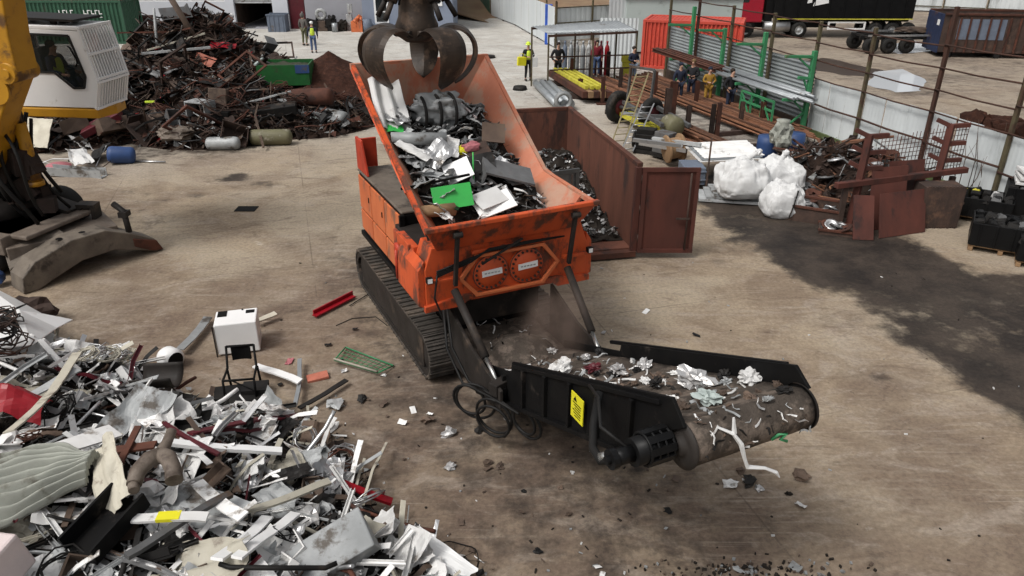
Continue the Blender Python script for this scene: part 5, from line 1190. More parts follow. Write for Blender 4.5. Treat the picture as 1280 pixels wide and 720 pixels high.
# corner ears, lamps, struts on the front
for sx in (-1, 1):
    mb = MB(); mb.prism([(sx * BW, .02, 1.66), (sx * (BW + .12), .02, 1.72), (sx * (BW + .1), .02, 2.3), (sx * BW, .02, 2.45)], (0, 1.0, 0)); mb.build('side_post', M['orange'], SH, .01)
    mb = MB(); mb.box((sx * (BW - .02), -.13, 2.2), (.10, .08, .09)); l_ = mb.build('lamp', M['black_paint'], SH, .01)
    mb = MB(); mb.box((sx * (BW - .02), -.172, 2.2), (.07, .008, .07)); mb.build('lamp_lens', M['white_clean'], l_)
    mb = MB(); mb.bar((sx * .98, -.16, 2.05), (sx * .98, -.33, 2.98), .06, .07); mb.tube([(sx * .98 - .07, -.34, 2.93), (sx * .98 + .07, -.34, 2.93)], .05, 8); mb.build('apron_strut', M['dark_steel'], SH, .008)
    # lifting rams of the conveyor
    a, e = V((sx * .98, -.12, 1.95)), V((sx * .86, -1.55, .95)); m1 = a.lerp(e, .68)
    mb = MB(); mb.tube([a, m1], .062, 12); r_ = mb.build('ram', M['dark_steel'], SH)
    mb = MB(); mb.tube([m1, e], .033, 10); mb.build('ram_rod', M['chrome'], r_)
    mb = MB(); mb.box(e, (.10, .12, .12)); mb.build('ram_eye', M['black_paint'], r_)
mb = MB()
for k in range(4): mb.tube([(-1.25, -.1, 2.3 - .03 * k), (-1.0 + .1 * k, -.14, 2.38), (-.4, -.13, 2.5 + .012 * k), (.3, -.13, 2.51 + .012 * k), (.9, -.13, 2.52)], .014, 6)
mb.tube([(-1.25, -.12, 2.25), (-1.32, -.16, 1.9), (-1.22, -.16, 1.6), (-1.15, -.2, 1.3)], .016, 6); mb.build('hose', M['hose'], SH)
mb = MB(); mb.bar((-.55, -.19, 2.33), (.15, -.155, 2.62), .03, .03); mb.build('rod', M['dark_steel'], SH)
for sx in (-1, 1): sb('front_side', (sx * BW, .5, 1.6), (sx * (BW - .1), 1.25, 2.5), 'orange')
sb('crusher_box', (-.8, .52, .95), (.8, 2.1, 1.7), 'dark_steel')
sb('crusher_top', (-1.2, .52, 1.7), (1.2, 2.1, 2.3), 'dark_steel')
# chassis and tracks
sb('chassis', (-.78, .7, .35), (.78, 5.2, 1.2), 'black_paint')
def track(cx, wd):
    r = .40; ya, yb = .75, 4.55; t_ = None
    path = []; n = 0
    Lr = (yb - ya); per = 2 * Lr + 2 * math.pi * r; N_ = 62
    def at(d):
        d %= per
        if d < Lr: return V((0, yb - d, 0)), math.pi
        d -= Lr
        if d < math.pi * r: a = d / r; return V((0, ya - r * math.sin(a), r - r * math.cos(a))), math.pi - a
        d -= math.pi * r
        if d < Lr: return V((0, ya + d, 2 * r)), 0.0
        d -= Lr; a = d / r; return V((0, yb + r * math.sin(a), r + r * math.cos(a))), -a
    mb = MB()
    for k in range(N_):
        c_, a = at(per * k / N_); M3 = Matrix.Rotation(a, 3, 'X')
        q = V((cx, c_.y, c_.z + .05)); mb.box(q, (wd, per / N_ * .9, .035), M3); mb.box(q + M3 @ V((0, .0, .03)), (wd * .99, .022, .04), M3)
        mb.box(q + M3 @ V((0, per / N_ * .3, .022)), (wd * .99, .012, .02), M3)
    t_ = mb.build('track', M['track_steel'], SH)
    mb = MB()
    for sx in (-1, 1):
        lo = [at(per * k / 60) for k in range(60)]
        mb.frame([V((cx + sx * wd * .46, c_.y, c_.z + .05)) for c_, a in lo], [V((cx + sx * wd * .46, ya + (c_.y - ya) * .985 if abs(c_.y - 2.6) < 1.9 else 2.65 + (c_.y - 2.65) * .955, .45 + (c_.z - .40) * .72)) for c_, a in lo], (sx * -.05, 0, 0))
    mb.build('track_chain', M['dark_steel'], t_)
    mb = MB()
    for sx in (-1, 1): mb.box((cx + sx * wd * .40, (ya + yb) / 2, .45), (.03, Lr, .54))
    mb.build('side_cover', M['dark_steel'], t_)
    mb = MB(); mb.box((cx, (ya + yb) / 2, r + .05), (wd * .55, Lr * .98, .42)); mb.build('track_frame', M['dark_steel'], t_, .02)
    for y in (ya, yb): mb = MB(); mb.lathe((cx - wd * .4, y, r + .05), (1, 0, 0), [(0, 0), (.12, 0), (.3, .03), (.35, .06), (.35, wd * .74), (.3, wd * .77), (0, wd * .8)], 20); mb.build('sprocket', M['dark_steel'], t_)
    for k in range(6): y = ya + .45 + k * .58; mb = MB(); mb.lathe((cx - wd * .42, y, .21), (1, 0, 0), [(0, 0), (.11, 0), (.13, .03), (.13, wd * .8), (0, wd * .84)], 14); mb.build('track_roller', M['dark_steel'], t_)
track(-1.06, .46); track(1.06, .46)
# engine housing behind the crusher
mb = MB(); mb.box2((-1.09, 1.95, 1.22), (1.22, 4.8, 2.5)); mb.build('engine_housing', M['black_paint'], SH, .03)
for k, (ya, yb) in enumerate(((2.06, 3.0), (3.04, 3.9), (3.94, 4.75))):
    for (za, zb) in ((1.3, 1.72), (1.76, 2.44)):
        p_ = sb('side_panel', (-1.125, ya, za), (-1.091, yb, zb), 'orange_panel', .012)
        if zb > 2: mb = MB(); mb.box((-1.132, ya + .12, 2.1), (.012, .04, .1)); mb.build('handle', M['black_paint'], p_)
    sb('side_panel', (1.221, ya, 1.3), (1.25, yb, 2.44), 'orange_panel', .012)
sb('hazard_strip', (-1.138, 1.97, 1.24), (-1.095, 2.04, 1.95), 'lemon', 0)
sb('corner_post', (-1.17, 1.9, 1.2), (-1.07, 1.968, 2.5), 'black_paint', .01)
mb = MB(); mb.box2((-1.14, 1.9, 1.12), (1.26, 4.85, 1.215)); mb.build('walkway_edge', M['black_paint'], SH, .01)
mb = MB(); mb.box2((-1.12, 1.95, 2.501), (1.2, 4.8, 2.55)); mb.build('housing_top', M['worn_grey'], SH, .02)
mb = MB(); mb.prism([(-1.11, 4.1, 2.56), (-1.11, 4.8, 2.56), (-1.11, 4.8, 3.2), (-1.11, 4.4, 3.2)], (.05, 0, 0)); mb.box2((-1.05, 4.74, 2.56), (-.7, 4.8, 3.15)); mb.build('engine_flap', M['red_flap'], SH, .01)
mb = MB(); mb.prism([(-1.44, .62, 2.5), (-1.44, 1.4, 2.5), (-1.44, 1.4, 1.7), (-1.44, .62, 1.75)], (.06, 0, 0)); mb.build('side_cheek', M['orange'], SH, .01)
mb = MB(); mb.lathe((-1.47, 1.1, 2.25), (-1, 0, 0), [(.12, 0), (.12, .03), (0, .035)], 14); mb.tube([(-1.5, 1.1, 2.25), (-1.5, 1.1, 1.75)], .03, 8); mb.build('latch', M['red_flap'], SH)
# discharge conveyor
CW, CY, CZ = .74, -5.35, 2.58      # half width, drum axis
def cz(y): return .55 + (CZ - .55) * max(0, (-y - .6) / (-CY - .6))
DR = .215
def belt_fn(s, t):
    yy = [1.4, -.6, CY]; a = s * 1.0
    L1 = 2.0; L2 = -CY - .6; L3 = math.pi * DR; T = L1 + L2 + L3 + 1.2; d = s * T; x = (t - .5) * 2 * (CW - .03)
    sag = -.05 * (1 - abs(2 * t - 1) ** 2)
    if d < L1: return V((x, 1.4 - d, .55 + DR + sag * max(0, 1 - d)))
    if d < L1 + L2: y = -.6 - (d - L1); return V((x, y, cz(y) + DR + sag * min(1, (L1 + L2 - d) * 3) + .012 * noise.noise(V((x * 6, y * 6, 0)))))
    d -= L1 + L2
    if d < L3: a = d / DR; return V((x, CY - DR * math.sin(a), CZ + DR * math.cos(a) + .008 * noise.noise(V((x * 7, a * 4, 3)))))
    d -= L3; y = CY + d; return V((x, y, cz(y) - DR))
mb = MB(); mb.grid(belt_fn, 120, 12, .022, True); mb.build('belt', M['belt'], SH)
mb = MB(); mb.tube([(-CW + .02, CY, CZ), (CW - .02, CY, CZ)], DR - .02, 28); mb.build('drum', M['dark_steel'], SH)
for sx in (-1, 1):
    mb = MB(); mb.lathe((sx * (CW - .02), CY, CZ), (sx, 0, 0), [(DR + .03, 0), (DR + .03, .025), (DR - .06, .03), (.1, .03), (.09, .07), (0, .07)], 28); mb.build('drum_flange', M['dark_steel'], SH)
    x = sx * CW
    hs_, y1_ = (.49, -1.7) if sx < 0 else (.44, -2.1)
    prof = [(x, -.5, cz(-.5) - .2), (x, -.5, cz(-.5) + .3), (x, y1_, cz(y1_) + .3), (x, y1_ - .03, cz(y1_) + hs_), (x, CY + .16, cz(CY + .16) + hs_ + .02), (x, CY - .06, cz(CY) + .24), (x, CY + .30, cz(CY) - .05), (x, CY + .6, cz(CY + .6) - .30)]
    mb = MB(); mb.prism(prof, (sx * .04, 0, 0)); mb.build('side_board', M['black_paint'], SH, .006)
    mb = MB(); mb.bar((x + sx * .05, -1.8, cz(-1.8) + .42), (x + sx * .05, CY + .3, cz(CY + .3) + .44), .05, .05); mb.bar((x + sx * .06, -.5, cz(-.5) - .24), (x + sx * .06, CY + .6, cz(CY + .6) - .29), .07, .06); mb.build('board_rail', M['black_paint'], SH, .006)
    for k in range(7):
        y = -.9 - k * .62; mb = MB(); mb.bar((x + sx * .065, y, cz(y) - .22), (x + sx * .065, y, cz(y) + (.40 if y < -1.8 else .24)), .06, .05, (0, 1, 0)); mb.build('rib', M['black_paint'], SH, .006)
mb = MB(); mb.box((-CW - .1, -3.62, cz(-3.62) + .10), (.012, .27, .34)); stk = mb.build('warning_sticker', M['sticker'], SH)
mb = MB()
zc_ = cz(-3.62) + .10
mb.prism([(-CW - .107, -3.54, zc_ + .08), (-CW - .107, -3.62, zc_ + .08), (-CW - .107, -3.58, zc_ + .14)], (-.003, 0, 0))
for k in range(6): mb.box((-CW - .107, -3.62 - .01 * (k % 3), zc_ + .05 - .034 * k), (.004, .19 - .03 * (k % 3), .012))
mb.build('lettering', M['black_gloss'], stk)
# drive motor with its grille cage on the near side of the drum
mc = V((-CW - .05, CY + .12, CZ - .02))
mb = MB(); mb.tube([mc, mc + V((-.42, 0, 0))], .14, 18); mt = mb.build('drive_motor', M['black_gloss'], SH)
mb = MB()
for k in range(9): a = k / 9 * 2 * math.pi; d_ = V((0, math.cos(a), math.sin(a))) * .16; mb.bar(mc + d_ + V((-.03, 0, 0)), mc + d_ + V((-.30, 0, 0)), .07, .03, d_)
for k in range(4): mb.ring(mc + V((-.04 - .085 * k, 0, 0)), (1, 0, 0), .16, .016, 18, 5)
mb.build('cage', M['black_gloss'], mt)
mb = MB(); mb.tube([mc + V((-.42, 0, 0)), mc + V((-.62, 0, .0))], .085, 14); mb.lathe(mc + V((-.60, 0, 0)), (-1, 0, 0), [(.10, 0), (.10, .06), (.045, .062), (.045, .1), (0, .102)], 14, False); mb.build('gearbox', M['black_gloss'], mt)
mb = MB(); q = mc + V((-.5, .02, -.05)); mb.tube([q, q + V((-.12, .18, -.12)), q + V((-.06, .42, -.16)), q + V((.1, .68, -.1)), q + V((.32, .95, .06))], .045, 9); mb.tube([q + V((.03, 0, .12)), q + V((-.1, .25, .22)), q + V((.15, .7, .2)), q + V((.35, 1.2, .0))], .018, 6); mb.build('hose', M['hose'], mt)
mb = MB(); mb.tube([q + V((-.02, .12, -.04)), q + V((-.12, .2, -.1))], .055, 8); mb.build('coupling', M['chrome'], mt)
# pivot of the conveyor, bracket plate and hose loops under the front
mb = MB(); mb.lathe((0, -.55, .72), (0, -.25, 1), [(0, .18), (.35, .18), (.5, .1), (.68, -.05), (.7, -.4)], 26); mb.build('pivot_drum', M['belt'], SH)
for sx in (-1, 1):
    mb = MB(); mb.prism([(sx * .95, .3, .5), (sx * .95, -1.0, .55), (sx * .95, -1.7, .75), (sx * .95, -1.7, 1.05), (sx * .95, -.6, 1.2), (sx * .95, .3, 1.5)], (sx * -.05, 0, 0)); mb.build('bracket_plate', M['dark_steel'], SH, .008)
mb = MB(); mb.box((-.84, -1.5, 1.0), (.34, .16, .2), rotm(0, 0, 20)); mb.build('bracket_box', M['dark_steel'], SH, .012)
mb = MB(); mb.box((.95, -1.75, 1.05), (.4, .25, .2)); mb.build('bracket_box', M['dark_steel'], SH, .012)
mb = MB()
for (x, y, z, r_, tl_) in ((-1.18, -1.1, .62, .26, .3), (-.98, -1.55, .55, .30, .1), (-1.02, -1.6, .5, .27, .15), (-.75, -2.05, .72, .22, -.2), (-.72, -2.1, .7, .25, -.1), (-1.1, -1.15, .6, .31, .4)): mb.ring((x, y, z), (.9, .5 + tl_, .1), r_, .022, 22, 6)
for k in range(2): mb.tube([(-1.2 + .06 * k, -.2, 1.7), (-1.28 + .08 * k, -.5, 1.2), (-1.2 + .1 * k, -.9, .8), (-1.0 + .05 * k, -1.5, .85), (-.85, -2.1, .9)], .02, 6)
mb.build('hose_loop', M['hose'], SH)

# ------------------------------------------------------------------ five tined grapple
GRC = GY(522, 50, 13.3); GRC.z = 5.25
gr = empty('grapple', GRC, 0, 'dark steel orange peel grapple hanging open above the rear of the orange hopper', 'grapple')
mb = MB(); mb.lathe((0, 0, .05), (0, 0, 1), [(0, -.1), (.2, -.1), (.34, .0), (.36, .16), (.30, .3), (.26, .75), (.3, .8), (.3, 1.0), (.18, 1.05), (.18, 1.6), (0, 1.6)], 20); mb.build('hub', M['grapple_steel'], gr)
for k, a in enumerate((172, 228, 312, 8, 90)):
    ca, sa = math.cos(R(a)), math.sin(R(a)); er, et = V((ca, sa, 0)), V((-sa, ca, 0))
    prof = [(.28, .06, .20), (.50, .19, .22), (.74, .17, .24), (.92, .02, .245), (.98, -.18, .235), (.94, -.38, .225), (.83, -.56, .19), (.70, -.68, .12), (.60, -.75, .015)]
    op = 0 if k != 4 else 0
    for _ in range(2):
        np_ = [prof[0]]
        for q0, q1 in zip(prof, prof[1:]): np_ += [tuple(.75 * u_ + .25 * v_ for u_, v_ in zip(q0, q1)), tuple(.25 * u_ + .75 * v_ for u_, v_ in zip(q0, q1))]
        prof = np_ + [prof[-1]]
    prof = [(r, z, w_ * 1.16) for r, z, w_ in prof]
    mb = MB()
    pts = [er * r + V((0, 0, z)) for r, z, w_ in prof]; n = len(pts); vs = []; fs = []
    for i, (r, z, w_) in enumerate(prof):
        t_ = (pts[min(i + 1, n - 1)] - pts[max(i - 1, 0)]).normalized(); nr = t_.cross(et).normalized(); th = .10 * (1 - .5 * i / n)
        for (sx_, q) in ((-1, 0), (-.55, .5), (0, 1), (.55, .5), (1, 0), (.6, -.7), (-.6, -.7)): vs.append(pts[i] + et * (w_ * sx_) + nr * (th * .6 * q * -1))
    m_ = 7
    for i in range(n - 1):
        for j in range(m_): fs.append((i * m_ + j, i * m_ + (j + 1) % m_, (i + 1) * m_ + (j + 1) % m_, (i + 1) * m_ + j))
    fs += [list(range(m_))[::-1], [(n - 1) * m_ + j for j in range(m_)]]
    mb.add(vs, fs); tn = mb.build('tine', M['grapple_steel'], gr, .01)
    c0 = er * .27 + V((0, 0, 1.0)); c1 = er * .66 + V((0, 0, .34)); mb = MB(); mb.tube([c0, c0.lerp(c1, .6)], .085, 10); mb.tube([c0.lerp(c1, .6), c1], .045, 8); mb.build('cylinder', M['dark_steel'], gr)
    mb = MB(); mb.tube([er * .30 + et * .2 + V((0, 0, .1)), er * .30 - et * .2 + V((0, 0, .1))], .06, 10); mb.build('pin', M['dark_steel'], tn)
    mb = MB(); mb.tube([er * .2 + V((0, 0, 1.1)), er * .36 + et * .1 + V((0, 0, .9)), er * .4 + et * .05 + V((0, 0, .55))], .022, 6); mb.build('hose', M['hose'], gr)

# ------------------------------------------------------------------ the excavator on the left
EX = empty('excavator', (-12.0, 16.6, 0), 0, 'yellow material handling excavator with a raised white cab and grey stabiliser blades', 'excavator')
hd = R(-7); EF = V((math.cos(hd), math.sin(hd), 0)); EL = V((-math.sin(hd), math.cos(hd), 0)); CN = V((-9.2, 16.83, 3.3))
def K(s, l, z): return CN + EF * s + EL * l + V((0, 0, z))      # cab frame: s forwards, l away from the camera
out = [(-1.8, 0), (-.9, 0), (-.2, 0), (0, 0), (.17, .58), (0, 1.62), (-.9, 1.65), (-1.8, 1.66)]
inn = [(-1.72, .77), (-.75, .76), (-.38, .43), (-.13, .44), (-.04, .68), (-.22, 1.53), (-.9, 1.55), (-1.72, 1.55)]
cw_ = 1.0
for l, nm in ((0, 'cab_side'), (cw_ - .05, 'cab_side')):
    mb = MB(); mb.frame([K(s, l, z) for s, z in out], [K(s, l, z) for s, z in inn], EL * .05); sd_ = mb.build(nm, M['white_clean'], EX, world=True, bevel=.012)
glm = bpy.data.materials.new('cab_glass'); glm.use_nodes = True
n_ = glm.node_tree; bs = n_.nodes['Principled BSDF']; bs.inputs['Base Color'].default_value = (.015, .02, .02, 1); bs.inputs['Roughness'].default_value = .06; bs.inputs['Alpha'].default_value = .36
for l in (.02, cw_ - .03):
    mb = MB(); mb.prism([K(s * 1.0, l, z) for s, z in inn], EL * .008); mb.build('side_window', glm, EX, world=True)
mb = MB()
for j in range(len(inn)):
    a, c_ = inn[j], inn[(j + 1) % len(inn)]; mb.bar(K(a[0], -.012, a[1]), K(c_[0], -.012, c_[1]), .045, .02, EL)
mb.build('window_seal', M['rubber'], EX, world=True)
mb = MB(); mb.prism([K(.0, .05, .0), K(.17, .05, .58), K(.17, cw_ - .05, .58), K(.0, cw_ - .05, .0)], EF * -.02); mb.build('front_window', glm, EX, world=True)
mb = MB(); mb.prism([K(.17, .05, .58), K(.0, .05, 1.62), K(.0, cw_ - .05, 1.62), K(.17, cw_ - .05, .58)], EF * -.02); mb.build('front_window', glm, EX, world=True)
mb = MB(); mb.prism([K(-1.8, 0, 1.661), K(.02, 0, 1.63), K(.02, cw_, 1.63), K(-1.8, cw_, 1.661)], (0, 0, .09)); mb.build('roof', M['white_clean'], EX, world=True, bevel=.02)
mb = MB(); mb.prism([K(-2.0, .02, 1.86), K(-.05, .02, 1.80), K(-.05, cw_ - .02, 1.80), K(-2.0, cw_ - .02, 1.86)], (0, 0, .05))
for s in (-1.6, -.6):
    for l in (.15, .85): mb.bar(K(s, l, 1.72), K(s, l, 1.86), .12, .06)
mb.build('roof_guard', M['dark_metal'], EX, world=True)
mb = MB(); mb.box(K(-.45, .3, 1.8), (.14, .18, .1)); mb.build('work_lamp', M['black_gloss'], EX, world=True)
mb = MB(); mb.prism([K(-1.78, .05, .0), K(-.02, .05, .0), K(-.02, cw_ - .05, 0), K(-1.78, cw_ - .05, 0)], (0, 0, .03)); mb.build('floor', M['dark_metal'], EX, world=True)
mb = MB(); mb.prism([K(-1.78, .06, .03), K(-1.78, cw_ - .06, .03), K(-1.78, cw_ - .06, 1.6), K(-1.78, .06, 1.6)], EF * .03); mb.build('rear_wall', M['dark_metal'], EX, world=True)
# white bar guard in front of the windscreen
g1 = MB(); nb = 12
gA, gB, gC = (.07, .0), (.25, .59), (.07, 1.70)
for k in range(nb + 1):
    l = -.06 + (cw_ + .12) * k / nb; w_ = .03 if k not in (0, nb) else .055
    g1.bar(K(gA[0], l, gA[1]), K(gB[0], l, gB[1]), w_, .035, EF); g1.bar(K(gB[0], l, gB[1]), K(gC[0], l, gC[1]), w_, .035, EF)
for (s, z) in ((gA[0], gA[1]), (gB[0], gB[1] - .02), (gB[0] - .01, gB[1] + .05), (gC[0], gC[1]), (.15, 1.15)): g1.bar(K(s + .02, -.06, z), K(s + .02, cw_ + .06, z), .05, .045, EF)
g1.build('windscreen_guard', M['white_clean'], EX, world=True)
mb = MB(); mb.prism([K(-1.85, -.04, -.02), K(.06, -.04, -.02), K(.18, cw_ * .5, -.02), K(.06, cw_ + .04, -.02), K(-1.85, cw_ + .04, -.02)], (0, 0, -.2)); mb.build('cab_base', M['yellow'], EX, world=True, bevel=.02)
mb = MB(); mb.bar(K(-1.0, .5, .35), K(-1.0, .5, .45), .5, .5, EF); mb.box(K(-1.0, .5, .42), (.5, .5, .14), rotm(0, 0, -7)); mb.box(K(-1.24, .5, .85), (.12, .48, .75), rotm(0, -8, -7)); mb.build('seat', M['black_cloth'], EX, world=True)
mb = MB(); mb.tube([K(-.5, .25, .05), K(-.62, .25, .75)], .03, 8); mb.bar(K(-.5, .5, .2), K(-.75, .5, .7), .3, .08); mb.build('console', M['dark_metal'], EX, world=True)
mb = MB(); mb.tube([K(-.18, -.05, .9), K(-.1, -.07, 1.0), K(-.2, -.07, 1.3), K(-.26, -.05, 1.32)], .018, 7); mb.build('grab_handle', M['black_paint'], EX, world=True)
q = K(-.98, .40, -.4); person(q, 90 - 7, 'operator in a lime hi-vis vest sitting inside the white excavator cab', 'navy_cloth', 'navy_cloth', 'sit', 'hair', 'hair', 1.75, False, True)
# boom beside the cab, stick and grapple hanger reach over to the grapple
BC = V((-9.72, 15.28, 0))
def B(s, l, z): return BC + EF * s + EL * l + V((0, 0, z))
bp_ = [(-1.9, 2.2), (-1.2, 2.3), (-.62, 3.45), (0, 4.35), (.02, 5.0), (.35, 7.4), (1.2, 9.0), (4.2, 10.9), (4.3, 11.7), (.6, 10.2), (-.75, 8.2), (-1.25, 5.5), (-1.5, 4.0)]
mb = MB(); mb.prism([B(s, 0, z) for s, z in bp_], EL * .62); boom = mb.build('boom', M['yellow'], EX, world=True, bevel=.03)
mb = MB(); mb.tube([B(-.2, -.07, 4.32), B(-.2, .66, 4.32)], .2, 24); mb.tube([B(-.2, -.11, 4.32), B(-.2, .69, 4.32)], .1, 16); mb.build('pivot_boss', M['yellow'], boom, world=True)
mb = MB(); mb.tube([B(-.55, -.06, 4.0), B(-.55, -.0, 4.0)], .3, 20); mb.build('pivot_boss', M['yellow'], boom, world=True)
sp_ = B(4.25, .3, 11.3); gt = GRC + V((0, 0, 1.7))
mb = MB(); d_ = (gt + V((0, 0, .35)) - sp_); mb.bar(sp_ - d_.normalized() * .6, gt + V((0, 0, .35)), .4, .5); mb.build('stick', M['yellow'], EX, world=True, bevel=.03)
mb = MB(); mb.bar(gt + V((0, 0, .5)), gt - V((0, 0, .12)), .22, .22, (0, 1, 0)); mb.build('grapple_hanger', M['dark_steel'], EX, world=True)
mb = MB(); q = GY(31, 178, 16.0); mb.tube([q - V((0, 0, .9)), q + V((0, 0, .42))], .13, 14); mb.tube([q - V((0, 0, .95)), q - V((0, 0, .85))], .17, 14); r_ = mb.build('lift_ram', M['yellow'], EX, world=True)
mb = MB(); mb.tube([q + V((0, 0, .42)), q + V((.05, 0, 1.5))], .07, 12); mb.build('ram_rod', M['dark_steel'], r_, world=True)
mb = MB(); hr = random.Random(5)
for k in range(26):
    x = -11.5 + 1.15 * hr.random(); y = 15.5 + .9 * hr.random(); z = 3.6 - hr.random() * .8
    c4 = [V((x, y, z)), V((x + hr.uniform(-.5, .5), y - .25, z - .5)), V((x + hr.uniform(-.5, .5), y - .2, z - 1.1)), V((x + hr.uniform(-.3, .35), y + .15, z - 1.8 - .3 * hr.random()))]
    mb.tube([c4[0] * (1 - t) ** 3 + c4[1] * 3 * t * (1 - t) ** 2 + c4[2] * 3 * t * t * (1 - t) + c4[3] * t ** 3 for t in [q_ / 12 for q_ in range(13)]], .025 + .025 * hr.random(), 7)
mb.build('hose_bundle', M['hose'], EX, world=True)
mb = MB()
for k in range(22):
    x = -11.4 + 1.15 * hr.random(); mb.box((x, 15.9 + .4 * hr.random(), 1.3 + 1.5 * hr.random()), (.3 * hr.random() + .1, .3, .4 * hr.random() + .15), rotm(0, hr.uniform(-30, 30), hr.uniform(-40, 40)))
mb.build('valve_block', M['rust_dark'], EX, world=True)
mb = MB(); mb.box((-13.3, 16.9, 2.1), (3.2, 2.6, 1.4), rotm(0, 0, -18)); mb.build('upper_body', M['yellow'], EX, world=True, bevel=.05)
mb = MB(); mb.lathe((-12.0, 16.6, .95), (0, 0, 1), [(0, 0), (.95, 0), (1.0, .1), (1.0, .4), (0, .42)], 30); mb.build('turntable', M['dark_steel'], EX, world=True)
mb = MB(); mb.box((-12.0, 16.4, .8), (3.3, 2.2, .4), rotm(0, 0, -18)); mb.box((-10.75, 16.1, .95), (1.6, 1.9, .1), rotm(0, 0, -18)); mb.build('undercarriage', M['manifold'], EX, world=True, bevel=.03)
mb = MB(); a = GY(95, 262, 16.6); mb.bar(a, a + V((-1.2, .3, .3)), .5, .08); mb.frame([a + V((0, 0, .12)), a + V((.42, 0, .1)), a + V((.4, 0, -.36)), a + V((.05, 0, -.4))], [a + V((.1, 0, .03)), a + V((.33, 0, .02)), a + V((.31, 0, -.28)), a + V((.12, 0, -.3))], (0, .3, 0)); mb.build('step_bracket', M['dark_steel'], EX, world=True)
# stabiliser blade: a bent box girder with both feet on the ground
A0, B0 = G(30, 369), G(203, 313); ln_ = B0 - A0
def bl(f, z, off=0): return A0 + ln_ * f + V((0, 0, z)) + off * V((-ln_.y, ln_.x, 0)).normalized()
prof = [(0, .02), (.02, .35), (.12, .62), (.38, .86), (.62, .86), (.80, .62), (.96, .34), (1.0, .06), (.97, .0), (.86, .14), (.66, .36), (.42, .34), (.2, .12), (.1, .0)]
mb = MB(); mb.prism([bl(f, z) for f, z in prof], V((-ln_.y, ln_.x, 0)).normalized() * .62); sbm = mb.build('stabiliser', M['worn_grey'], EX, world=True, bevel=.025)
mb = MB(); mb.prism([bl(.80, .50, -.03), bl(.97, .3, -.03), bl(1.01, .02, -.03), bl(.92, .08, -.03), bl(.8, .3, -.03)], V((-ln_.y, ln_.x, 0)).normalized() * .5); mb.build('foot_pad', M['rust'], sbm, world=True, bevel=.02)
for f in (.34, .5): mb = MB(); q = bl(f, .862, .3); mb.lathe(q, (0, 0, 1), [(.07, 0), (.05, .006), (0, .006)], 12); mb.build('hole', M['black_paint'], sbm, world=True)
mb = MB(); q = bl(.80, .62, .1); mb.tube([q, q + V((-.1, .15, .45)), q + V((-.35, .25, .6))], .07, 10); mb.box(q + V((-.1, .15, .4)), (.18, .25, .12)); mb.build('ram_lug', M['dark_steel'], EX, world=True)
mb = MB(); mb.prism([bl(.02, .4, .6), bl(.42, .86, .62), bl(.42, .9, 1.6), bl(.1, .8, 1.5)], (0, 0, -.12)); mb.build('cross_plate', M['worn_grey'], EX, world=True, bevel=.015)
mb = MB(); mb.box(bl(.45, .5, 1.2), (2.2, 1.3, .55), rotm(0, 0, 40)); mb.build('girder', M['manifold'], EX, world=True, bevel=.02)
for (x, y) in ((-11.5, 15.1), (-13.0, 17.9), (-11.3, 17.8)):
    mb = MB(); mb.lathe((x, y, .55), EL, [(.25, 0), (.45, 0), (.55, .07), (.55, .38), (.45, .45), (.25, .45), (.25, 0)], 24); t_ = mb.build('wheel', M['rubber'], EX, world=True)
    mb = MB(); mb.lathe((x, y, .55), EL, [(0, .05), (.25, .03), (.26, .4), (0, .4)], 16); mb.build('rim', M['yellow'], t_, world=True)
PI2 = 6.283
def rrot(a=.5, b=.5): return (rnd.uniform(-a, a), rnd.uniform(-b, b), rnd.uniform(0, PI2))
# ------------------------------------------------------------------ foreground heap of light metal
def fh(x, y):
    d = sdist((x, y), FORE)
    if d < -.3: return 0
    n = noise.fractal(V((x * .9, y * .9, 2)), .8, 2.1, 3)
    h = 1.35 * (1 - math.exp(-max(0, d) / 2.0)) + .22 * n * smooth(0, .8, d)
    h += .35 * math.exp(-((x + 7.5) ** 2 / 5 + (y - 9.5) ** 2 / 5)) * smooth(0, 1.5, d)
    return max(0, h)
mb = MB(); mb.mi = 0
mb.grid(lambda s, t: V((-13.5 + 14 * s, 3.4 + 10.9 * t, fh(-13.5 + 14 * s, 3.4 + 10.9 * t) - .10)), 90, 72, .02)
def in_fore(r_):
    for _ in range(6):
        x, y = r_.uniform(-12, .2), r_.uniform(4.2, 13.2)
        if abs(x) > .74 * (y + 1.6): continue
        if sdist((x, y), FORE) > -.12 + .25 * noise.noise(V((x * 2, y * 2, 4))): return V((x, y, fh(x, y) + r_.uniform(-.1, .07)))
    return None
shards(mb, 5600, in_fore, (.035, .19), 31, [4.5, 4.5, 2, 1.6, 2.2, .3, 2.0, .3], .55)
tag(mb.build('scrap_heap', [M['scrap_dark'], M['dark_metal'], M['pale_grey'], M['alu'], M['white'], M['maroon'], M['brownish'], M['cream']]), 'mass of small mixed metal fragments filling the light scrap heap in the foreground', 'scrap', kind='stuff')
def fore_spot(dmin=.15):
    for _ in range(60):
        x, y = rnd.uniform(-10.5, .1), rnd.uniform(4.6, 12.9)
        if abs(x) > .71 * (y + 1.3): continue
        if sdist((x, y), FORE) > dmin: return x, y
    return -4, 8
def tilt(x, y, spread=.3):
    e = .25; gx = (fh(x + e, y) - fh(x - e, y)) / (2 * e); gy = (fh(x, y + e) - fh(x, y - e)) / (2 * e)
    return (math.atan(gy) + rnd.uniform(-spread, spread), -math.atan(gx) + rnd.uniform(-spread, spread), rnd.uniform(0, PI2))
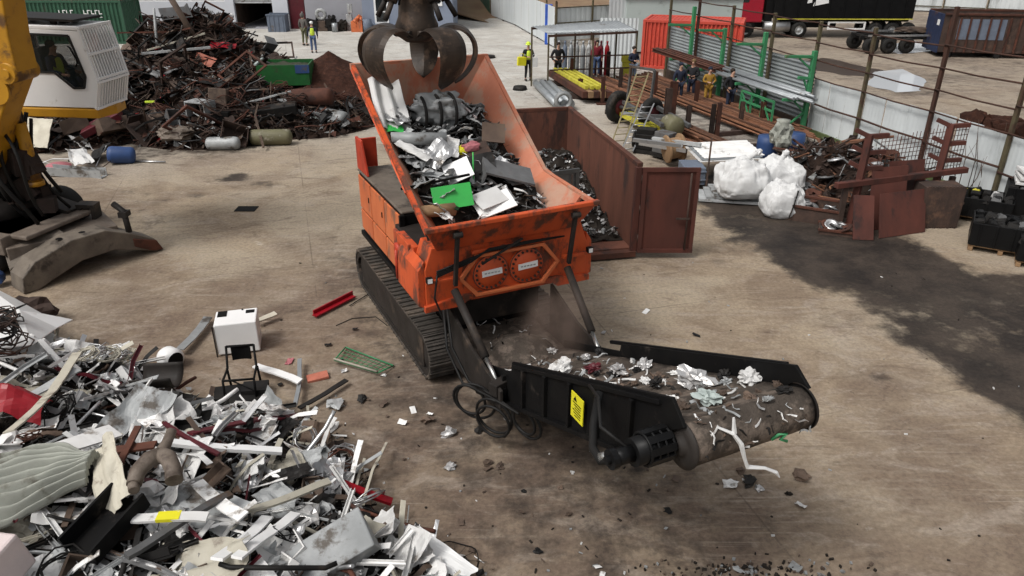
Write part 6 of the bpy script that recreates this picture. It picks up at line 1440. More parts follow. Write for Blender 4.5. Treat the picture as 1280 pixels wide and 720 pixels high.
def scatter(n, kind, fam, make, mats, lab, cat, sc=(.8, 1.3), lift=.06, spread=.3, dmin=.22):
    for i in range(n):
        x, y = fore_spot(dmin); mt, word = mats[i % len(mats)]
        sd = i % 6
        piece(kind, (fam, sd), lambda: make(400 + sd * 7), mt, V((x, y, fh(x, y) + lift * .6 + .10 * rnd.random())), tilt(x, y, spread), lab % word, cat, (lab % word) + 's', rnd.uniform(*sc))
scatter(230, 'metal_strip', 'strip', lambda s: ribbon(1.25, .075, .010, s, 2, .9, .4), [('white', 'white'), ('alu', 'silvery'), ('pale_grey', 'grey'), ('white', 'white'), ('cream', 'cream'), ('alu', 'silvery'), ('white', 'white'), ('dark_metal', 'dark'), ('white', 'white'), ('pale_grey', 'grey'), ('brownish', 'brown')], 'bent %s metal strip lying in the light scrap heap in the foreground', 'metal strip', (.3, 1.05), .1, .17)
scatter(100, 'metal_profile', 'prof', lambda s: profile(1.2, .06, .045, .008, s, s % 2 == 0), [('white', 'white'), ('pale_grey', 'grey'), ('alu', 'silvery'), ('white', 'white'), ('cream', 'cream'), ('dark_metal', 'dark'), ('white', 'white'), ('pale_grey', 'grey'), ('maroon', 'maroon')], 'straight %s channel profile in the light scrap heap in the foreground', 'profile', (.35, 1.05), .1, .15)
scatter(130, 'crumpled_sheet', 'sheet', lambda s: sheet(.44, .30, s, .5, .005, 10), [('white', 'white'), ('dark_metal', 'dark'), ('alu', 'silvery'), ('white', 'white'), ('dark_metal', 'dark'), ('pale_grey', 'grey'), ('brownish', 'brown'), ('white', 'white'), ('cream', 'cream'), ('white', 'white')], 'crumpled %s metal sheet in the light scrap heap in the foreground', 'metal sheet', (.4, 1.6), .06, .28)
scatter(14, 'curved_sheet', 'bigsheet', lambda s: sheet(1.0, .55, s, .45, .006, 14), [('white', 'white'), ('pale_grey', 'grey'), ('white', 'white'), ('cream', 'cream')], 'large curved %s metal sheet buried in the light scrap heap in the foreground', 'metal sheet', (.7, 1.2), .06, .35)
scatter(34, 'bent_pipe', 'bpipe', lambda s: pipe(1.1, .025, s, 3, .7), [('alu', 'silvery'), ('dark_metal', 'dark'), ('white', 'white'), ('grey_steel', 'steel grey'), ('rust', 'rusty')], 'bent %s pipe sticking out of the light scrap heap in the foreground', 'pipe', (.6, 1.3), .12, .5)
scatter(60, 'foil_lump', 'foil', lambda s: foil(.10, s), [('foil', 'silvery'), ('white', 'white'), ('dark_metal', 'dark'), ('pale_grey', 'grey')], 'crushed %s metal lump in the light scrap heap in the foreground', 'metal lump', (.6, 1.5), .03, .5)
scatter(24, 'torn_casing', 'pbox', lambda s: panelbox(.42, .28, .10, s), [('white', 'white'), ('pale_grey', 'grey'), ('dark_metal', 'dark'), ('brownish', 'brown'), ('white', 'white')], 'torn %s panel with folded edges in the light scrap heap in the foreground', 'panel', (.6, 1.3), .08, .5)
scatter(12, 'wire_tangle', 'tangle', lambda s: tangle(.28, .008, s), [('dark_metal', 'dark'), ('rust', 'rusty'), ('alu', 'silvery')], 'loose %s wire tangle on the light scrap heap in the foreground', 'wire', (.8, 1.5), .0, .3)

# the pieces one can tell apart
def FZp(u, v, it=6):
    z = .5
    for _ in range(it): p = G(u, v, z); z = fh(p.x, p.y) + .1
    return G(u, v, z)
def one(mb, name, mat, label, cat, bevel=0): return tag(mb.build(name, mat if isinstance(mat, list) else M[mat], bevel=bevel), label, cat)
def px_bar(px0, px1, w_, h_, name, mat, label, cat, dz=.12, seed=1, rib=False):
    a, c_ = FZp(*px0) + V((0, 0, dz)), FZp(*px1) + V((0, 0, dz)); d = c_ - a; mb = ribbon(d.length, w_, h_, seed, 1, .3, .12)
    q = d.to_track_quat('X', 'Z').to_matrix().to_4x4(); mb.xf(Matrix.Translation((a + c_) / 2) @ q); return one(mb, name, mat, label, cat)
# big fluted grey tarpaulin-like sheet gathered at its right end
a, c_ = FZp(-34, 640), FZp(126, 612); a.z += .20; c_.z += .26; d = c_ - a; sd_ = V((.18, 1, .40)).normalized()
def gather(s, t):
    w_ = 1.02 - .68 * smooth(.45, 1.0, s) ; k = t - .5
    return a + d * s + sd_ * (k * w_) + V((0, 0, (.09 + .10 * s) * (1 - 4 * k * k) + .052 * math.sin(t * 52 + 1.5 * noise.noise(V((s * 2, t * 3, 7)))) * (.65 + .6 * s) + .04 * noise.noise(V((s * 5, t * 5, 1)))))
mb = MB(); mb.grid(gather, 50, 110, .010, True); one(mb, 'fluted_sheet', 'tarp_grey', 'large fluted grey green sheet gathered at its right end in the front heap', 'metal sheet')
p = FZp(140, 625) + V((0, 0, .35)); mb = sheet(.5, .95, 3, .35); mb.xf(Matrix.Translation(p) @ rotm(35, -50, 10).to_4x4()); one(mb, 'curved_sheet', 'cream', 'pale green curved sheet edge right of the fluted grey sheet', 'metal sheet')
# red fender-like sheet
p = FZp(26, 525) + V((0, 0, .28)); mb = MB()
mb.grid(lambda s, t: p + V((-.55 + .9 * s, -.28 + .6 * t + .12 * s - .25 * s * t, .30 * (1 - abs(2 * t - 1.1)) * (1 - .5 * s) - .5 * max(0, s - .62) + .14 * abs(noise.noise(V((s * 2.6, t * 2.2, 4)))) - .3 * max(0, .25 - t))), 12, 12, .012, False); one(mb, 'crumpled_fender', 'red', 'bright red folded metal sheet at the left of the front heap', 'metal sheet')
# exhaust manifold
p = FZp(193, 632) + V((.05, .1, .40)); mb = MB()
mb.tube([p + V((.02, .62, .22)), p + V((.02, .40, .16)), p + V((0, .2, .1))], [.07, .075, .11], 12)
mb.tube([p + V((0, .22, .1)), p + V((-.12, .12, .1)), p + V((-.2, -.08, .05)), p + V((-.17, -.28, .0))], [.12, .12, .11, .10], 12); mb.tube([p + V((-.17, -.28, 0)), p + V((-.13, -.38, -.02))], [.08, .07], 12)
mb.tube([p + V((0, .22, .1)), p + V((.14, .14, .12)), p + V((.26, -.02, .06)), p + V((.34, -.2, .0))], [.12, .115, .11, .12], 12)
mb.v = [p + (q - p) * .80 for q in mb.v]
one(mb, 'exhaust_pipe', 'manifold', 'brown forked exhaust pipe lying in the middle of the front heap', 'exhaust pipe')
p = FZp(172, 582) + V((0, 0, .22)); mb = MB(); mb.bar(p + V((-.28, 0, 0)), p + V((.25, .05, .05)), .14, .03); mb.bar(p + V((-.02, -.3, .05)), p + V((-.08, .35, .1)), .08, .03); one(mb, 'iron_bracket', 'rust', 'rusty crossed flat iron bracket above the forked exhaust pipe', 'bracket')
# black channel
a, c_ = FZp(105, 712) + V((0, 0, .16)), FZp(170, 640) + V((0, 0, .16)); d = (c_ - a); s_ = V((-.5, .3, 0)).normalized()
mb = MB(); mb.bar(a, c_, .46, .03); n_ = d.cross(V((0, 0, 1))).normalized()
for k in (-1, 1): mb.bar(a + n_ * .22 * k + V((0, 0, .1)), c_ + n_ * .22 * k + V((0, 0, .1)), .03, .2)
one(mb, 'gutter_channel', 'black_paint', 'wide black sheet channel lying diagonally below the fluted grey sheet', 'channel')
p = FZp(2, 722) + V((-.08, -.12, .22)); mb = MB(); mb.box(p, (.62, .6, .42), rotm(10, -6, -14)); b1 = one(mb, 'metal_cabinet', 'pale_pink', 'pinkish white cabinet box in the bottom left corner of the photo', 'cabinet', .03)
# long pieces placed as in the photo
px_bar((105, 470), (30, 580), .13, .02, 'metal_strip', 'cream', 'long bowed cream strip leaning over the red folded sheet', 'metal strip', .4, 3)
px_bar((165, 720), (300, 645), .09, .05, 'metal_profile', 'grey_steel', 'long dark grey rail with a red end patch lying across the bottom of the heap', 'profile', .26, 5)
px_bar((172, 668), (262, 672), .12, .03, 'striped_bar', 'white', 'white striped bar with a yellow patch right of the forked exhaust pipe', 'bar', .22, 5)
p = FZp(217, 669) + V((0, 0, .26)); mb = MB(); mb.box(p, (.24, .13, .04), rotm(0, 0, 5)); one(mb, 'yellow_sleeve', 'sticker', 'small yellow sleeve on the white striped bar', 'sleeve')
px_bar((240, 555), (375, 520), .10, .03, 'metal_strip', 'maroon', 'long thin maroon and white strip at the upper middle of the front heap', 'metal strip', .16, 4)
px_bar((205, 568), (355, 583), .10, .05, 'metal_profile', 'white_clean', 'long straight white profile pointing right in the middle of the front heap', 'profile', .2, 6)
px_bar((210, 548), (272, 590), .05, .04, 'metal_profile', 'maroon', 'maroon angled bar near the long white profile', 'profile', .24, 6)
px_bar((310, 655), (415, 628), .10, .03, 'metal_strip', 'cream', 'long yellowish strip pointing right near the lower middle of the front heap', 'metal strip', .2, 2)
px_bar((300, 718), (385, 652), .12, .03, 'metal_strip', 'white_clean', 'long bright white strip running diagonally near the bottom of the front heap', 'metal strip', .22, 7)
px_bar((275, 718), (350, 662), .13, .03, 'metal_strip', 'white_clean', 'second bright white strip left of the long diagonal one near the bottom', 'metal strip', .2, 9)
px_bar((250, 620), (298, 668), .15, .02, 'metal_strip', 'white', 'short broad white strip right of the forked exhaust pipe', 'metal strip', .2, 9)
px_bar((60, 590), (150, 552), .3, .02, 'metal_strip', 'white', 'broad white sheet strip above the fluted grey sheet', 'metal strip', .25, 8)
px_bar((445, 620), (455, 582), .035, .02, 'stick', 'cream', 'short pale stick standing up at the right edge of the front heap', 'stick', .1, 3)
px_bar((455, 640), (468, 560), .035, .02, 'stick', 'cream', 'taller pale stick standing up at the right edge of the front heap', 'stick', .12, 4)
px_bar((430, 615), (490, 640), .10, .05, 'metal_profile', 'red', 'red bar at the right end of the front heap by the sticks', 'profile', .14, 6)
px_bar((375, 452), (372, 512), .07, .03, 'metal_strip', 'galv', 'upright looking grey strip on the concrete behind the orange board', 'metal strip', .05, 3)
px_bar((374, 512), (437, 477), .09, .02, 'metal_strip', 'dark_metal', 'long dark edged strip on the concrete below the orange board', 'metal strip', .03, 6)
px_bar((320, 462), (372, 486), .13, .03, 'metal_strip', 'white_clean', 'white strip lying right of the black chair frame', 'metal strip', .08, 5)
px_bar((225, 440), (268, 398), .16, .02, 'metal_strip', 'pale_grey', 'twisted grey strip on the concrete left of the white appliance', 'metal strip', .05, 9)
px_bar((320, 404), (345, 394), .12, .03, 'metal_strip', 'cream', 'cream strip poking out right of the white appliance', 'metal strip', .04, 3)
px_bar((30, 520), (105, 488), .15, .02, 'metal_strip', 'pale_grey', 'grey sheet strip behind the red folded sheet', 'metal strip', .25, 2)
# white jagged sheet, wire mound at the left
a = [FZp(-20, 378), FZp(30, 405), FZp(62, 424), FZp(100, 432), FZp(80, 440), FZp(45, 446), FZp(10, 446), FZp(-20, 440)]
zt = max(p.z for p in a) + .10
for p in a: p.z += .12 + .5 * (zt - p.z) * .6
cen = sum(a, V((0, 0, 0))) / len(a) + V((0, 0, .16)); b_ = [p - V((0, 0, .014)) for p in a] + [cen - V((0, 0, .014))]; n_ = len(a)
mb = MB(); mb.add(a + [cen] + b_, [(k, (k + 1) % n_, n_) for k in range(n_)] + [(n_ + 1 + (k + 1) % n_, n_ + 1 + k, 2 * n_ + 1) for k in range(n_)] + [(k, n_ + 1 + k, n_ + 1 + (k + 1) % n_, (k + 1) % n_) for k in range(n_)]); one(mb, 'torn_sheet', 'white_clean', 'big white triangular torn sheet at the left edge of the heap', 'metal sheet')
for k in range(5):
    p = FZp(-6 + 10 * (k % 3), 432 + 14 * (k // 2)) + V((0, 0, .25)); piece('wire_tangle', ('mesh_t', k % 3), lambda k=k: tangle(.42, .009, 60 + k % 3, 7), 'dark_metal' if k % 2 else 'rust_dark', p, rrot(.4, .4), 'dark wire tangle piled at the left edge over the torn white sheet', 'wire', 'dark wire tangles at the left edge', 1.2)
for k in range(5):
    p = FZp(110 + 13 * k, 462 - 4 * (k % 2)) + V((0, 0, .12)); piece('wire_tangle', ('mesh_u', k % 2), lambda k=k: tangle(.3, .011, 80 + k % 2, 5), 'alu' if k % 2 else 'cream', p, rrot(.3, .3), 'pale tangle of thin rods behind the cream bowed strip', 'wire', 'pale rod tangles')
p = FZp(30, 405) + V((0, .2, .15)); mb = MB(); mb.lump(p, .42, 8, .5, 3, (1.1, .8, .7)); one(mb, 'rusty_lump', 'rust_dark', 'dark rusty lump behind the torn white sheet at the left edge', 'lump')
p = FZp(4, 352) + V((-.1, 0, .1)); mb = MB(); mb.lump(p, .16, 3, .4, 2); one(mb, 'plastic_bag', 'blue', 'small blue bag at the left edge under the stabiliser', 'bag')
# half tank, tubs
p = FZp(200, 490) + V((0, 0, .12)); mb = MB()
mb.grid(lambda s, t: p + V((-.30 + .6 * t, .06 * t, 0)) + V((0, -.24 * math.cos(s * math.pi), .24 - .26 * math.sin(s * math.pi))), 14, 6, .014, True); one(mb, 'half_tank', 'dark_steel', 'open brown half tank behind the maroon strip at the top of the heap', 'tank')
# white tank ball and its duct
p = G(212, 448, .18); mb = MB(); mb.lathe(p + V((-.15, .1, 0)), (.8, -.5, 0), [(0, 0), (.15, .02), (.2, .1), (.2, .3), (.15, .34)], 20); tk = empty('water_heater', p, 0, 'small white drum with a dark open end on the concrete left of the white appliance', 'drum')
tag(mb.build('shell', M['white_clean'], tk, world=True)); mb = MB(); mb.lathe(p + V((-.15, .1, 0)), (.8, -.5, 0), [(.15, .335), (.13, .345), (0, .33)], 18); mb.build('open_end', M['black_paint'], tk, world=True)
# white appliance
wp = G(300, 443, 0); ap = empty('washing_machine', wp, R(14), 'white appliance lying on its side on the concrete with dark openings', 'appliance')
mb = MB(); mb.box((0, .28, .33), (.72, .56, .60)); mb.build('casing', M['white_clean'], ap, .02)
mb = MB(); mb.box((-.24, .42, .632), (.16, .22, .012)); mb.box((.24, .42, .632), (.15, .12, .012)); mb.box((.1, .52, .636), (.03, .03, .02)); mb.build('opening', M['black_paint'], ap)
mb = MB(); mb.box((-.365, .28, .30), (.012, .48, .5)); mb.build('open_end', M['black_paint'], ap)
mb = MB(); mb.box((-.38, .0, .3), (.02, .03, .62)); mb.build('trim', M['dark_metal'], ap)
# black chair frame
cp = G(305, 496, 0); ch = empty('metal_chair', cp, R(8), 'black metal chair frame with a dark backrest standing beside the heap', 'chair')
mb = MB()
for sx in (-.24, .24): mb.tube([(sx, -.2, 0), (sx, -.15, .42), (sx * .95, .2, .44), (sx * .9, .3, .80)], .02, 7); mb.tube([(sx, .2, .44), (sx, .28, 0)], .02, 7)
mb.tube([(-.24, -.15, .42), (.24, -.15, .42)], .02, 6); mb.tube([(-.216, .3, .79), (.216, .3, .79)], .022, 6); mb.tube([(-.24, .24, .2), (.24, -.18, .2)], .014, 6); mb.build('frame', M['black_paint'], ch)
mb = MB(); mb.grid(lambda s, t: V((-.15 + .3 * s, .29 + .03 * math.sin(s * 3), .54 + .24 * t)), 8, 4, .03); mb.build('backrest', M['black_paint'], ch)
mb = MB(); mb.box((0, -.1, .08), (.85, .55, .10), rotm(4, 3, 10)); mb.box((.2, .0, .16), (.4, .3, .08)); mb.build('seat', M['dark_metal'], ch)
# framed pale screen in front of it
p = G(312, 520, .1); mb = MB(); mb.frame([V((-.42, -.28, 0)), V((.38, -.34, .02)), V((.46, .2, .05)), V((-.3, .3, .04))], [V((-.35, -.22, 0)), V((.32, -.27, .02)), V((.39, .15, .05)), V((-.25, .24, .04))], (0, 0, .04)); mb.xf(Matrix.Translation(p)); one(mb, 'window_screen', 'white', 'white rounded frame lying flat in front of the black chair frame', 'frame')
# loose things on the concrete
p = G(397, 471, .03); one(MB().box(p, (.36, .2, .05), rotm(3, -4, 22)), 'board', 'salmon', 'small orange red board lying on the concrete', 'board', .008)
p = G(362, 452, .01); one(sheet(.12, .2, 5, .3).xf(Matrix.Translation(p)), 'rag', 'pink', 'small pink scrap of foil on the concrete left of the grey strip', 'rag')
gp_ = [G(418, 450, .1), G(432, 434, .04), G(492, 457, .03), G(472, 466, .10)]
mb = MB()
for i in range(4): mb.tube([gp_[i], gp_[(i + 1) % 4]], .014, 6)
for k in range(1, 9): mb.tube([gp_[0].lerp(gp_[3], k / 9), gp_[1].lerp(gp_[2], k / 9)], .006, 4)
for k in range(1, 4): mb.tube([gp_[0].lerp(gp_[1], k / 4), gp_[3].lerp(gp_[2], k / 4)], .006, 4)
one(mb, 'wire_rack', 'rack_green', 'green wire rack lying on the concrete beside the shredder track', 'rack')
mb = MB(); mb.tube([gp_[0], gp_[3]], .018, 6); mb.xf(Matrix.Translation((0, -.01, .03))); one(mb, 'rod', 'cream', 'cream rod lying along the front edge of the green wire rack', 'rod')
a, c_ = G(393, 395, .06), G(442, 370, .06); mb = MB(); mb.bar(a, c_, .12, .03); mb.bar(a + V((-.03, .06, .04)), c_ + V((-.03, .06, .04)), .03, .10); one(mb, 'metal_profile', 'red', 'bright red angle bar on the concrete left of the shredder', 'profile')
mb = MB(); mb.tube([G(437, 382, .03), G(450, 374, .03), G(466, 364, .03)], .012, 6); one(mb, 'cable', 'dark_metal', 'short dark cable next to the red angle bar', 'cable')
mb = MB(); mb.tube([G(420, 407, .01), G(440, 398, .015), G(470, 396, .01), G(484, 407, .01)], .008, 5); one(mb, 'wire', 'dark_metal', 'thin curved wire on the concrete below the red angle bar', 'wire')
mb = MB(); mb.box(G(308, 261, .008), (.55, .4, .016)); g_ = one(mb, 'drain_grate', 'black_paint', 'small black drain grate in the concrete left of the shredder', 'grate')
mb = MB(); c_ = G(566, 680, .3); ring_ = [c_ + V((.30 * math.cos(k / 24 * PI2), .30 * math.sin(k / 24 * PI2), .0)) for k in range(25)]; mb.tube([q + V((0, 0, -.26 + .03 * math.sin(k))) for k, q in enumerate(ring_)], .008, 5)
for k in range(12): mb.tube([c_ + V((0, 0, -.27)), ring_[k * 2] + V((0, 0, -.27))], .003, 4)
one(mb, 'wire_fan_guard', 'dark_metal', 'round wire fan guard on the ground at the bottom of the photo', 'guard')
p = FZp(560, 710) + V((-.1, .1, .1)); mb = sheet(.95, .32, 4, .15); mb.xf(Matrix.Translation(p) @ rotm(5, 4, -38).to_4x4()); one(mb, 'bent_sheet', 'white_clean', 'white folded sheet at the lower right end of the front heap', 'metal sheet')
p = FZp(512, 700) + V((0, .05, .14)); mb = sheet(.5, .34, 8, .3); mb.xf(Matrix.Translation(p) @ rotm(10, -25, 60).to_4x4()); one(mb, 'bent_sheet', 'white', 'white bent sheet left of the folded sheet at the lower right end', 'metal sheet')
p = FZp(420, 705) + V((0, 0, .16)); mb = MB(); mb.box((0, 0, 0), (.95, .5, .25)); mb.v = [q + V((.12 * noise.noise(q * 3), .1 * noise.noise(q * 3 + V((4, 0, 0))), .1 * noise.noise(q * 2))) for q in mb.v]; mb.xf(Matrix.Translation(p) @ rotm(14, -16, 32).to_4x4()); one(mb, 'metal_box', 'pale_grey', 'dented grey sheet metal box at the bottom of the front heap', 'box', .02)
p = FZp(450, 690) + V((0, .1, .2)); mb = sheet(.55, .3, 12, .12); mb.xf(Matrix.Translation(p) @ rotm(0, 10, 60).to_4x4()); one(mb, 'flat_sheet', 'cream', 'pale flat panel behind the dented grey box', 'panel')
loose = [(415, 536, 'white', .13), (560, 543, 'foil', .12), (598, 540, 'dark_metal', .08), (564, 585, 'foil', .09), (453, 500, 'dark_metal', .1), (420, 508, 'pale_grey', .16), (610, 580, 'brownish', .08), (625, 584, 'brownish', .07), (535, 527, 'brownish', .1), (710, 644, 'brownish', .05), (672, 690, 'dark_metal', .06), (700, 610, 'brownish', .05), (655, 615, 'dark_metal', .04), (590, 690, 'brownish', .05), (835, 640, 'dark_metal', .06), (480, 470, 'white', .05), (505, 575, 'brownish', .04)]
for k, (u, v, mt, r_) in enumerate(loose):
    w_ = {'white': 'white', 'foil': 'silvery', 'dark_metal': 'dark', 'pale_grey': 'grey', 'brownish': 'brown'}[mt]
    p = G(u, v, 0); piece('debris_lump', ('foil', k % 6), lambda k=k: foil(.13, 400 + (k % 6) * 7), mt, p, (rnd.uniform(-.2, .2), rnd.uniform(-.2, .2), rnd.uniform(0, 6)), 'crushed %s scrap lump lying loose on the concrete in front of the shredder' % w_, 'scrap lump', '%s scrap lumps on the concrete' % w_, r_ / .13)
for k in range(46):
    for _ in range(20):
        x, y = rnd.uniform(-4.5, 4.5), rnd.uniform(5.2, 14)
        if sdist((x, y), FORE) < -.15 and (sdist((x, y), FORE) > -1.6 or rnd.random() < .25): break
    piece('metal_chip', ('chip', k % 4), lambda k=k: sheet(.13, .08, 90 + k % 4, .5, .004, 3), ['white', 'pale_grey', 'dark_metal', 'foil', 'brownish', 'white'][k % 6], V((x, y, .03)), (rnd.uniform(-.3, .3), rnd.uniform(-.3, .3), rnd.uniform(0, 6)), 'small flat metal chip strewn on the concrete around the front heap', 'metal chip', 'chips on the concrete', rnd.uniform(.4, 1.3))
mb = MB()
rs = random.Random(77)
for k in range(900):
    x, y = rs.uniform(-5, 9), rs.uniform(5, 16); dd = sdist((x, y), FORE)
    wgt = math.exp(-max(0, -dd) / .7) * .9 + .10 + .5 * math.exp(-((x - 1.2) ** 2 + (y - 8) ** 2) / 5)
    if dd > 0 or rs.random() > wgt: continue
    mb.mi = rs.choice([0, 0, 1, 2, 3]); mb.box((x, y, .008), (rs.uniform(.01, .07), rs.uniform(.01, .03), .014), rotm(rs.uniform(-20, 20), rs.uniform(-20, 20), rs.uniform(0, 360)))
for k in range(170):
    x, y = G(rs.gauss(930, 70), rs.gauss(714, 8), 0)[:2]; mb.mi = rs.choice([0, 0, 0, 2, 1]); mb.box((x, y, .012), (rs.uniform(.01, .09) * rs.random(), rs.uniform(.01, .05), rs.uniform(.01, .05)), rotm(rs.uniform(-20, 20), 0, rs.uniform(0, 360)))
tag(mb.build('gravel', [M['scrap_dark'], M['pale_grey'], M['brownish'], M['white']]), 'fine metal crumbs and grit strewn over the concrete', 'grit', kind='stuff')

# ------------------------------------------------------------------ the big rusty heap
HP = [(-13.4, 33.2, 3.75, 5.2, 5.6), (-15.8, 30.4, 2.0, 4.6, 4.2), (-11.0, 29.5, 1.7, 4.0, 4.2), (-16.8, 28.2, 1.3, 4.4, 3.4), (-8.0, 30.0, .9, 3.2, 3.4)]
def rh(x, y):
    h = 0
    for (cx, cy, hh, rx, ry) in HP:
        d = math.hypot((x - cx) / rx, (y - cy) / ry)
        h = max(h, hh * max(0, 1 - d) ** .85 if d < 1 else 0)
    if h <= 0: return 0
    return max(0, h + .45 * noise.fractal(V((x * .6, y * .6, 5)), .8, 2.1, 4) * min(1, h))
mb = MB(); mb.mi = 0
mb.grid(lambda s, t: V((-22 + 18 * s, 23.5 + 17 * t, rh(-22 + 18 * s, 23.5 + 17 * t) - .08)), 100, 90, .03)
def in_rust(r_):
    for _ in range(12):
        x, y = r_.uniform(-21, -4.8), r_.uniform(24, 37)
        h = rh(x, y)
        if h > .1 or (h > .0 and r_.random() < .3): return V((x, y, h + r_.uniform(-.12, .16)))
    return None
shards(mb, 8500, in_rust, (.08, .46), 51, [2.4, 3.4, 2.6, 1.2, 2.6, .7, .10], .5)
tag(mb.build('scrap_heap', [M['heap_base'], M['rust_dark'], M['dark_metal'], M['rust'], M['brownish'], M['pale_grey'], M['red']]), 'tall dark mass of rusty scrap behind the excavator cab', 'scrap', kind='stuff')
def RHp(u, v):
    y = 22.0; prev = None
    d = ray(u, v)
    for k in range(900):
        t = 18 + k * .03; p = V((0, 0, CAMH)) + d * t
        if p.z <= rh(p.x, p.y) + .02 or p.z <= 0: return p
    return p
def rtilt(sp=.5): return (rnd.uniform(-sp, sp), rnd.uniform(-sp, sp), rnd.uniform(0, PI2))
def rscatter(n, kind, fam, make, mats, lab, cat, sc, sp=.6):
    for i in range(n):
        for _ in range(40):
            u, v = rnd.uniform(60, 445), rnd.uniform(20, 192); p = RHp(u, v)
            if rh(p.x, p.y) > .12: break
        mt, word = mats[i % len(mats)]; sd = i % 5
        piece(kind, (fam, sd), lambda: make(700 + sd * 11), mt, p + V((0, 0, .1 + .15 * rnd.random())), rtilt(sp), lab % word, cat, (lab % word) + 's', rnd.uniform(*sc))
rscatter(120, 'steel_bar', 'rbar', lambda s: profile(2.2, .055, .045, .012, s), [('rust_dark', 'dark rusty'), ('rust', 'brown rusty'), ('dark_metal', 'blackish'), ('brownish', 'dull brown'), ('grey_steel', 'dull grey'), ('rust_dark', 'dark rusty'), ('dark_metal', 'blackish')], '%s angle bar sticking out of the tall rusty heap', 'steel bar', (.45, 1.25))
rscatter(14, 'metal_box', 'rbox', lambda s: panelbox(.9, .6, .45, s, .03), [('rust_dark', 'dark rusty'), ('dark_metal', 'blackish'), ('grey_steel', 'grey'), ('brownish', 'dull brown')], '%s broken open box on the tall rusty heap', 'box', (.5, 1.2), .8)
rscatter(95, 'scrap_plate', 'rplate', lambda s: sheet(.8, .5, s, .4, .012, 7), [('rust_dark', 'dark rusty'), ('dark_metal', 'blackish'), ('rust', 'brown rusty'), ('brownish', 'dull brown'), ('grey_steel', 'grey')], '%s bent plate on the tall rusty heap', 'plate', (.4, 1.2))
rscatter(40, 'bent_pipe', 'rpipe', lambda s: pipe(1.8, .028, s, 3, .6), [('rust_dark', 'dark rusty'), ('dark_metal', 'blackish'), ('rust', 'brown rusty'), ('grey_steel', 'grey')], '%s bent pipe sticking out of the tall rusty heap', 'pipe', (.5, 1.3), .7)
rscatter(12, 'wire_tangle', 'rtang', lambda s: tangle(.6, .014, s, 6), [('rust_dark', 'dark rusty'), ('rust', 'brown rusty')], '%s wire tangle on the tall rusty heap', 'wire', (.7, 1.3), .4)
rscatter(16, 'iron_grid', 'rframe', lambda s: MB().frame([(-.8, -.5, 0), (.8, -.5, .05), (.8, .5, .1), (-.8, .5, 0)], [(-.72, -.43, 0), (.72, -.43, .05), (.72, .43, .1), (-.72, .43, 0)], (0, 0, .06)), [('rust_dark', 'dark rusty'), ('rust', 'brown rusty'), ('dark_metal', 'blackish')], '%s rectangular frame tilted on the tall rusty heap', 'frame', (.6, 1.3), .9)
# ones that stand out
def rone(mb, u, v, dz, rot, name, mat, label, cat, bevel=0, ground=False):
    p = (G(u, v, 0) if ground else RHp(u, v)) + V((0, 0, dz)); mb.xf(Matrix.Translation(p) @ rotm(*rot).to_4x4()); return one(mb, name, mat, label, cat, bevel)
def tank_(L_, r): return MB().lathe((-L_ / 2, 0, 0), (1, 0, 0), [(0, 0), (r * .6, .02), (r * .92, .07), (r, .16), (r, L_ - .16), (r * .92, L_ - .07), (r * .6, L_ - .02), (0, L_)], 22)
rone(tank_(1.15, .22), 280, 187, .22, (0, 0, 2), 'gas_tank', 'pale_grey', 'pale grey cylinder tank lying on the ground in front of the rusty heap', 'tank', 0, True)
rone(tank_(1.45, .27), 340, 181, .27, (0, 0, 4), 'gas_tank', 'olive_tube', 'mossy grey cylinder tank lying right of the pale grey one', 'tank', 0, True)
rone(tank_(1.3, .33), 417, 158, .33, (0, 6, -25), 'gas_tank', 'pale_grey', 'pale dented tank at the right foot of the rusty heap', 'tank', 0, True)
rone(tank_(1.9, .32), 388, 133, .35, (0, -4, -10), 'gas_tank', 'rust', 'rusty brown tank half buried at the right of the rusty heap', 'tank')
rone(tank_(.85, .27), 154, 204, .27, (0, 8, 20), 'drum', 'blue', 'dark blue drum lying on the concrete left of the rusty heap', 'drum', 0, True)
rone(MB().tube([(0, 0, 0), (1.0, -.1, .02)], .03, 8), 170, 203, .03, (0, 0, 0), 'pipe', 'alu', 'thin pale pipe on the concrete right of the dark blue drum', 'pipe', 0, True)
t = empty('metal_cabinet', RHp(246, 152) + V((0, 0, .1)), R(-20), 'small pale grey open cabinet on the front slope of the rusty heap', 'cabinet')
mb = MB(); mb.box((0, .3, .55), (.85, .6, .05)); mb.box((-.4, .3, .25), (.05, .6, .6)); mb.box((.4, .3, .25), (.05, .6, .6)); mb.box((0, .58, .25), (.8, .04, .6)); mb.build('casing', M['pale_grey'], t, .01)
rone(MB().box((0, 0, 0), (.62, .5, .95)), 276, 143, .45, (-12, 6, 8), 'metal_cabinet', 'brownish', 'rust stained tan box standing on the front slope of the rusty heap', 'cabinet', .03)
rone(MB().box((0, 0, 0), (.6, .45, .5)), 278, 155, .2, (-5, 3, 6), 'metal_box', 'black_paint', 'black box under the rust stained tan box', 'box', .02)
t = empty('cooker', G(385, 163, 0) + V((0, .2, 0)), R(-18), 'dark cooker with a grey top at the right foot of the rusty heap', 'cooker')
mb = MB(); mb.box((0, .3, .3), (1.15, .75, .56)); mb.build('casing', M['black_paint'], t, .02); mb = MB(); mb.box((0, .3, .61), (1.2, .8, .05)); mb.build('top', M['galv'], t, .01); mb = MB(); mb.box((.2, -.09, .48), (.7, .02, .08)); mb.build('panel', M['pale_green'], t)
rone(MB().box((0, 0, 0), (2.4, .1, .05)), 325, 133, .25, (0, -12, 12), 'rail', 'pale_grey', 'long pale rail above the mossy tank', 'rail')
rone(MB().box((0, 0, 0), (2.1, .6, .35)), 335, 143, .1, (6, -6, 12), 'duct', 'dark_metal', 'long dark duct under the pale rail on the rusty heap', 'duct', .02)
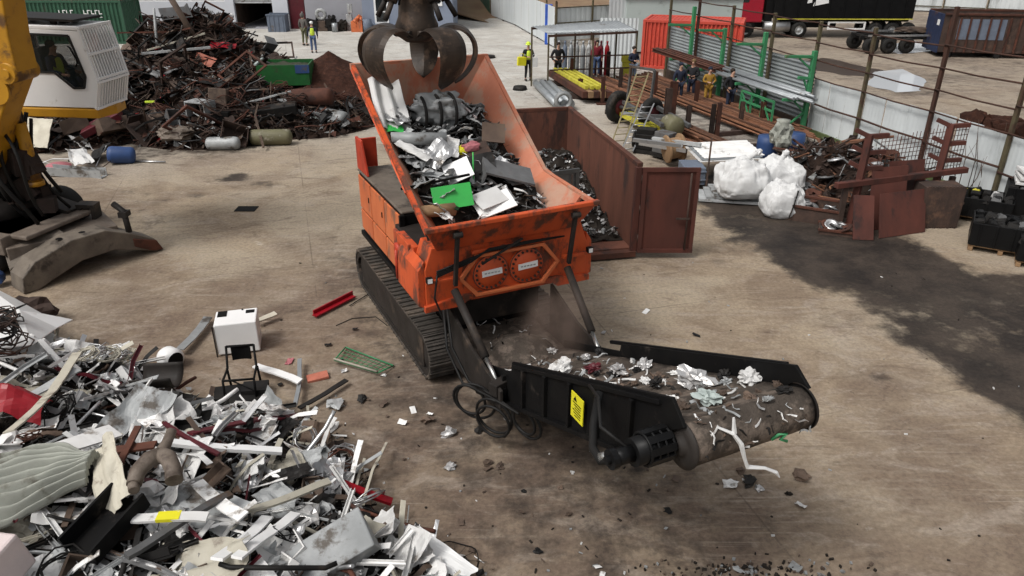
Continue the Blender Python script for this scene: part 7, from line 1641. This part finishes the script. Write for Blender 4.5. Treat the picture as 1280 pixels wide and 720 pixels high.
rone(MB().box((0, 0, 0), (2.3, .1, .06)), 222, 62, .3, (0, -14, 15), 'rail', 'cream', 'long pale yellow rail at the left upper slope of the rusty heap', 'rail')
rone(MB().box((0, 0, 0), (2.6, .12, .08)), 222, 73, .3, (0, -4, 8), 'rail', 'pale_grey', 'grey green rail just below the pale yellow rail', 'rail')
rone(MB().tube([(0, 0, -1), (.05, 0, 1.2)], .05, 7), 197, 60, .3, (0, 5, 0), 'pole', 'pale_grey', 'pale pole standing up at the left slope of the rusty heap', 'pole')
rone(MB().tube([(0, 0, -1.1), (.0, 0, 1.1)], .12, 9), 235, 40, .3, (10, -20, 0), 'pipe', 'brownish', 'thick brown pipe leaning near the top of the rusty heap', 'pipe')
rone(tank_(.8, .12), 283, 31, .2, (0, -30, 10), 'pipe', 'white', 'short white tube near the top of the rusty heap', 'tube')
rone(sheet(1.0, .6, 4, .3), 280, 62, .2, (20, 0, 10), 'crumpled_sheet', 'red', 'crumpled dark red sheet near the middle of the rusty heap', 'metal sheet')
rone(sheet(1.0, .5, 7, .2), 255, 80, .2, (40, 10, -20), 'crumpled_sheet', 'salmon', 'orange brown bent sheet in the middle of the rusty heap', 'metal sheet')
rone(MB().box((0, 0, 0), (.7, .1, .06)), 195, 134, .2, (0, 0, 4), 'strip', 'hivis', 'short lime green strip on the front slope of the rusty heap', 'strip')
rone(MB().lump((0, 0, 0), .5, 3, .4, 3, (1.3, .9, .45)), 222, 172, .15, (0, 0, 0), 'spring_bundle', 'manifold', 'tan mound of matted wire at the front foot of the rusty heap', 'wire bundle')
mb = MB()
for k in (0, .14): mb.bar((-.4, k, 0), (.4, k - .25, .1), .05, .03)
for k in range(3): mb.bar((-.3 + .25 * k, 0, .0), (-.25 + .25 * k, .15, .02), .03, .03)
rone(mb, 303, 166, .15, (0, 0, -15), 'bracket', 'white_clean', 'small white ladder like bracket above the pale grey tank', 'bracket')
rone(MB().prism([(-.75, -.25, 0), (.65, -.28, .0), (.75, .25, 0), (-.6, .28, 0)], (0, 0, .25)), 133, 170, .35, (10, -24, 24), 'metal_locker', 'maroon', 'maroon locker lying tilted at the left of the rusty heap', 'locker', .02)
rone(sheet(1.1, 1.0, 2, .12, .02), 52, 186, .55, (58, 0, -15), 'flat_sheet', 'cream', 'large cream panel leaning left of the maroon locker behind the boom', 'panel')
rone(MB().lathe((0, 0, 0), (0, 0, 1), [(0, 0), (.38, 0), (.36, .05), (0, .07)], 18), 74, 210, .03, (4, 6, 0), 'round_cover', 'pink', 'round pink lid on the concrete below the cream panel', 'lid', 0, True)
rone(profile(1.75, .34, .26, .02, 3, True), 95, 222, .05, (0, 0, -4), 'channel', 'pale_grey', 'pale grey channel lying on the concrete under the cream panel', 'channel', 0, True)
for k, (u, v) in enumerate(((60, 150), (85, 155), (100, 175), (115, 160), (70, 170), (120, 190), (100, 200), (45, 140), (150, 160))):
    piece('scrap_plate', ('lplate', k % 3), lambda k=k: sheet(.9, .5, 40 + k % 3, .4, .012, 6), ['pale_grey', 'dark_metal', 'white', 'brownish'][k % 4], G(u, v, .25), rrot(.7, .5), 'bent plate in the low scrap under the excavator cab', 'plate', 'bent plates under the excavator cab', rnd.uniform(.7, 1.3))
for k in range(26): piece('bent_pipe', ('rpipe', k % 5), None, ['alu', 'dark_metal', 'rust_dark'][k % 3], G(rnd.uniform(40, 150), rnd.uniform(145, 205), .15), rrot(.3, .4), 'bent pipe in the low scrap under the excavator cab', 'pipe', 'bent pipes under the excavator cab', rnd.uniform(.4, .8))
# green skip with a blue end standing in the heap
t = empty('skip', GY(353, 84, 31.2) + V((0, 0, -.68)), R(6), 'green open skip with a blue end stuck in the right shoulder of the rusty heap', 'skip')
t.scale = (.78, .78, .8)
mb = MB(); mb.box((0, 0, .45), (2.6, .06, 1.0)); mb.box((0, 1.9, .45), (2.6, .06, 1.0)); mb.box((-1.3, .95, .45), (.06, 1.84, 1.0)); mb.box((1.3, .95, .45), (.06, 1.84, 1.0)); mb.box((0, .95, .55), (2.5, 1.8, .05)); mb.build('tub', M['green'], t)
mb = MB(); mb.box((.98, -.04, .75), (.7, .05, .4)); mb.build('end_patch', M['blue'], t)
mb = MB(); mb.bar((-1.34, -.05, 1.0), (-1.34, 1.95, 1.0), .12, .08); mb.build('rim', M['pale_green'], t)
mb = MB(); mb.grid(lambda s, u: V((-1.25 + 2.5 * s, .04 + 1.82 * u, .78 + .14 * noise.noise(V((s * 6, u * 6, 2))))), 18, 14, .02); mb.build('contents', M['olive_dark'], t)
# brown shavings pile
mb = MB()
mb.grid(lambda s, t: V((-11.6 + 7.6 * s, 29.0 + 8.4 * t, max(-.05, 2.05 * max(0, 1 - math.hypot((s - .5) * 2.05, (t - .52) * 2.05)) ** .9 + .10 * noise.fractal(V((s * 9, t * 9, 1)), .7, 2.1, 4) - .04))), 70, 70, .02)
tag(mb.build('shavings_pile', M['shavings']), 'reddish brown pile of fine rusty shavings right of the heap', 'shavings', kind='stuff')
for k in range(22):
    u, v = rnd.uniform(395, 450), rnd.uniform(118, 160); p = G(u, v, .15); piece('bent_pipe', ('rpipe', k % 5), None, ['alu', 'rust', 'grey_steel', 'rust_dark'][k % 4], p, rrot(.4, .5), 'short bent pipe at the foot of the brown shavings pile', 'pipe', 'bent pipes by the shavings pile', rnd.uniform(.25, .6))

# ------------------------------------------------------------------ the load in the hopper
def hp_z(x, y): return 2.60 + .34 * smooth(.0, -1.25, x) * smooth(.3, .9, y) + .30 * smooth(.1, .5, y) + 1.05 * smooth(.2, 3.4, y) * (1 - .15 * (x / 1.2) ** 2) + .10 * noise.noise(V((x * 2.2, y * 2.2, 8)))
mb = MB(); mb.mi = 0
def hw_(y): return .88 + .05 * y - .02 * y
mb.grid(lambda s, t: S(-1.22 + 2.16 * s, .15 + 3.45 * t, hp_z(-1.22 + 2.16 * s, .15 + 3.45 * t) - .16), 26, 40, .02)
shards(mb, 1100, lambda r_: (lambda x, y: S(x, y, hp_z(x, y) - .06 + r_.uniform(-.08, .08)))(r_.uniform(-1.18, .9), r_.uniform(.2, 3.45)), (.05, .2), 61, [3, 3, 1.6, 1.2, .8], .45)
tag(mb.build('scrap_fill', [M['scrap_dark'], M['dark_metal'], M['pale_grey'], M['foil'], M['brownish']]), 'dark layer of small scrap filling the orange hopper', 'scrap', kind='stuff')
SMi = SM.inverted()
def HPp(u, v, lift=.05):
    d = ray(u, v)
    for k in range(700):
        p = V((0, 0, CAMH)) + d * (6 + k * .02); q = SMi @ p
        if q.z <= hp_z(q.x, q.y) + lift: return p
    return p
def hone(mb, u, v, dz, rot, name, mat, label, cat, bevel=0):
    mb.xf(Matrix.Translation(HPp(u, v) + V((0, 0, dz))) @ rotm(*rot).to_4x4()); return one(mb, name, mat, label, cat, bevel)
mb = MB(); mb.grid(lambda s, t: V((-.27 + .54 * s, -.55 + 1.1 * t, .05 * math.sin(s * 14) + .08 * noise.noise(V((s * 2, t * 2, 3))))), 24, 12, .012)
hone(mb, 487, 140, .12, (38, 8, 25), 'ribbed_sheet', 'white', 'pale ribbed panel standing at the left rear of the hopper load', 'panel')
hone(sheet(.4, .2, 7, .25), 490, 163, .05, (30, 0, 10), 'bent_sheet', 'bright_green', 'small green sheet below the ribbed panel in the hopper', 'metal sheet')
mb = MB(); mb.lathe((-.5, 0, 0), (1, 0, 0), [(0, 0), (.09, 0), (.09, 1.0), (0, 1.0)], 14); hone(mb, 520, 116, .15, (0, 0, 22), 'tube', 'olive_tube', 'olive yellow tube lying across the rear of the hopper load', 'tube')
mb = MB(); mb.lump((0, 0, 0), .36, 4, .5, 4, (1.25, .8, .75), 1.9, True); hone(mb, 547, 145, .16, (0, 0, 20), 'crushed_drum', 'pale_grey', 'big crushed grey drum in the middle rear of the hopper load', 'drum')
mb = MB()
for k in range(3): mb.ring((-.3 + .27 * k, 0, 0), (1, .1, .0), .30, .03, 20, 5, 1)
hone(mb, 547, 147, .10, (0, 0, 20), 'drum_hoop', 'dark_metal', 'dark hoops around the crushed grey drum in the hopper', 'hoops')
hone(sheet(.75, .5, 5, .2, .012), 592, 222, .14, (38, -8, 10), 'bent_plate', 'dark_metal', 'dark folded plate standing at the right middle of the hopper load', 'plate')
hone(MB().box((0, 0, 0), (.85, .5, .035)).box((-.42, 0, -.15), (.03, .5, .34)), 636, 230, .22, (16, 18, 14), 'sheet_box', 'grey_steel', 'large dark grey open box at the right of the hopper load', 'box')
hone(MB().box((0, 0, 0), (.4, .35, .03)), 617, 186, .28, (52, 8, 10), 'plate', 'brownish', 'dark brown square plate behind the large open box in the hopper', 'plate')
hone(MB().box((0, 0, 0), (.55, .45, .02)), 594, 200, .1, (30, -10, 20), 'plate', 'rust_dark', 'maroon brown plate left of the large open box in the hopper', 'plate')
hone(MB().box((0, 0, 0), (.62, .36, .016)), 566, 258, .16, (62, -4, 16), 'metal_board', 'bright_green', 'bright green panel at the front of the hopper load', 'panel')
hone(MB().tube([(0, 0, -.3), (0, .02, .3)], .012, 6), 592, 232, .25, (0, 0, 0), 'rod', 'bright_green', 'thin green rod sticking up at the right end of the green panel', 'rod')
hone(MB().box((0, 0, 0), (.44, .40, .014)), 573, 230, .22, (34, -22, 10), 'metal_board', 'white_clean', 'white square panel just above the green panel in the hopper', 'panel')
hone(MB().box((0, 0, 0), (.62, .40, .014)), 618, 262, .10, (26, -14, 22), 'metal_board', 'white_clean', 'white panel at the right front corner of the hopper load', 'panel')
hone(MB().box((0, 0, 0), (.5, .36, .014)), 612, 258, .14, (22, -8, 36), 'metal_board', 'white', 'second white panel tucked under the one at the right front corner', 'panel')
hone(sheet(.62, .36, 9, .35), 520, 196, .14, (10, 20, -20), 'bent_sheet', 'white', 'curved white sheet at the left middle of the hopper load', 'metal sheet')
hone(sheet(.5, .4, 11, .3), 548, 206, .18, (25, -30, 40), 'bent_sheet', 'alu', 'silvery folded sheet in the middle of the hopper load', 'metal sheet')
hone(sheet(.5, .4, 14, .3), 556, 196, .2, (30, 20, 10), 'bent_sheet', 'white', 'white sheet in the middle of the hopper load below the drum', 'metal sheet')
hone(sheet(.55, .3, 16, .2), 548, 224, .1, (10, 10, 10), 'bent_sheet', 'pale_grey', 'flat pale grey sheet left of the white square panel', 'metal sheet')
mb = MB(); mb.lathe((-.45, 0, 0), (1, 0, 0), [(.06, 0), (.10, 0), (.11, .9), (.06, .9)], 14); hone(mb, 524, 184, .14, (0, 4, 12), 'duct', 'pale_grey', 'grey crumpled duct lying across the hopper load', 'duct')
mb = MB(); mb.lathe((-.3, 0, 0), (1, 0, 0), [(0, 0), (.09, 0), (.1, .6), (0, .6)], 14); hone(mb, 545, 268, .06, (0, 4, 25), 'tube', 'wood', 'brown tube at the front left corner of the hopper load', 'tube')
hone(sheet(.3, .3, 18, .5), 556, 272, .1, (20, 20, 0), 'bent_sheet', 'white', 'small white crumpled sheet against the front rim of the hopper', 'metal sheet')
hone(MB().lump((0, 0, 0), .12, 5, .8, 2, (1.4, .8, .7)), 588, 194, .14, (0, 0, 20), 'plastic_scrap', 'pink', 'pink and yellow crumpled scrap in the middle of the hopper load', 'scrap')
hone(MB().lump((0, 0, 0), .10, 9, .8, 2, (1.2, .8, .7)), 577, 199, .14, (0, 0, 20), 'plastic_scrap', 'sticker', 'small yellow crumpled scrap beside the pink one in the hopper', 'scrap')
hone(MB().bar((-.55, 0, 0), (.55, 0, 0), .04, .03), 545, 238, .14, (0, -6, 20), 'rod', 'black_paint', 'long black bar lying across the hopper above the green panel', 'bar')
hone(MB().bar((-.45, 0, 0), (.45, 0, 0), .03, .03), 578, 142, .16, (0, 22, -50), 'rod', 'pale_pink', 'pinkish rod right of the crushed drum in the hopper', 'rod')
for i in range(130):
    x, y = rnd.uniform(-1.1, .8), rnd.uniform(.3, 3.3); mt, w_ = [('white', 'white'), ('alu', 'silvery'), ('dark_metal', 'dark'), ('pale_grey', 'grey')][i % 4]
    if i % 2: piece('crumpled_sheet', ('hsheet', i % 4), lambda i=i: sheet(.34, .24, 120 + i % 4, .5, .005, 6), mt, S(x, y, hp_z(x, y) + .06), rrot(.7, .7), 'small crumpled %s sheet in the orange hopper' % w_, 'metal sheet', 'small %s sheets in the hopper' % w_, rnd.uniform(.6, 1.4))
    else: piece('metal_strip', ('hstrip', i % 4), lambda i=i: ribbon(.6, .05, .008, 140 + i % 4, 2, .8, .5), mt, S(x, y, hp_z(x, y) + .09), rrot(.4, .4), 'thin bent %s strip in the orange hopper' % w_, 'metal strip', 'thin %s strips in the hopper' % w_, rnd.uniform(.6, 1.3))

# ------------------------------------------------------------------ shredded bits riding on the belt
def belt_pt(y, x): return S(x, y, cz(y) + DR - .02) if y > CY else S(x, CY - DR * .9, CZ + .1)
bits = [(700, 463, 'white', .2, 'white shredded lump at the near edge of the belt'), (772, 466, 'foil', .17, None), (806, 458, 'foil', .13, None), (690, 440, 'foil', .1, None), (732, 448, 'foil', .1, None), (868, 478, 'foil', .24, 'large silvery crumpled sheet on the belt near the discharge end'), (885, 500, 'pale_green', .16, 'pale green crumpled foil on the belt near the discharge end'), (938, 475, 'white', .17, 'white crumpled lump near the far side board of the belt'), (980, 490, 'dark_metal', .09, None), (750, 442, 'dark_metal', .1, None), (840, 500, 'white', .08, None), (960, 500, 'pale_grey', .06, None), (660, 445, 'foil', .09, None), (820, 480, 'dark_metal', .1, None), (905, 470, 'dark_metal', .1, None), (742, 462, 'maroon', .12, 'maroon scrap on the near half of the belt')]
def BLp(u, v):
    d = ray(u, v)
    for k in range(900):
        p = V((0, 0, CAMH)) + d * (5 + k * .01); q = SMi @ p
        if -CW < q.x < CW and q.y > CY - .05 and q.z <= cz(q.y) + DR + .02: return p
        if q.y <= CY and math.hypot(q.y - CY, q.z - CZ) < DR + .02 and abs(q.x) < CW: return p
    return None
for k, (u, v, mt, r_, lab) in enumerate(bits):
    p = BLp(u, v)
    if p is None: continue
    w_ = {'foil': 'silvery', 'dark_metal': 'dark', 'white': 'white', 'pale_grey': 'grey'}.get(mt, 'coloured')
    piece('shredded_scrap', ('belt', k % 5), lambda k=k: MB().lump((0, 0, .05), .13, 20 + k % 5, .95, 3, (1.3, .9, .55), 3.2), mt, p, (rnd.uniform(-.3, .3), rnd.uniform(-.3, .3), rnd.uniform(0, 6)), lab or 'small %s shredded lump on the black discharge belt' % w_, 'scrap lump', None if lab else '%s lumps on the belt' % w_, r_ / .21)
for k in range(170):
    y = rnd.uniform(CY + .05, -.5); x = rnd.uniform(-.62, .62)
    mt, w_ = [('pale_grey', 'grey'), ('brownish', 'brown'), ('dark_metal', 'dark'), ('white', 'white'), ('brownish', 'brown')][k % 5]
    piece('metal_shred', ('shred', k % 5), lambda k=k: ribbon(.17, .026, .006, 160 + k % 5, 3, 1.5, .9), mt, belt_pt(y, x) + V((0, 0, .01)), rrot(.4, .4), 'thin %s metal shred on the black discharge belt' % w_, 'metal shred', '%s shreds on the belt' % w_, rnd.uniform(.5, 1.4))
for k, (u, v, mt) in enumerate(((975, 522, 'white'), (985, 518, 'white'), (895, 545, 'white'), (915, 515, 'pale_grey'), (945, 508, 'foil'), (1000, 528, 'foil'), (960, 535, 'dark_metal'), (890, 530, 'white'))):
    p = BLp(u, v)
    if p is not None: piece('metal_shred', ('shred', k % 5), None, mt, p + V((0, -.02, .01)), rrot(.9, .6), 'pale metal shred stuck to the curved end of the belt', 'metal shred', 'shreds on the belt end', .9)
p0 = BLp(905, 540) or S(.1, CY - .25, CZ); mb = MB()
pts = [p0 + V((-.06, 0, .05)), p0 + V((.08, -.03, .0)), p0 + V((.16, -.05, -.10)), p0 + V((.21, -.06, -.26)), p0 + V((.25, -.06, -.36)), p0 + V((.42, -.05, -.38)), p0 + V((.54, -.04, -.44)), p0 + V((.58, -.04, -.50))]
mb.tube(pts, [.012, .02, .026, .018, .024, .017, .02, .006], 5, True, False); mb.tube([p0 + V((.09, -.02, .0)), p0 + V((.07, -.0, .16))], [.025, .012], 5, True, False); one(mb, 'torn_strip', 'cloth_white', 'long torn white strip dangling off the end of the belt', 'strip')
p0 = BLp(972, 545) or S(.4, CY - .2, CZ - .1); mb = MB(); mb.tube([p0 + V((-.06, -.02, -.03)), p0 + V((0, -.03, .04)), p0 + V((.07, -.03, .05)), p0 + V((.02, -.03, -.02)), p0 + V((.09, -.03, -.04))], .016, 6); one(mb, 'strap', 'rack_green', 'small green plastic strap stuck to the end of the belt', 'strap')
for k, (u, v, mt, r_, w_) in enumerate(((912, 607, 'white', .11, 'white crumpled'), (935, 604, 'dark_metal', .12, 'dark crumpled'), (1000, 597, 'brownish', .13, 'brown crumpled'), (985, 618, 'scrap_dark', .05, 'small black'), (925, 590, 'brownish', .08, 'small brown'), (948, 612, 'foil', .07, 'small silvery'))):
    piece('debris_lump', ('foil', k), None, mt, G(u, v, .0), (0, 0, k), w_ + ' scrap lump on the ground below the end of the belt', 'scrap lump', None, r_ / .13)
for k in range(26):
    y = rnd.uniform(-.5, .9); x = rnd.uniform(-.55, .55); piece('metal_shred', ('shred', k % 5), None, ['dark_metal', 'brownish', 'foil', 'pale_grey'][k % 4], S(x, y, .86 + .1 * rnd.random()), rrot(.8, .8), 'metal shred dropping out under the orange front plate', 'metal shred', 'shreds under the front plate', .9)
for k in range(56):
    x = rnd.uniform(-.68, .68); an_ = rnd.uniform(-.5, 1.9); r_ = DR + .022
    mt, w_ = [('brownish', 'brown'), ('dark_metal', 'dark'), ('brownish', 'brown'), ('white', 'white'), ('pale_grey', 'grey')][k % 5]
    if k % 2: piece('metal_shred', ('shred', k % 5), None, mt, S(x, CY - r_ * math.sin(an_), CZ + r_ * math.cos(an_)), (R(25) * 0 + an_, rnd.uniform(-.3, .3), rnd.uniform(0, 6)), 'thin %s metal shred caught on the rounded end of the belt' % w_, 'metal shred', '%s shreds on the rounded belt end' % w_, rnd.uniform(.4, 1.1))
    else: piece('shredded_scrap', ('belt', k % 5), None, mt, belt_pt(CY + .1 + 2.6 * rnd.random(), x), rrot(.3, .3), 'crumbled %s scrap lump lying among the shreds on the belt' % w_, 'scrap lump', 'crumbled %s lumps on the belt' % w_, rnd.uniform(.18, .45))
# dust drifting out under the front plate
mb = MB(); mb.lump(S(.45, -.75, 1.45), .95, 3, .3, 3, (.8, 1.0, .72), 1.5, True); du = mb.build('dust_cloud', bpy.data.materials.new('dust')); tag(du, 'thin brown dust drifting below the orange front plate', 'dust', kind='stuff')
m = du.data.materials[0]; m.use_nodes = True; nt = m.node_tree
for n in list(nt.nodes):
    if n.type == 'BSDF_PRINCIPLED': nt.nodes.remove(n)
vo = nt.nodes.new('ShaderNodeVolumePrincipled'); vo.inputs['Color'].default_value = (.50, .36, .29, 1); vo.inputs['Density'].default_value = .5
out_ = [n for n in nt.nodes if n.type == 'OUTPUT_MATERIAL'][0]
tx = nt.nodes.new('ShaderNodeTexNoise'); tx.inputs['Scale'].default_value = 2.2; tx.inputs['Detail'].default_value = 3
tco = nt.nodes.new('ShaderNodeTexCoord'); nt.links.new(tco.outputs['Object'], tx.inputs['Vector'])
gr_ = nt.nodes.new('ShaderNodeVectorMath'); gr_.operation = 'LENGTH'
sh_ = nt.nodes.new('ShaderNodeVectorMath'); sh_.operation = 'SUBTRACT'; sh_.inputs[1].default_value = (0, 0, .68); nt.links.new(tco.outputs['Object'], sh_.inputs[0]); nt.links.new(sh_.outputs[0], gr_.inputs[0])
fo = nt.nodes.new('ShaderNodeMapRange'); fo.inputs['From Min'].default_value = .75; fo.inputs['From Max'].default_value = .1; fo.interpolation_type = 'SMOOTHSTEP'; nt.links.new(gr_.outputs['Value'], fo.inputs['Value'])
mp_ = nt.nodes.new('ShaderNodeMapRange'); mp_.inputs['From Min'].default_value = .35; mp_.inputs['From Max'].default_value = .7; mp_.inputs['To Max'].default_value = 2.2; nt.links.new(tx.outputs[0], mp_.inputs['Value'])
mu = nt.nodes.new('ShaderNodeMath'); mu.operation = 'MULTIPLY'; nt.links.new(fo.outputs['Result'], mu.inputs[0]); nt.links.new(mp_.outputs['Result'], mu.inputs[1]); nt.links.new(mu.outputs[0], vo.inputs['Density']); nt.links.new(vo.outputs[0], out_.inputs['Volume'])
m.cycles.volume_step_rate = 1.0
